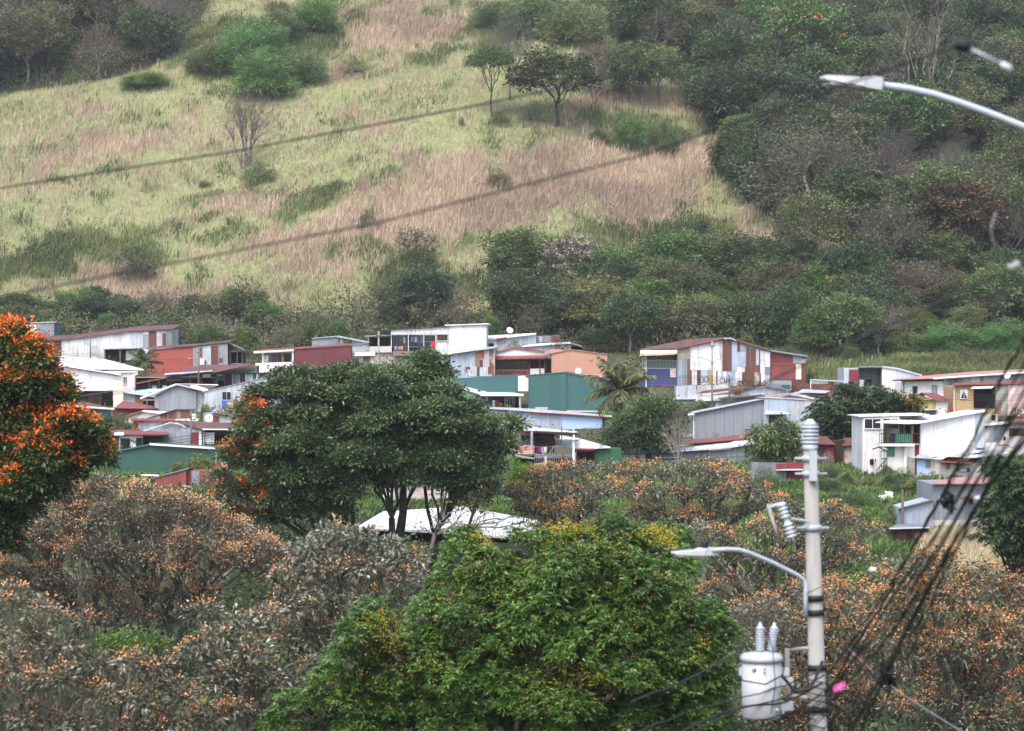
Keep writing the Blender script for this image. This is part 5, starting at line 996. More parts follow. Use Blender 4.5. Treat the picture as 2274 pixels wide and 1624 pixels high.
mprop(F5,h,'black_shirt','black garment hanging on the white rear wall by the stair','clothes',468,942,500,990,plain('black_cloth',(.012,.012,.015),.9,.1),.8); mprop(F5,h,'red_rag','small red rag on the white rear wall by the stair','cloth',508,940,518,966,plain('bright_red_cloth',(.62,.03,.035)),.85)
h = House('scrap_shack','shack of weathered boards under crumpled scrap roof sheets, right of the white stair house',F5,1000,1085,.0,Y=WSY-3.6)
h.wall([(822,935),(1120,960),(1340,975)],1100,[cracked,lblue,tinl,cementl,woodd,brickp,tin],4,[(822,930,836,1070,4),(838,945,905,1030,1),(905,950,945,1010,6),(840,1025,945,1075,1),(945,1035,985,1075,6),(1065,970,1098,1020,5),(985,1000,1060,1060,3),(1180,1010,1255,1045,4),(1180,1045,1250,1095,6)])
for i,(pts,m) in enumerate(((((815,935,-.5),(960,938,-.6),(1060,912,1.5),(860,905,1.8)),tinr),(((930,930,-.4),(1150,915,-.3),(1250,880,2.5),(1000,892,2.5)),cementl),(((1000,968,-.7),(1260,980,-.6),(1350,935,1.6),(1080,930,1.6)),rust),(((1200,935,-.4),(1480,925,-.3),(1560,895,2.5),(1320,890,2.5)),whitest),(((1290,855,3),(1700,850,3),(1720,825,5),(1420,835,5)),tinr),(((1060,905,1),(1330,893,1),(1400,872,3),(1180,880,3)),tinl))): h.quad(list(pts),m,.05,'scrap_roof')
b=MB(); b.tube([h.W(1426,905,0),h.W(1424,812,0)],[.55,.42],10); b.build('white_drum',whitem,h.o,True)
for x in (1190,1214): b=MB(); b.tube([h.W(x,1028,-.09),h.W(x,1028,-.12)],.14,10); b.build('round_reflector',glassl,h.o)
h = House('board_shack','grey board shack with white roof and red lean-to at the right edge',F5,1500,830,.0,Y=203)
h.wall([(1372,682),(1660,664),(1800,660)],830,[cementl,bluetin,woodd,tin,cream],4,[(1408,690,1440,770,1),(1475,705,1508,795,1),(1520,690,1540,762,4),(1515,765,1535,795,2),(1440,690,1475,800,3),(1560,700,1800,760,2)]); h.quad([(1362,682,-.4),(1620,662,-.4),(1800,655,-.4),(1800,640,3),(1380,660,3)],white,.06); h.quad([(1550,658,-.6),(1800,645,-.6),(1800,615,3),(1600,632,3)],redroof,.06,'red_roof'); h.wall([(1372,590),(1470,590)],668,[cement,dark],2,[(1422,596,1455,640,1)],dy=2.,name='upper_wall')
h = House('grey_tower_shed','tall grey tin shed with faded pink roof behind the thick cables',F5,1150,1430,.0,Y=151)
h.wall([(962,1140),(1405,1135)],1500,[tin,tind,cementl],6,[(962,1145,1040,1270,0),(1040,1150,1180,1240,1)]); h.quad([(938,1140,-.5),(1420,1136,-.5),(1420,1082,6.5),(1120,1095,6.5)],pinkroof,.07)
for x in (1072,1236): h.win(x,1245,x+50,1300,0,0,tind,glass)
h.quad([(1040,1258,-.9),(1125,1240,-.9),(1125,1230,-.05),(1065,1234,-.05)],rust,.04,'awning'); h.quad([(1180,1256,-.9),(1280,1245,-.9),(1280,1232,-.05),(1200,1236,-.05)],rust,.04,'awning'); h.wall([(960,1420),(1400,1420)],1560,cementl,5,dy=-.1,name='base_wall')
h.wall([(728,1330),(960,1268)],1460,[tinl,bluetin],4,[([(730,1450),(890,1450),(890,1300),(730,1330)],1)],dy=-.6,name='lean_to'); h.quad([(665,1342,-.9),(962,1264,-.9),(962,1256,3),(700,1320,3)],tind,.05,'lean_to_roof'); h.post(725,1180,1460,woodp,.08,-1.)
h = House('sunken_shed','dark low shed roof below the grey tower shed',F5,780,1560,.0,Y=146)
h.wall([(640,1490),(925,1480)],1600,[woodd,rust],3,[(680,1500,760,1580,1),(800,1500,880,1580,1)]); h.quad([(618,1488,-.5),(935,1482,-.5),(930,1455,3),(680,1460,3)],tind,.05); h.line('white_roof_edge',[(620,1488,-.55),(935,1480,-.55)],tinl,.05)
h = House('rust_roof_hut','dark hut with a hipped rust roof under the dark mango tree',F5,130,1000,.0,Y=195)
h.wall([(40,830),(190,828)],1010,[maroonp,woodd],3,[(60,850,120,1000,1)]); h.quad([(40,828,-.4),(200,830,-.4),(130,770,3),(40,768,3)],rust,.06); h.wall([(190,800),(275,790)],1005,woodd,2,dy=.5,name='dark_boards')
h = House('rust_shed','small leaning shed of rust sheets and peeling boards beside the white stair house',F5,330,985,.0,Y=195)
h.wall([(258,838),(412,836)],985,[rust,cracked,maroonp],2.5,[(272,842,340,978,1),(345,845,380,970,2)]); h.quad([(252,840,-.4),(412,838,-.4),(412,778,2.5),(262,780,2.5)],rust,.05); h.line('leaning_pole',[(338,845,-.6),(352,715,-.4)],whitem,.07); h.line('fence_post',[(385,850,-.8),(390,1010,-.8)],woodp,.06); h.quad([(350,745,0),(412,752,0),(412,742,1),(370,740,1)],tinl,.05,'loose_sheet')
# rubbish and rubble
b=MB()
for i in range(26):
    x=R.uniform(395,535); y=1052-R.uniform(0,1)*max(0,50-abs(x-460)*.75); c=h.W(x,y,-3+R.uniform(-.5,.5)); s_=R.uniform(.12,.4); ax=Vector((R.normal(),R.normal(),R.normal()*.4)).normalized()*s_; bx=ax.cross(Vector((0,0,1))).normalized()*s_*.6
    b.slab([c-ax-bx,c+ax-bx,c+ax+bx,c-ax+bx],ax.cross(bx).normalized()*R.uniform(.04,.25),int(R.integers(0,5)))
prop(b.build('rubbish_heap',[wood,whitem,plain('dark_plastic',(.03,.03,.035)),plain('teal_plastic',(.05,.25,.25)),cementl],None),'heap of broken boards and rubbish at the foot of the outside stair','rubbish heap')
b=MB(); c=h.W(425,1093,-6); b.slab([c+Vector((-.9,0,0)),c+Vector((.9,.1,.02)),c+Vector((.8,.8,.3)),c+Vector((-.7,.8,.22))],(0,0,.06)); prop(b.build('teal_tarp',plain('teal_plastic',(.05,.25,.25)),None),'teal tarp scrap lying in the grass below the stair','tarp')
ru=thing('rubble_pile','small pile of white rubble lying in the green grass slope','rubble',hit(1970,1108,100))
for i in range(9):
    b=MB(); c=hit(1970+R.uniform(-16,16),1108+R.uniform(-4,5),100)+Vector((0,0,.15)); r_=R.uniform(.1,.26); b.slab([c+Vector((r_*math.cos(a)*1.2,r_*math.sin(a),-.1+.2*math.sin(a*2+i))) for a in (0,1.1,2.3,3.4,4.8)],(R.normal()*.1,0,r_*.6)); b.build('chunk',cementl,ru)

# ------------------------------------------------------------------ near trees: crowns built from lobes at their own distance
def grid_lobes(poly, r, step, jit=.3):
    xs=[p[0] for p in poly]; ys=[p[1] for p in poly]; L=[]; y=min(ys)
    k=0
    while y < max(ys):
        x=min(xs)+(step/2 if k%2 else 0)
        while x < max(xs):
            jx,jy=x+R.normal(0,jit*step*.5),y+R.normal(0,jit*step*.5)
            if inpoly(np.array([jx]),np.array([jy]),poly)[0]: L.append((jx,jy,r*R.uniform(.75,1.2)))
            x+=step
        y+=step*.82; k+=1
    return L
def lobe_tips(lobes, Y, dens, depth=1., lower=-.35, flat=.8, back=.35, shell=None):
    """tips on lobes; lobes in photo px; returns world tips and outward directions"""
    m=PPM(Y); L=np.array(lobes,float); cx,cy=L[:,0].mean(),L[:,1].mean(); rx=max(np.ptp(L[:,0])/2,1); ry=max(np.ptp(L[:,1])/2,1)
    TT=[];DD=[]
    for side in (-1,1):
        for (px,py,r) in L:
            q=max(0.,1-((px-cx)/(rx*1.15))**2-((py-cy)/(ry*1.3))**2)
            dy=side*depth*min(rx,ry*1.6)/m*math.sqrt(q)*R.uniform(.6,1.05)
            dy+=R.normal(0,.35)*r/m; c=np.array(P(px,py,Y+dy)); rr=r/m
            n=max(3,int(dens*rr*rr*4*(1 if side<0 else back)))
            d=norm(R.normal(0,1,(n*3,3))); d=d[d[:,2]>lower][:n]
            f=R.uniform(.62,1.05,(len(d),1)); f=np.where(R.uniform(0,1,(len(d),1))<.1,f*R.uniform(1.1,1.45,(len(d),1)),f) if shell is None else R.uniform(*shell,(len(d),1))
            TT.append(c+d*f*rr*np.array([1,1,flat])); DD.append(d)
    return np.concatenate(TT),np.concatenate(DD)
def near_tree(name,label,Y,lobes,bases,toppx,dens=14,leaf=None,per=20,r=.3,L=.15,W=.07,droop=.3,bark=bark_grey,rt=.012,K1=8,K2=60,mode='clump',blossom=None,depth=1.,lower=-.35,flat=.8,squash=.6,back=.35,out=.6,ext=None,rise=.1,cat='tree',bdx=None,shell=None):
    tp,d=lobe_tips(lobes,Y,dens,depth,lower,flat,back,shell)
    top=P(*toppx,Y); B=[]
    for bx in bases:
        b=P(bx,0,Y); B.append(Vector((b.x,Y+R.normal(0,.25)*(len(bases)>1),float(T(b.x,Y))-.3)))
    org=Vector(B[0]); o=np.array(org)
    t=thing(name,label,cat,org)
    V,q=grow(tp-o,[np.array(b)-o for b in B],np.array(top)-o,K1,K2,rt,rise)
    link('trunk',np_mesh('trunk',V,quads=q,mats=[bark],smooth=True),t)
    if mode=='clump': V,f=clump_leaves(tp-o,d,per,r,L,W,droop,squash,out)
    else:
        k=3; tt=np.repeat(tp-o,k,0)+R.normal(0,r,(len(tp)*k,3)); V,f=rosettes(tt,np.repeat(d,k,0)*.5+np.array([0,0,.8]),per,L,W,droop)
    mm=leaf if isinstance(leaf,(list,tuple)) else [leaf]
    link('crown',np_mesh('crown',V,f,mats=mm),t)
    if blossom:
        for (nm,frac,mat,pn,pr,ps,cond) in blossom:
            k=(R.uniform(0,1,len(tp))<frac)&(d[:,2]>-.1)
            if cond is not None: k&=cond(tp,d)
            V,f=petals(tp[k]-o+d[k]*r*.5+np.array([0,0,r*.55]),d[k],pn,pr,ps); link(nm,np_mesh(nm,V,f,mats=[mat]),t)
    return t
coral_leaf=leafmat('coral_tree_leaf',[(.056,.056,.030),(.092,.090,.050),(.145,.135,.085),(.30,.29,.23)],.5,.3,.45,.45,.2)
coral_leaf2=leafmat('coral_tree_leaf_grey',[(.050,.056,.028),(.088,.094,.052),(.145,.145,.095),(.37,.37,.31)],.6,.3,.42,.5,.2)
peach=leafmat('peach_blossom',[(.52,.22,.09),(.68,.36,.18),(.76,.48,.28)],.5,.15,.6,.2,.25)
peach2=leafmat('orange_peach_blossom',[(.56,.18,.06),(.72,.31,.12),(.78,.44,.22)],.5,.15,.6,.2,.25)
flame=leafmat('flame_blossom',[(.66,.11,.010),(.80,.165,.018),(.86,.26,.05)],.5,.1,.55,.25,.25)
flame_leaf=leafmat('flame_tree_leaf',[(.028,.055,.014),(.052,.088,.024),(.09,.125,.04)],.8,.35,.45,.4,.25)
big_leaf=leafmat('big_tree_leaf',[(.042,.072,.028),(.070,.113,.042),(.108,.158,.064),(.18,.23,.125)],.45,.3,.38,.5,.25)
mango_leaf=leafmat('mango_leaf',[(.038,.085,.014),(.068,.142,.024),(.108,.20,.040),(.17,.265,.08)],.7,.25,.34,.5,.3)
yell=leafmat('yellow_flower_bits',[(.42,.30,.015),(.58,.42,.03),(.30,.27,.03)],.5,.1,.6,.2,.2)
gold_leaf=leafmat('golden_new_leaf',[(.14,.10,.015),(.24,.16,.025),(.33,.22,.05)],.5,.2,.5,.3,.25)
darkm_leaf=leafmat('dark_mango_leaf',[(.022,.045,.018),(.042,.075,.03),(.075,.11,.048)],.5,.35,.42,.4,.2)
lite_leaf=leafmat('light_drooping_leaf',[(.05,.085,.022),(.10,.14,.04),(.17,.21,.08)],.6,.3,.45,.4,.25)
# orange flame tree at the left edge
near_tree('flame_tree','dark green tree covered in bright orange flowers at the left edge',95,
 [(25,765,46),(70,800,40),(95,822,28),(30,860,55),(85,850,36),(138,866,22),(156,880,13),(20,930,50),(80,940,42),(130,950,34),(180,945,28),(213,955,22),(30,1010,55),(95,1010,46),(160,1010,38),(212,1005,30),(230,1022,17),(40,1080,50),(105,1065,38),(168,1042,20),(20,1150,40),(58,1120,24),(124,1095,12),(14,1205,24),(-45,800,60),(-60,900,70),(-60,1000,70),(-50,1100,60)],
 [-30],(-20,1250),42,flame_leaf,30,.26,.20,.10,.25,bark_dark,.013,8,60,'clump',[('blossom',.58,flame,18,.21,.13,lambda tp,d:fbm(tp[:,0]*1.1+3,tp[:,2]*1.3+tp[:,1]*.5,31,2)>.30)],.6,-.5,1.0)
# pale orange coral trees in the valley
def coral(label,Y,lobes,bases,top,dens,per=16,fl=.5,L=.145,leaf=None,bl=None,r=.24,pn=9,ps=.07,pr=.16,rt=.014,**kw):
    near_tree('coral_tree',label,Y,lobes,bases,top,dens,leaf or coral_leaf,per,r,L,L*.42,.35,bark_grey,rt,9,70,'clump',[('blossom',min(1,fl*1.75),bl or peach,pn,pr,ps,lambda tp,d:fbm(tp[:,0]*.9+7,tp[:,2]*1.1+tp[:,1]*.4,12,2)>.46)],kw.pop('depth',.9),kw.pop('lower',-.15),.75,.7,kw.pop('back',.4),rise=.12,**kw)
coral('broad dome-shaped coral tree with faded orange flowers, below the dark green wall',110,
 [(150,1100,45),(230,1088,42),(310,1108,42),(385,1125,40),(450,1150,42),(520,1188,42),(580,1220,36),(622,1238,22),(80,1150,45),(160,1160,55),(250,1160,55),(340,1180,55),(430,1210,50),(510,1250,40),(570,1262,26),(40,1210,50),(120,1220,50),(210,1230,55),(310,1245,48),(400,1270,38),(20,1280,40),(90,1285,42),(470,1285,26),(-40,1250,50),(150,1320,40),(230,1310,40),(310,1320,40),(390,1330,36),(460,1330,30),(270,1365,34),(350,1375,32),(200,1370,30),(120,1360,34),(430,1370,26)],
 [300,345,270],(310,1380),25,15,.62,.16,pn=11,ps=.085,pr=.2)
coral('near coral tree with scattered orange clusters in the lower left corner',65,
 [(30,1335,36),(100,1362,34),(180,1385,30),(60,1425,40),(140,1445,36),(30,1500,45),(120,1515,40),(210,1478,36),(290,1475,36),(350,1490,30),(220,1555,40),(310,1560,40),(400,1545,36),(80,1600,45),(180,1618,40),(380,1610,36),(460,1600,36),(520,1580,30),(290,1640,40),(-40,1420,50),(-40,1540,50)],
 [120,60],(150,1700),28,15,.3,.17,coral_leaf,peach2,.19,11,.075,.12,.011)
coral('pale leaved greyish coral tree between the orange dome and the mango',75,
 [(680,1228,36),(740,1192,34),(800,1203,34),(860,1218,30),(918,1242,26),(655,1285,40),(735,1268,40),(815,1270,40),(895,1290,34),(948,1302,24),(640,1345,40),(720,1348,40),(800,1338,36),(870,1345,30),(700,1415,40),(640,1430,42),(760,1400,30)],
 [760],(720,1560),24,16,.16,.19,coral_leaf2,peach2,.22,11,.085,.14,.012)
coral('low coral tree with grey leaves and sparse orange tufts left of the mango',70,
 [(450,1368,36),(480,1420,36),(430,1455,36),(540,1398,36),(600,1372,30),(560,1450,36),(520,1500,40),(600,1515,40),(480,1530,36),(560,1575,36),(680,1490,34),(630,1560,30)],
 [540],(545,1640),26,15,.17,.18,coral_leaf2,peach2,.2,11,.075,.13,.012)
coral('coral tree with dark twigs and peach flowers in front of the pink house',140,
 [(1185,1062,22),(1225,1056,22),(1265,1052,22),(1305,1042,22),(1350,1045,20),(1150,1100,26),(1200,1100,26),(1250,1096,26),(1300,1090,26),(1350,1090,26),(1160,1138,22),(1210,1142,26),(1260,1138,26),(1310,1136,24),(1200,1175,20)],
 [1265],(1265,1200),16,18,.5,.2,coral_leaf,peach2,.3,12,.10,.20,.017)
coral('wide coral tree with peach flowers in front of the long low grey house',134,
 [(1400,1052,24),(1450,1052,26),(1500,1046,26),(1550,1052,26),(1600,1055,26),(1642,1072,20),(1390,1095,26),(1440,1100,28),(1500,1096,28),(1560,1100,28),(1620,1100,28),(1680,1092,26),(1420,1148,24),(1480,1150,28),(1540,1152,28),(1600,1148,28),(1660,1138,26),(1715,1122,24)],
 [1560],(1560,1230),16,18,.5,.2,coral_leaf,peach2,.3,12,.10,.20,.017)
coral('coral tree behind the transformer pole with orange flowers and grey limbs',112,
 [(1740,1132,28),(1790,1150,30),(1840,1142,26),(1880,1160,26),(1928,1186,22),(1700,1180,32),(1760,1200,34),(1820,1200,34),(1880,1210,28),(1600,1200,32),(1640,1240,32),(1560,1182,28),(1700,1250,32),(1770,1258,34),(1840,1258,32),(1900,1240,24),(1620,1298,28),(1690,1308,28),(1560,1258,24),(1580,1325,26),(1640,1352,28),(1710,1362,28),(1770,1325,28),(1840,1312,28),(1530,1205,22),(1600,1395,26),(1660,1410,26)],
 [1700],(1700,1400),19,16,.45,.18,coral_leaf,peach2,.26,11,.085,.17,.017)
coral('near coral tree with brownish leaves right behind the transformer',86,
 grid_lobes([(1600,1400),(1640,1345),(1780,1310),(1850,1300),(1960,1270),(1970,1640),(1640,1640)],34,56),[1790],(1800,1700),18,13,.42,.17,coral_leaf,peach2,.22,11,.075,.15,.014)
coral('coral tree with orange flowers filling the lower right corner',82,
 grid_lobes([(1965,1250),(2050,1225),(2130,1240),(2200,1270),(2330,1290),(2330,1640),(1975,1640)],36,58),[2140],(2140,1700),18,13,.42,.17,coral_leaf,peach2,.22,11,.08,.15,.014)
# big green tree in the middle
BIG=[(535,920),(560,890),(597,848),(650,815),(720,805),(790,820),(850,806),(930,802),(980,820),(1005,852),(1032,880),(1030,905),(1080,920),(1132,938),(1145,960),(1132,995),(1085,1015),(1068,1070),(1000,1078),(960,1082),(880,1078),(800,1082),(768,1110),(765,1155),(700,1172),(620,1158),(565,1142),(540,1105),(548,1060),(530,1010),(548,960)]
near_tree('big_tree','huge dark green spreading tree with several trunks in the middle of the photo',136,
 grid_lobes(BIG,31,46,.3)+[(500,1012,14),(486,1060,14),(512,1085,16),(495,1110,13),(532,1138,13),(1100,1040,18),(1085,1075,14)],
 [790,812,835,850,872,890,915,935],(840,1190),17,big_leaf,50,.42,.23,.11,.2,bark_dark,.0135,14,90,'clump',
 [('blossom',.5,flame,16,.22,.13,lambda tp,d:(tp[:,0]<-12.2)&(tp[:,2]<-1.5)),('blossom',.006,flame,12,.2,.13,None)],.75,-.1,.7,.5,.4,rise=.05)
# mango in front
MANGO=[(1000,1262),(1040,1205),(1075,1200),(1110,1240),(1150,1205),(1200,1168),(1250,1162),(1300,1178),(1350,1168),(1400,1200),(1440,1182),(1500,1192),(1515,1230),(1545,1262),(1545,1300),(1585,1350),(1620,1410),(1630,1660),(585,1660),(610,1595),(655,1560),(705,1562),(738,1490),(742,1430),(785,1385),(825,1358),(880,1378),(950,1362),(975,1310)]
mango=near_tree('mango_tree','big glossy green mango tree with drooping leaves at the bottom centre',58,
 grid_lobes(MANGO,44,62,.16),[1120],(1120,1800),58,mango_leaf,12,.06,.155,.04,.4,bark_grey,.011,10,90,'rosette',None,.75,-.25,.95,back=.25,shell=(.88,1.02))
def spots(parent,Yc,lst,n,name,mat,s):
    pts=[];o=np.array(parent.location)
    for (px,py,rx,ry,k) in lst:
        for _ in range(int(n*k)):
            c=P(px+R.normal(0,rx*.5),py+R.normal(0,ry*.5),Yc); pts.append(np.array(c)+np.array([0,R.uniform(-.6,.6),0])-o)
    pts=np.array(pts); V,f=petals(pts,np.tile([0,0,1.],(len(pts),1)),5,.05,s); link(name,np_mesh(name,V,f,mats=[mat]),parent)
spots(mango,55.8,[(900,1500,160,90,.5),(1150,1250,120,60,.5),(1450,1320,100,90,.5),(1000,1330,60,80,.4)],100,'new_leaves',plain('reddish_new_leaf',(.22,.11,.05)),.05)
spots(mango,55.6,[(1260,1170,60,18,1.3),(1465,1180,45,18,1),(1490,1200,20,20,.4),(840,1372,45,30,.8),(860,1420,40,40,.6),(1210,1530,60,60,1.2),(1290,1500,70,25,.9),(1330,1510,30,40,.5),(950,1470,50,30,.4),(1070,1195,30,30,.4),(1560,1440,20,40,.3),(1230,1475,90,20,.5),(1120,1330,260,150,1.4),(1300,1200,150,30,.8),(760,1520,120,90,.5),(1380,1420,150,120,.8)],110,'yellow_blossom',yell,.032)
# right hand dark tree
near_tree('drooping_tree','dark drooping-leaved tree at the right edge in front of the grey shed',128,
 grid_lobes([(2195,1065),(2215,1035),(2280,1015),(2340,1010),(2340,1270),(2265,1255),(2220,1215),(2175,1205),(2150,1180),(2175,1145),(2215,1100),(2190,1085)],24,36),[2250],(2250,1330),16,darkm_leaf,14,.2,.30,.075,.6,bark_dark,.016,8,50,'rosette',None,.8,-.3)
# trees among the houses
near_tree('round_tree','dark green double tree beside the coconut palm',200,grid_lobes([(1352,985),(1362,948),(1392,930),(1412,935),(1428,895),(1460,882),(1498,893),(1518,912),(1522,950),(1498,982),(1440,996),(1380,996)],17,24),[1440],(1440,1005),9,Lm['dark'],60,.55,.24,.13,.2,bark_dark,.02,6,25,'clump',None,.9,-.6,.9,.8)
near_tree('leafy_tree','light green leafy tree with drooping leaves behind the pole top',184,grid_lobes([(1672,985),(1680,955),(1700,945),(1740,942),(1770,948),(1775,1035),(1745,1020),(1720,1035),(1668,1030)],15,22),[1730],(1728,1035),9,lite_leaf,22,.35,.34,.12,.5,bark_dark,.016,6,25,'clump',None,.8,-.4,.8,.7)
near_tree('mango_tree','dark rounded mango tree right of the pole top, left of the red roof annex',205,grid_lobes([(1806,935),(1833,895),(1872,866),(1920,860),(1960,876),(1998,872),(2016,892),(2030,908),(2016,920),(1990,928),(1950,930),(1918,925),(1908,970),(1860,978),(1818,965)],19,27),[1880],(1880,985),8,darkm_leaf,15,.3,.42,.12,.5,bark_dark,.02,6,30,'rosette',[('golden_leaves',.9,gold_leaf,26,.45,.3,lambda tp,d:(tp[:,0]>29.7)&(tp[:,2]<-2.9))],.8,-.4,.9)
def small(kind,name,label,cat,px,pb,h,w_,Y,nat): put_px(kind,name,label,cat,px,pb,h,w_,nat=nat,Y=Y)
BR=[bush(leafmat('hedge_leaf',[(.06,.15,.015),(.11,.23,.025),(.17,.30,.05)],.5,.25,.5,.35,.3),150,70,.55,.3),bush(leafmat('yellowish_leaf',[(.10,.13,.03),(.16,.19,.05),(.24,.26,.09)],.5,.25),150,40,.6,.3)]
small(BR[0],'hedge_bush','bright green clipped bush in front of the pink porch house','bush',1158,1072,47,72,172,(8.,9.2))
small(BR[0],'conifer_bush','bright green bush at the foot of the coconut palm','bush',1383,932,44,56,214,(8.,9.2))
small(BR[1],'bush','yellowish green bush in front of the dark green wall','bush',440,1052,40,80,184,(8.,9.2)); small(BR[1],'bush','small yellowish bush left of the larger one at the dark green wall','bush',395,1058,32,40,184,(8.,9.2))
small(BR[1],'bush','yellow green bush between white stair house and grey tower shed','bush',2052,1122,68,84,172,(8.,9.2)); small(SHRUB[0],'bush','dark bush between the flame tree and the dark green wall','bush',232,1058,54,50,150,(8.,9.2)); small(SHRUB[0],'bush','dark bush under the teal walled low house','bush',262,962,46,52,222,(8.,9.2))
small(SHRUB[1],'bush','low green shrub on the grass beside the rust roof hut','bush',1845,1052,34,50,183,(8.,9.2)); small(SHRUB[1],'bush','green shrub under the small trees at the yard edge','bush',1700,1075,40,70,175,(8.,9.2))
small(CANE[1],'grass_tuft','big tuft of long grass on the green slope','grass',1902,1146,40,66,166,(7.5,9.5)); small(CANE[1],'grass_tuft','smaller tuft of long grass higher on the green slope','grass',1918,1108,24,50,178,(7.5,9.5)); small(CANE[0],'grass_tuft','tuft of strap leaved plants below the patchwork house','grass',1562,922,38,62,234,(7.5,9.5)); small(CANE[0],'grass_tuft','arching green grass clump beside the pale tin house','grass',456,938,46,40,223,(7.5,9.5))
small(FK['barepale'][0],'bare_tree','small leafless tree growing through the long weathered roof','tree',1507,1030,122,80,186,(10.,9.6)); small(FK['barepale'][0],'bare_shrub','little leafless shrub in front of the rust roof hut','bush',1838,1046,46,34,187,(10.,9.6))
small(far_tree(Lm['bright'],60,40,.6,.3,1.6,8,-.2,bark_grey),'small_tree','small flat-topped green tree by the barred gate','tree',1230,1088,62,28,166,(10.,9.6)); small(far_tree(Lm['olive'],90,12,.5,.25,3,6,-.4,bark_pale),'small_tree','thin sparse tree left of the clipped bush','tree',1118,1100,62,46,170,(10.,9.6))
small(SHRUB[3],'bush','grey brown shrub tangle behind the maroon shed','bush',455,1095,50,70,170,(8.,9.2)); small(SHRUB[1],'bush','low green shrub beside the maroon shed','bush',500,1100,30,60,172,(8.,9.2))
near_tree('leafy_tree','fresh green little tree showing below the orange dome coral tree',80,[(215,1432,18),(250,1424,20),(290,1420,22),(330,1428,20),(365,1436,16),(270,1446,20),(310,1450,18)],[290],(290,1480),30,leafmat('young_green_leaf',[(.06,.12,.02),(.11,.19,.035),(.17,.26,.07)],.6,.25),26,.22,.13,.06,.3,bark_grey,.01,5,20,'clump',None,.8,-.4,.8,.8)
bo=put_px(SHRUB[1],'bougainvillea','sprawling bush with magenta flowers behind the long roof house','bush',2110,842,36,150,nat=(8.,9.2),Y=291)
pts=np.stack([R.normal(0,2.6,160),R.normal(-1,1.5,160),R.uniform(2,7.5,160)],1); V,f=petals(pts,np.tile([0,0,1.],(160,1)),7,.35,.36); link('blossom',np_mesh('blossom',V,f,mats=[plain('magenta_blossom',(.36,.05,.32),.7,.2)]),bo)
PALM_T=palm_kind(5.0,22,3.5,leafmat('coconut_leaf',[(.05,.08,.025),(.10,.13,.045),(.18,.19,.08),(.22,.20,.10)],.8,.25,.45,.4,.25),bark_grey,.2,.9,.11)
b_=P(1377,900,205); PALM_T.put('coconut_palm','coconut palm with arching fronds between the teal and patchwork houses','palm',(b_.x,205,float(T(b_.x,205))))
PALM_S=palm_kind(1.6,13,2.2,leafmat('young_palm_leaf',[(.05,.09,.03),(.09,.13,.045),(.14,.17,.07)],.8,.25),bark_grey,.15,.8,.08)
b_=P(318,840,268); PALM_S.put('small_palm','young palm between the long tin house and the red house','palm',(b_.x,268,float(T(b_.x,268))))
FERN=palm_kind(.4,16,1.5,leafmat('fan_plant_leaf',[(.09,.17,.05),(.15,.25,.09),(.25,.34,.16)],.8,.2),bark_grey,.1,.6,.12)
b_=P(1095,1100,166); FERN.put('fan_plant','pale green arching fan plant on the grass under the big tree','plant',(b_.x,166,float(T(b_.x,166))+.1))
near_tree('twiggy_tree','nearly bare twiggy tree with a few dark leaves in front of the white roof',131,
 [(960,1150,20),(985,1115,16),(1010,1160,22),(1040,1130,16),(1060,1180,22),(1110,1170,18),(1150,1150,14),(1180,1165,12),(1090,1140,14),(1000,1190,18),(930,1180,16)],[930],(965,1190),13,Lm['olive'],4,.3,.16,.08,.3,bark_grey,.016,6,30,'clump',None,.8,-.5,.8,.8)
near_tree('leafy_tree','dark leafy sapling clump hiding the left end of the white roof',130,
 [(770,1190,16),(800,1205,16),(900,1212,15),(940,1225,15),(850,1220,14),(1000,1222,14),(1060,1215,12)],[860],(860,1235),14,Lm['mid'],20,.3,.2,.1,.3,bark_dark,.014,5,20,'clump',None,.6,-.5,.8,.8)
near_tree('flowering_tree','sparse small tree with a few orange flowers at the right foot of the big tree',134,
 [(1010,1085,20),(1045,1095,22),(1075,1110,20),(1020,1115,18),(1060,1125,18),(1095,1090,16)],[1050],(1050,1140),13,Lm['olive'],16,.3,.2,.1,.3,bark_dark,.014,5,20,'clump',[('blossom',.12,flame,12,.2,.12,None)],.8,-.5,.8,.8)
for i in range(26):
    y=R.uniform(152,186); px=R.uniform(1815,2020); x=P(px,0,y).x; k=SHRUB[int(R.integers(3))] if i%2 else CANE[i//2%2]; s_=R.uniform(.07,.17)
    k.put('weed_clump','low weed clump on the green slope below the white stair house','plant',(x,y,float(T(x,y))-.1),(s_*1.5,s_*1.5,s_),R.uniform(0,6.28),'weed clumps on the green slope')
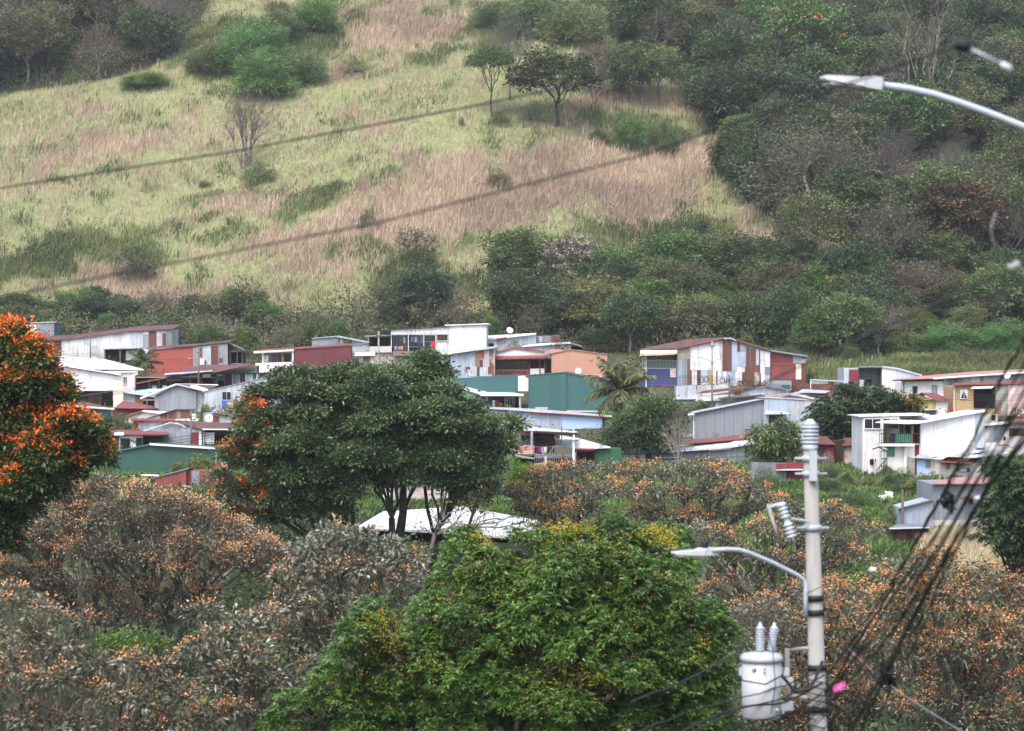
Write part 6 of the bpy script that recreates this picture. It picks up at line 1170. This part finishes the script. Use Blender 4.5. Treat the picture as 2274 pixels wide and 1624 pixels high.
def valley_cover():
    n=60000; y=R.uniform(118,203,n); x=R.uniform(-1,1,n)*(K*y*1.25+2); z=T(x,y)
    fm=leafmat('field_grass_blade',[(.055,.10,.025),(.085,.15,.035),(.135,.20,.06)],.25,.35,.6,.3,.25)
    kk=(x>7)|(y>158); x,y,z=x[kk],y[kk],z[kk]; n=len(x); hh=.38*(.3+1.5*fbm(x*.3,y*.25,61)); V,t,q=blades(n,np.stack([x,y,z],1),hh,.05,.35,3)
    prop(link('field_grass',np_mesh('field_grass',V,t,q,[fm])),'lush green grass on the slope below the houses','grass',kind='stuff')
    n=7000; y=R.uniform(136,147,n); x=R.uniform(22.5,30,n); z=T(x,y); V,t,q=blades(n,np.stack([x,y,z],1),.9*(.5+fbm(x*.4,y*.4,8)),.035,.25,2)
    prop(link('dry_field_grass',np_mesh('dry_field_grass',V,t,q,[leafmat('straw_blades',[(.34,.28,.17),(.46,.39,.25),(.55,.48,.32)],.1,.2)])),'dry straw coloured grass in front of the grey tower shed','grass',kind='stuff')
    n=9000; y=R.uniform(35,172,n); x=R.uniform(-1,1,n)*(K*y*1.1+2); z=T(x,y); dn=fbm(x*.13,y*.1,71); k=(dn>.3)&((y<135)|((x<-4)&(y<190)&(np.abs(x+3)>6))); tips=np.stack([x,y,z+R.uniform(0,1,n)*np.where(y<112,3.2,1.0)],1)[k]
    V,t=clump_leaves(tips,np.tile([0,-.2,.9],(len(tips),1)),16,.7,.3,.15,.2,.7); prop(link('valley_undergrowth',np_mesh('valley_undergrowth',V,t,mats=[Lm['dark']])),'green undergrowth on the valley floor beneath the trees','undergrowth',kind='stuff')
    n=6000; y=R.uniform(203,300,n); x=R.uniform(-1,1,n)*(K*y*1.06); z=T(x,y); dn=fbm(x*.2,y*.2,73); k=dn>.5; tips=np.stack([x,y,z+R.uniform(0,1,n)*.35],1)[k]
    V,t=clump_leaves(tips,np.tile([0,-.2,.9],(len(tips),1)),12,.5,.32,.16,.2,.7); prop(link('yard_weeds',np_mesh('yard_weeds',V,t,mats=[Lm['olive']])),'weeds growing between the houses','undergrowth',kind='stuff')
valley_cover()
# ------------------------------------------------------------------ the street side: pole, transformer, lamps and cables near the camera
galv=plain('galvanised_steel',(.36,.40,.45),.4,.5,.1,8); porc=plain('grey_porcelain',(.42,.47,.53),.25,.6,.08,9); tankp=plain('transformer_grey_paint',(.37,.39,.42),.4,.45,.14,5); rub=plain('black_cable_rubber',(.018,.018,.02),.6,.3); lampg=plain('lamp_housing_grey',(.50,.51,.54),.4,.4,.05,6)
def lathe(b,pts,n=16,m=0):
    """pts: (centre, radius) rings"""
    b.tube([p for p,_ in pts],[r for _,r in pts],n,m)
def shed_stack(a,c,r0,r1,n):
    a=Vector(a);c=Vector(c);L=[]
    for i in range(n):
        for f,r in ((0,r0),(.35,r0),(.5,r1),(.8,r1*.93),(.95,r0)): L.append((a.lerp(c,(i+f)/n),r))
    L.append((c,r0)); return L
YP=28.; m_=PPM(YP)
pt=P(1799,1000,YP); pb=P(1818,1624,YP); dv=(pb-pt).normalized(); gz=float(T(pb.x,YP)); base=pt+dv*((pt.z-gz+.6)/-dv.z)
pole=thing('utility_pole','tall concrete utility pole with a ribbed insulator on top, right of centre','utility pole',(base.x,base.y,gz))
b=MB(); b.tube([base,pt],.15,18,r1=.073); b.build('pole',concp,pole,True)
b=MB(); lathe(b,[(pt,.08),(pt+Vector((0,0,.05)),.085)]+shed_stack(pt+Vector((0,0,.06)),pt+Vector((0,0,.26)),.062,.10,5)+[(pt+Vector((0,0,.27)),.085),(pt+Vector((0,0,.30)),.05),(pt+Vector((0,0,.33)),.03)],20); b.build('insulator',porc,pole,True)
for yy in (1018,1052,1172,1328,1360,1482,1575):
    f=(yy-1000)/624; c=pt.lerp(pb,f); r=.075+.022*f; b=MB(); lathe(b,[(c-dv*.03,r),(c-dv*.03,r+.014),(c+dv*.03,r+.014),(c+dv*.03,r)],18)
    if yy in (1018,1052,1172): b.tube([c+Vector((-.17,-.03,0)),c+Vector((.17,-.03,0))],.014,6)
    b.build('band',galv if yy<1300 else rub,pole,True)
c=P(1803,1034,YP)+Vector((0,-.09,0)); b=MB(); b.box((c.x-.04,c.y-.04,c.z-.16),(c.x+.04,c.y+.02,c.z+.16)); b.build('top_bracket',galv,pole)
c=P(1752,1500,YP); b=MB(); L_=[P(x,y,YP) for x,y in ((1795,1440),(1748,1442),(1750,1545))]; b.tube(L_,.03,6); b.tube([P(1800,1552,YP),P(1750,1545,YP)],.03,6); b.build('transformer_bracket',concp,pole)
b=MB()
for k in range(7):
    y0=1490+k*19; pts=[]
    for i in range(13): a=i*.55+k; cc=pt.lerp(pb,(y0+i*2.5-1000)/624); pts.append(cc+Vector((math.cos(a)*.115,math.sin(a)*.115,0)))
    b.tube(pts,.007,4)
b.build('tie_wire',rub,pole)
# street lamp on the pole
lp=thing('street_lamp','LED street lamp on a bent arm reaching left from the concrete pole','street lamp',P(1789,1360,YP-.1))
pts=[P(x,y,YP-.12-d) for x,y,d in ((1789,1368,0),(1789,1330,0),(1789,1296,0),(1783,1286,0),(1770,1277,.05),(1716,1250,.15),(1664,1228,.3),(1640,1221,.35),(1612,1220,.4),(1582,1222,.45))]
b=MB(); b.tube(pts,.024,10); b.build('arm',galv,lp,True)
def lamp_head(par,tip,back,wd,th):
    """flat LED head: outline from tip to back"""
    tip=Vector(tip);back=Vector(back);ax=(back-tip);L=ax.length;ax.normalize();s=Vector((0,0,1)).cross(ax).normalized();u=ax.cross(s)
    b=MB();prev=None;rings=[]
    for f,w_,t0,t1 in ((0,.35,.2,.1),(.04,.6,.3,.25),(.3,.9,.4,.35),(.62,1,.5,.45),(.68,.9,.95,.5),(.95,.75,1,.5),(1,.5,.8,.3)):
        c=tip+ax*(L*f); rings.append([c+s*wd*w_*.5+u*th*t0*.5*-1*-1,c-s*wd*w_*.5+u*th*t0*.5,c-s*wd*w_*.5-u*th*t1,c+s*wd*w_*.5-u*th*t1])
    for a,c in zip(rings,rings[1:]):
        for i in range(4): b.face([a[i],a[(i+1)%4],c[(i+1)%4],c[i]])
    b.face(rings[0][::-1]);b.face(rings[-1]); b.build('lamp_head',lampg,par)
    b=MB(); c0=tip+ax*L*.08-u*th*.42; c1=tip+ax*L*.6-u*th*.46; b.slab([c0-s*wd*.3,c0+s*wd*.3,c1+s*wd*.38,c1-s*wd*.38],-u*.008); b.build('lens',plain('lamp_lens',(.6,.62,.6),.15,.5,.05),par)
    b=MB(); c=tip+ax*L*.74+u*th*.4; lathe(b,[(c,.035),(c+u*.06,.035),(c+u*.075,.025)],12); b.build('photocell',blackm,par,True)
lamp_head(lp,P(1494,1228,YP-.7),P(1590,1224,YP-.45),.2,.075)
# second lamp, upper right; its post stands outside the frame
YL=21.; gx=P(2440,0,YL).x; l2=thing('street_lamp','grey street lamp arm and head reaching in at the upper right','street lamp',(gx,YL,float(T(gx,YL))))
pts=[P(x,y,YL) for x,y in ((2440,420),(2436,360),(2410,335),(2274,282),(2190,249),(2128,227),(2072,209),(2017,197),(1950,188))]
b=MB(); b.tube(pts,.03,10); b.build('arm',galv,l2,True)
b=MB(); b.tube([Vector((gx,YL,float(T(gx,YL))-.3)),P(2440,300,YL)],.13,14,r1=.09); b.build('post',concp,l2,True); lamp_head(l2,P(1826,172,YL-.15),P(1955,189,YL),.24,.10)
# transformer
tc=P(1691,1523,YP-.35); r=.21; tb=P(1691,1594,YP-.35).z; tt=P(1691,1462,YP-.35).z
tr=thing('transformer','grey pole mounted transformer drum with two ribbed bushings','transformer',(tc.x,tc.y,tb))
b=MB(); V3=lambda z:Vector((tc.x,tc.y,z)); lathe(b,[(V3(tb),r*.9),(V3(tb+.02),r*.97),(V3(tt-.03),r)],28); b.build('tank',tankp,tr,True)
b=MB(); lathe(b,[(V3(tt-.03),r*1.0),(V3(tt-.03),r*1.08),(V3(tt+.015),r*1.08),(V3(tt+.05),r*.9),(V3(tt+.07),r*.3)],28); b.build('lid',tankp,tr,True)
for x,dx,mt in ((1688,0,porc),(1712,.05,porc)):
    c=P(x,1446,YP-.35+(0 if dx==0 else .1)); e=c+Vector((dx*.7,0,.25)); b=MB(); lathe(b,shed_stack(c,e,.032,.05,9)+[(e+Vector((0,0,.02)),.02),(e+Vector((0,0,.05)),.012)],14); b.build('bushing',mt,tr,True)
for sx in (-1,1): 
    b=MB(); z0=tt-.12; b.box((tc.x+sx*r*.98-.03,tc.y-.03,z0-.06),(tc.x+sx*r*.98+.05*max(sx,0)+.03,tc.y+.05,z0+.02)); b.build('lifting_lug',tankp,tr)
for z0 in (tb+.08,tb+.33):
    b=MB(); b.box((tc.x+r*.9,tc.y-.04,z0),(tc.x+r+.12,tc.y+.04,z0+.09)); b.build('mount_bracket',tankp,tr)
for x,z0,rr in ((-.095,tt-.09,.022),(.01,tt-.08,.012),(.01,tt-.12,.012),(.15,tb+.1,.02)):
    yy=tc.y-math.sqrt(max(0,r*r-x*x)); b=MB(); b.tube([Vector((tc.x+x,yy+.03,z0)),Vector((tc.x+x,yy-.02,z0))],rr,10); b.build('bolt',tankp,tr,True)
# cutout fuse
fz=P(1748,1160,YP-.2); cf=thing('cutout_fuse','grey ribbed cutout fuse hanging on the left of the concrete pole','fuse',fz)
A=P(1734,1116,YP-.2); B=P(1759,1194,YP-.2); b=MB(); lathe(b,[(A,.03)]+shed_stack(A,A.lerp(B,.44),.036,.058,4)+[(A.lerp(B,.5),.028)]+shed_stack(A.lerp(B,.56),B,.036,.06,4),16); b.build('insulator',porc,cf,True)
b=MB(); b.tube([P(1710,1137,YP-.25),P(1729,1198,YP-.25)],.017,8); b.build('fuse_tube',plain('fuse_tube_brown',(.30,.27,.25)),cf,True)
b=MB(); b.tube([P(1704,1128,YP-.25),P(1730,1120,YP-.2)],.02,6); b.tube([P(1706,1122,YP-.25),P(1711,1140,YP-.25)],.02,6); b.tube([P(1757,1152,YP-.2),P(1795,1158,YP-.1)],.016,6); b.build('clamp',galv,cf)
# cables
def cable(pts,r,label,group=None,name='cable',mat=None,wob=0,n=6):
    Q=[]
    for (x0,y0,Y0),(x1,y1,Y1) in zip(pts,pts[1:]):
        for i in range(n): f=i/n; Q.append(P(x0+(x1-x0)*f+R.normal(0,wob),y0+(y1-y0)*f+R.normal(0,wob),Y0+(Y1-Y0)*f))
    Q.append(P(*pts[-1])); b=MB(); b.tube(Q,r,6); return prop(b.build(name,mat or rub,None,True,uv=False),label,'cable',group)
cable([(-80,430,15),(0,418,15),(520,336,15),(1050,236,15),(1500,140,15),(2300,-70,15)],.006,'upper of the two long blurred cables crossing the pasture')
cable([(-80,676,12),(0,660,12),(500,562,12),(850,492,12),(1430,343,12),(1830,205,11.5),(2139,97,11)],.0055,'lower of the two long blurred cables crossing the pasture')
cable([(1330,992,13),(1480,932,13),(1700,850,13),(1900,756,13),(2252,592,13),(2330,555,13)],.006,'faint blurred cable rising from the long low house to the right edge')
cable([(2139,97,11),(2175,40,11),(2205,-40,11)],.006,'short cable rising from the clamp to the top edge'); cable([(2139,97,11),(2225,60,11),(2300,-10,11)],.003,'thin cable from the clamp to the upper right corner')
si=thing('strain_insulator','dark cable clamp with a pale rod at the upper right','insulator',P(2139,100,11)); kk=.62; b=MB(); c=P(2136,100,11); lathe(b,[(c+Vector((-.03,0,.012)),.012),(c+Vector((-.02,0,.006)),.028),(c+Vector((.025,0,-.006)),.028),(c+Vector((.037,0,-.012)),.012)],10); b.build('clamp',rub,si,True); b=MB(); b.tube([P(2150,106,11),P(2225,143,11)],.007,6); b.build('rod',galv,si,True); b=MB(); lathe(b,[(P(2222,141,11),.009),(P(2228,145,11),.015),(P(2242,153,11),.014),(P(2247,156,11),.006)],10); b.build('rod_end',lampg,si,True)
pi_=thing('insulator_spool','white spool insulator on the faint cable at the right edge','insulator',P(2252,592,13)); b=MB(); c=P(2252,592,13); lathe(b,[(c+Vector((-.03,0,-.015)),.012),(c+Vector((-.02,0,-.01)),.028),(c,.018),(c+Vector((.02,0,.01)),.028),(c+Vector((.03,0,.015)),.012)],10); b.build('spool',greym,pi_,True); b=MB(); b.tube([P(2225,562,13),P(2205,535,13),P(2200,505,13),P(2212,470,13)],.0035,5); b.build('hook',greym,pi_,True)
GB='black cables rising from the pole to the right'
for k,(pts,r) in enumerate((
 ([(1905,1640,25),(1971,1488,23),(2049,1336,21),(2118,1206,19),(2170,1124,18),(2222,1046,17),(2274,985,16),(2340,905,15)],.012),
 ([(1880,1640,25),(1960,1495,23),(2040,1345,21),(2112,1212,19),(2164,1128,18),(2212,1056,17),(2274,972,16),(2340,880,15)],.009),
 ([(1840,1549,26),(1897,1462,25),(1992,1310,23),(2083,1180,21),(2170,1037,19),(2252,905,17),(2330,780,15)],.010),
 ([(1838,1500,27),(1927,1375,25),(2005,1258,23),(2066,1150,21),(2135,1033,19),(2217,905,17),(2330,720,15)],.009),
 ([(1836,1540,27),(1900,1460,26),(1971,1370,24),(2071,1206,21),(2139,1079,19),(2190,988,18),(2249,886,17),(2300,790,16)],.007),
 ([(1700,1640,27),(1800,1580,26.5),(1900,1500,25),(2000,1380,23),(2118,1225,20),(2274,1010,17),(2340,915,16)],.008),
 ([(1930,1640,24),(1985,1520,23),(2060,1370,21),(2125,1178,19),(2161,1110,18),(2215,1016,17),(2274,917,16)],.006),
 ([(1780,1640,27),(1870,1530,26),(1950,1440,24),(2060,1290,22),(2150,1150,20),(2274,960,17),(2340,850,16)],.006))):
    cable([(x_,y_,Y_*.72) for x_,y_,Y_ in pts],r*.68,('thick' if r>=.009 else 'thin')+' black cable running from the pole up to the right edge',GB+(', thick' if r>=.009 else ', thin'))
for k in range(7):
    o=R.uniform(-30,60); cable([(1700+k*28,1640,19),(1850+k*22,1500+o*.4,18),(1980+k*16,1330+o,16.5),(2100+k*10,1150+o,14.5),(2200+k*6,985+o*.7,13),(2340,720+k*26,11.5)],.0042,'thin black cable running from the pole up to the right edge',GB+', thin')
cable([(1830,1545,27),(1860,1500,26),(1949,1354,24),(2001,1263,22),(2031,1206,21),(2066,1146,20),(2105,1073,19),(2131,1028,18),(2159,977,18),(2190,912,17),(2215,863,17),(2246,798,16),(2274,753,16),(2310,690,15)],.010,'twisted kinked black cable, outermost on the left of the rising bundle',None,'cable',None,2.2,5)
cable([(1884,1440,26),(1949,1501,25),(2014,1549,24),(2118,1614,23),(2200,1660,22)],.005,'grey guy cable slanting down to the right below the cable knot',None,'guy_cable',greym,0)
GL='black cables running from the transformer to the lower left'
for k,(pts,r) in enumerate((([(1400,1560,24),(1530,1508,26),(1642,1447,27.6)],.009),([(1480,1640,25),(1600,1585,26.5),(1661,1567,27.4),(1743,1562,27.5),(1826,1517,27.7)],.012),([(1505,1640,25),(1640,1575,26.5),(1735,1555,27.4),(1830,1500,27.7)],.009),([(1380,1640,24),(1560,1570,26),(1690,1540,27.4),(1826,1490,27.7)],.007),([(1560,1640,26),(1680,1600,27),(1760,1580,27.5),(1822,1545,27.7)],.008))):
    cable(pts,r,'black cable running from the pole past the transformer to the lower left',GL,'cable',None,1.2,5)
cable([(1640,1500,27.2),(1650,1512,27.2),(1700,1520,27.1),(1737,1500,27.2),(1742,1480,27.4)],.008,'loose black cable loop drooping across the transformer drum'); cable([(1700,1388,27.6),(1716,1440,27.3),(1722,1520,27.2),(1712,1585,27.2)],.005,'thin lead running down the transformer from its bushing'); cable([(1736,1500,27.4),(1765,1535,27.4),(1800,1530,27.4),(1818,1490,27.6),(1826,1470,27.7)],.02,'thick taped cable bundle between transformer and pole'); cable([(1734,1118,27.8),(1760,1105,28),(1797,1012,28)],.005,'thin lead from the fuse to the pole top'); cable([(1759,1196,27.8),(1752,1290,27.9),(1720,1350,27.8),(1690,1384,27.7)],.004,'thin lead hanging from the fuse to the bushing')
cable([(1790,1320,27.8),(1880,1275,26),(1990,1215,24),(2050,1190,23)],.004,'thin slack wire from the pole across the coral trees'); cable([(1100,1262,40),(1280,1200,38),(1420,1130,36)],.008,'thin blurred wire crossing above the mango'); cable([(1230,1530,36),(1420,1450,32),(1640,1395,29)],.008,'thin blurred wire crossing the mango toward the transformer')
b=MB(); c=P(1966,1500,23)
for k in range(16): b.tube([c+Vector((R.normal(0,.05),R.normal(0,.04),R.normal(0,.06))) for _ in range(5)],.012,5)
prop(b.build('cable_knot',rub,None,True,uv=False),'black knot of tangled cable in the rising bundle','cable knot')
b=MB(); c=P(2100,1110,19.5)
for k in range(9): b.tube([c+Vector((R.normal(0,.03),R.normal(0,.03),R.normal(0,.05))) for _ in range(5)],.010,5)
prop(b.build('cable_knot',rub,None,True,uv=False),'smaller black cable knot in front of the grey tower shed','cable knot')
for x,y,Y,lab in ((1938,1266,24,'small white spool insulator over the coral trees'),(2169,1107,19,'small white spool insulator in front of the dark drooping tree'),(2090,1108,19.5,'small grey spool insulator left of the pink roof')):
    b=MB(); c=P(x,y,Y); k=.03 if Y>20 else .022; lathe(b,[(c+Vector((-k,0,0)),k*.4),(c+Vector((-k*.8,0,0)),k),(c,k*.7),(c+Vector((k*.8,0,0)),k),(c+Vector((k,0,0)),k*.4)],10); prop(b.build('spool_insulator',lampg,None,True,uv=False),lab,'insulator')
b=MB(); c=P(1864,1530,16.5); u=.036
for i in range(3): b.slab([c+Vector((-u+i*u*.7,0,-u*.6+i*.012)),c+Vector((-u+(i+1)*u*.7,.015*(-1)**i,-u*.5+i*.012)),c+Vector((-u+(i+1)*u*.7,.015*(-1)**i,u*.5+i*.012)),c+Vector((-u+i*u*.7,0,u*.45+i*.012))],(0,.004,0))
prop(b.build('plastic_scrap',plain('pink_plastic',(.75,.13,.42),.5,.3,.1),None),'bright pink plastic scrap caught in the cables beside the pole','plastic scrap')
# ------------------------------------------------------------------ poles and wires inside the town
def town_pole(fr,x,y0,y1,Y,label,r=.09,lamp=None,mat=None,x1=None):
    q=lambda a,b_:(fr[0]+a*fr[2],fr[1]+b_*fr[2]); tp=P(*q(x,y0),Y); bt=P(*q(x1 or x,y1),Y); gz=min(float(T(bt.x,Y)),bt.z)
    t=thing('utility_pole',label,'utility pole',(bt.x,Y,gz)); b=MB(); b.tube([Vector((bt.x,Y,gz-.2)),tp],r,8,r1=r*.75); b.build('pole',mat or woodp,t,True)
    b=MB(); b.box((tp.x-.3,Y-.16,tp.z-.45),(tp.x+.3,Y-.06-.02,tp.z-.37)); b.build('cross_arm',woodp,t)
    for lx,ly,lw in (lamp or []):
        a=P(*q(x,ly+40),Y-.1); c=P(*q(lx,ly),Y-.5); b=MB(); b.tube([a,a.lerp(c,.5)+Vector((0,0,.12)),c],.03,6); b.build('lamp_arm',galv,t,True); b=MB(); d=Vector((1 if lw>0 else -1,0,.15)); b.slab([c+Vector((0,-.1,0)),c+d*.55+Vector((0,-.08,0)),c+d*.55+Vector((0,.08,0)),c+Vector((0,.1,0))],(0,0,.08)); b.build('lamp_head',plain('lamp_head_grey',(.3,.31,.33)),t)
    return tp
town_pole(F1,778,172,440,284,'thin grey pole with lamp arm in front of the long stained house',.07,[(700,282,-1)])
town_pole(F1,1712,338,720,250,'wooden pole with wires in front of the patched end of the red house',.1)
town_pole(F1,1647,880,1185,206,'wooden pole in front of the grey gable of the red trimmed house',.09)
town_pole(F2,1316,195,520,264,'concrete pole left of the white balcony house',.11,[(1240,345,-1)],concp)
town_pole(F4,780,280,860,230,'tall pole with two lamp arms in front of the patchwork house',.1,[(700,428,-1),(820,442,1)],concp)
town_pole(F4,928,570,800,231,'short weathered pole right of the lamp pole by the patchwork house',.09)
town_pole(F3,1212,1085,1430,178,'slim white pole at the corner of the pink porch house',.06,None,whitem)
def tw(fr,pts,Y,lab,grp,r=.014): cable([(fr[0]+x*fr[2],fr[1]+y*fr[2],Y+dy) for x,y,dy in pts],r,lab,grp,'wire',None,0,4)
g='wires strung in front of the patchwork house'
for i in range(6): tw(F4,[(120+i*9,560+i*17,8),(500,580+i*13,2),(780,578+i*9,-.3),(928,590+i*10,0),(1250,640+i*9,6),(1620,690+i*8,10)],230,'thin dark wire strung across the front of the patchwork house',g)
for x,y,lab in ((690,612,'left coil of spare cable on the wires by the patchwork house'),(728,610,'small coil of spare cable next to the lamp pole'),(868,618,'right coil of spare cable by the lamp pole')):
    b=MB(); c=P(F4[0]+x*F4[2],F4[1]+y*F4[2],229.3); b.tube([c+Vector((math.cos(a*.524)*.22,.02*math.sin(a),math.sin(a*.524)*.26)) for a in range(13)],.03,5); prop(b.build('cable_coil',rub,None,True,uv=False),lab,'cable coil')
g='wires strung in front of the tan house'
for i in range(5): tw(F5,[(1020,400+i*18,2),(1250,432+i*12,-1),(1450,436+i*12,-2),(1700,428+i*14,-3)],232,'thin dark wire strung across the tan house front',g)
g='wires running from the white house to the leaning poles'
for i in range(4): tw(F1,[(640,750+i*14,-8),(1000,700+i*12,-4),(1400,640+i*6,2),(1712,560+i*10,9)],240,'thin dark wire from the white house to the wooden pole',g,.02)
for i in range(3): tw(F1,[(1330,1180-i*20,-6),(1647,1140-i*25,0),(2080,1060-i*14,6)],205,'thin wire from the wooden pole over the red trimmed house','wires over the red trimmed house',.018)
for i in range(3): tw(F1,[(500,395+i*22,0),(778,380+i*14,0),(1250,440+i*16,-6),(1712,440+i*18,-33)],283,'thin wire from the lamp pole past the red house','wires past the red house')
for i in range(5): tw(F3,[(760,1130+i*24,-6),(1110,1070+i*20,-2),(1280,1035+i*22,0),(1500,1000+i*22,4)],182,'thin wire strung from the pink house toward the pale blue wall','wires at the pale blue wall',.012)
# ------------------------------------------------------------------ thin air over the valley
g=G('valley_haze'); v=g.n('VolumePrincipled',{'Color':(.82,.87,.95),'Density':.00015,'Anisotropy':.2}); g.t.links.new(v.outputs[0],g.out.inputs[1])
b=MB(); b.box((-435,-125,-22),(445,645,150)); prop(b.build('haze',g.m,None,uv=False),'thin pale haze in the air over the valley','haze',kind='stuff')
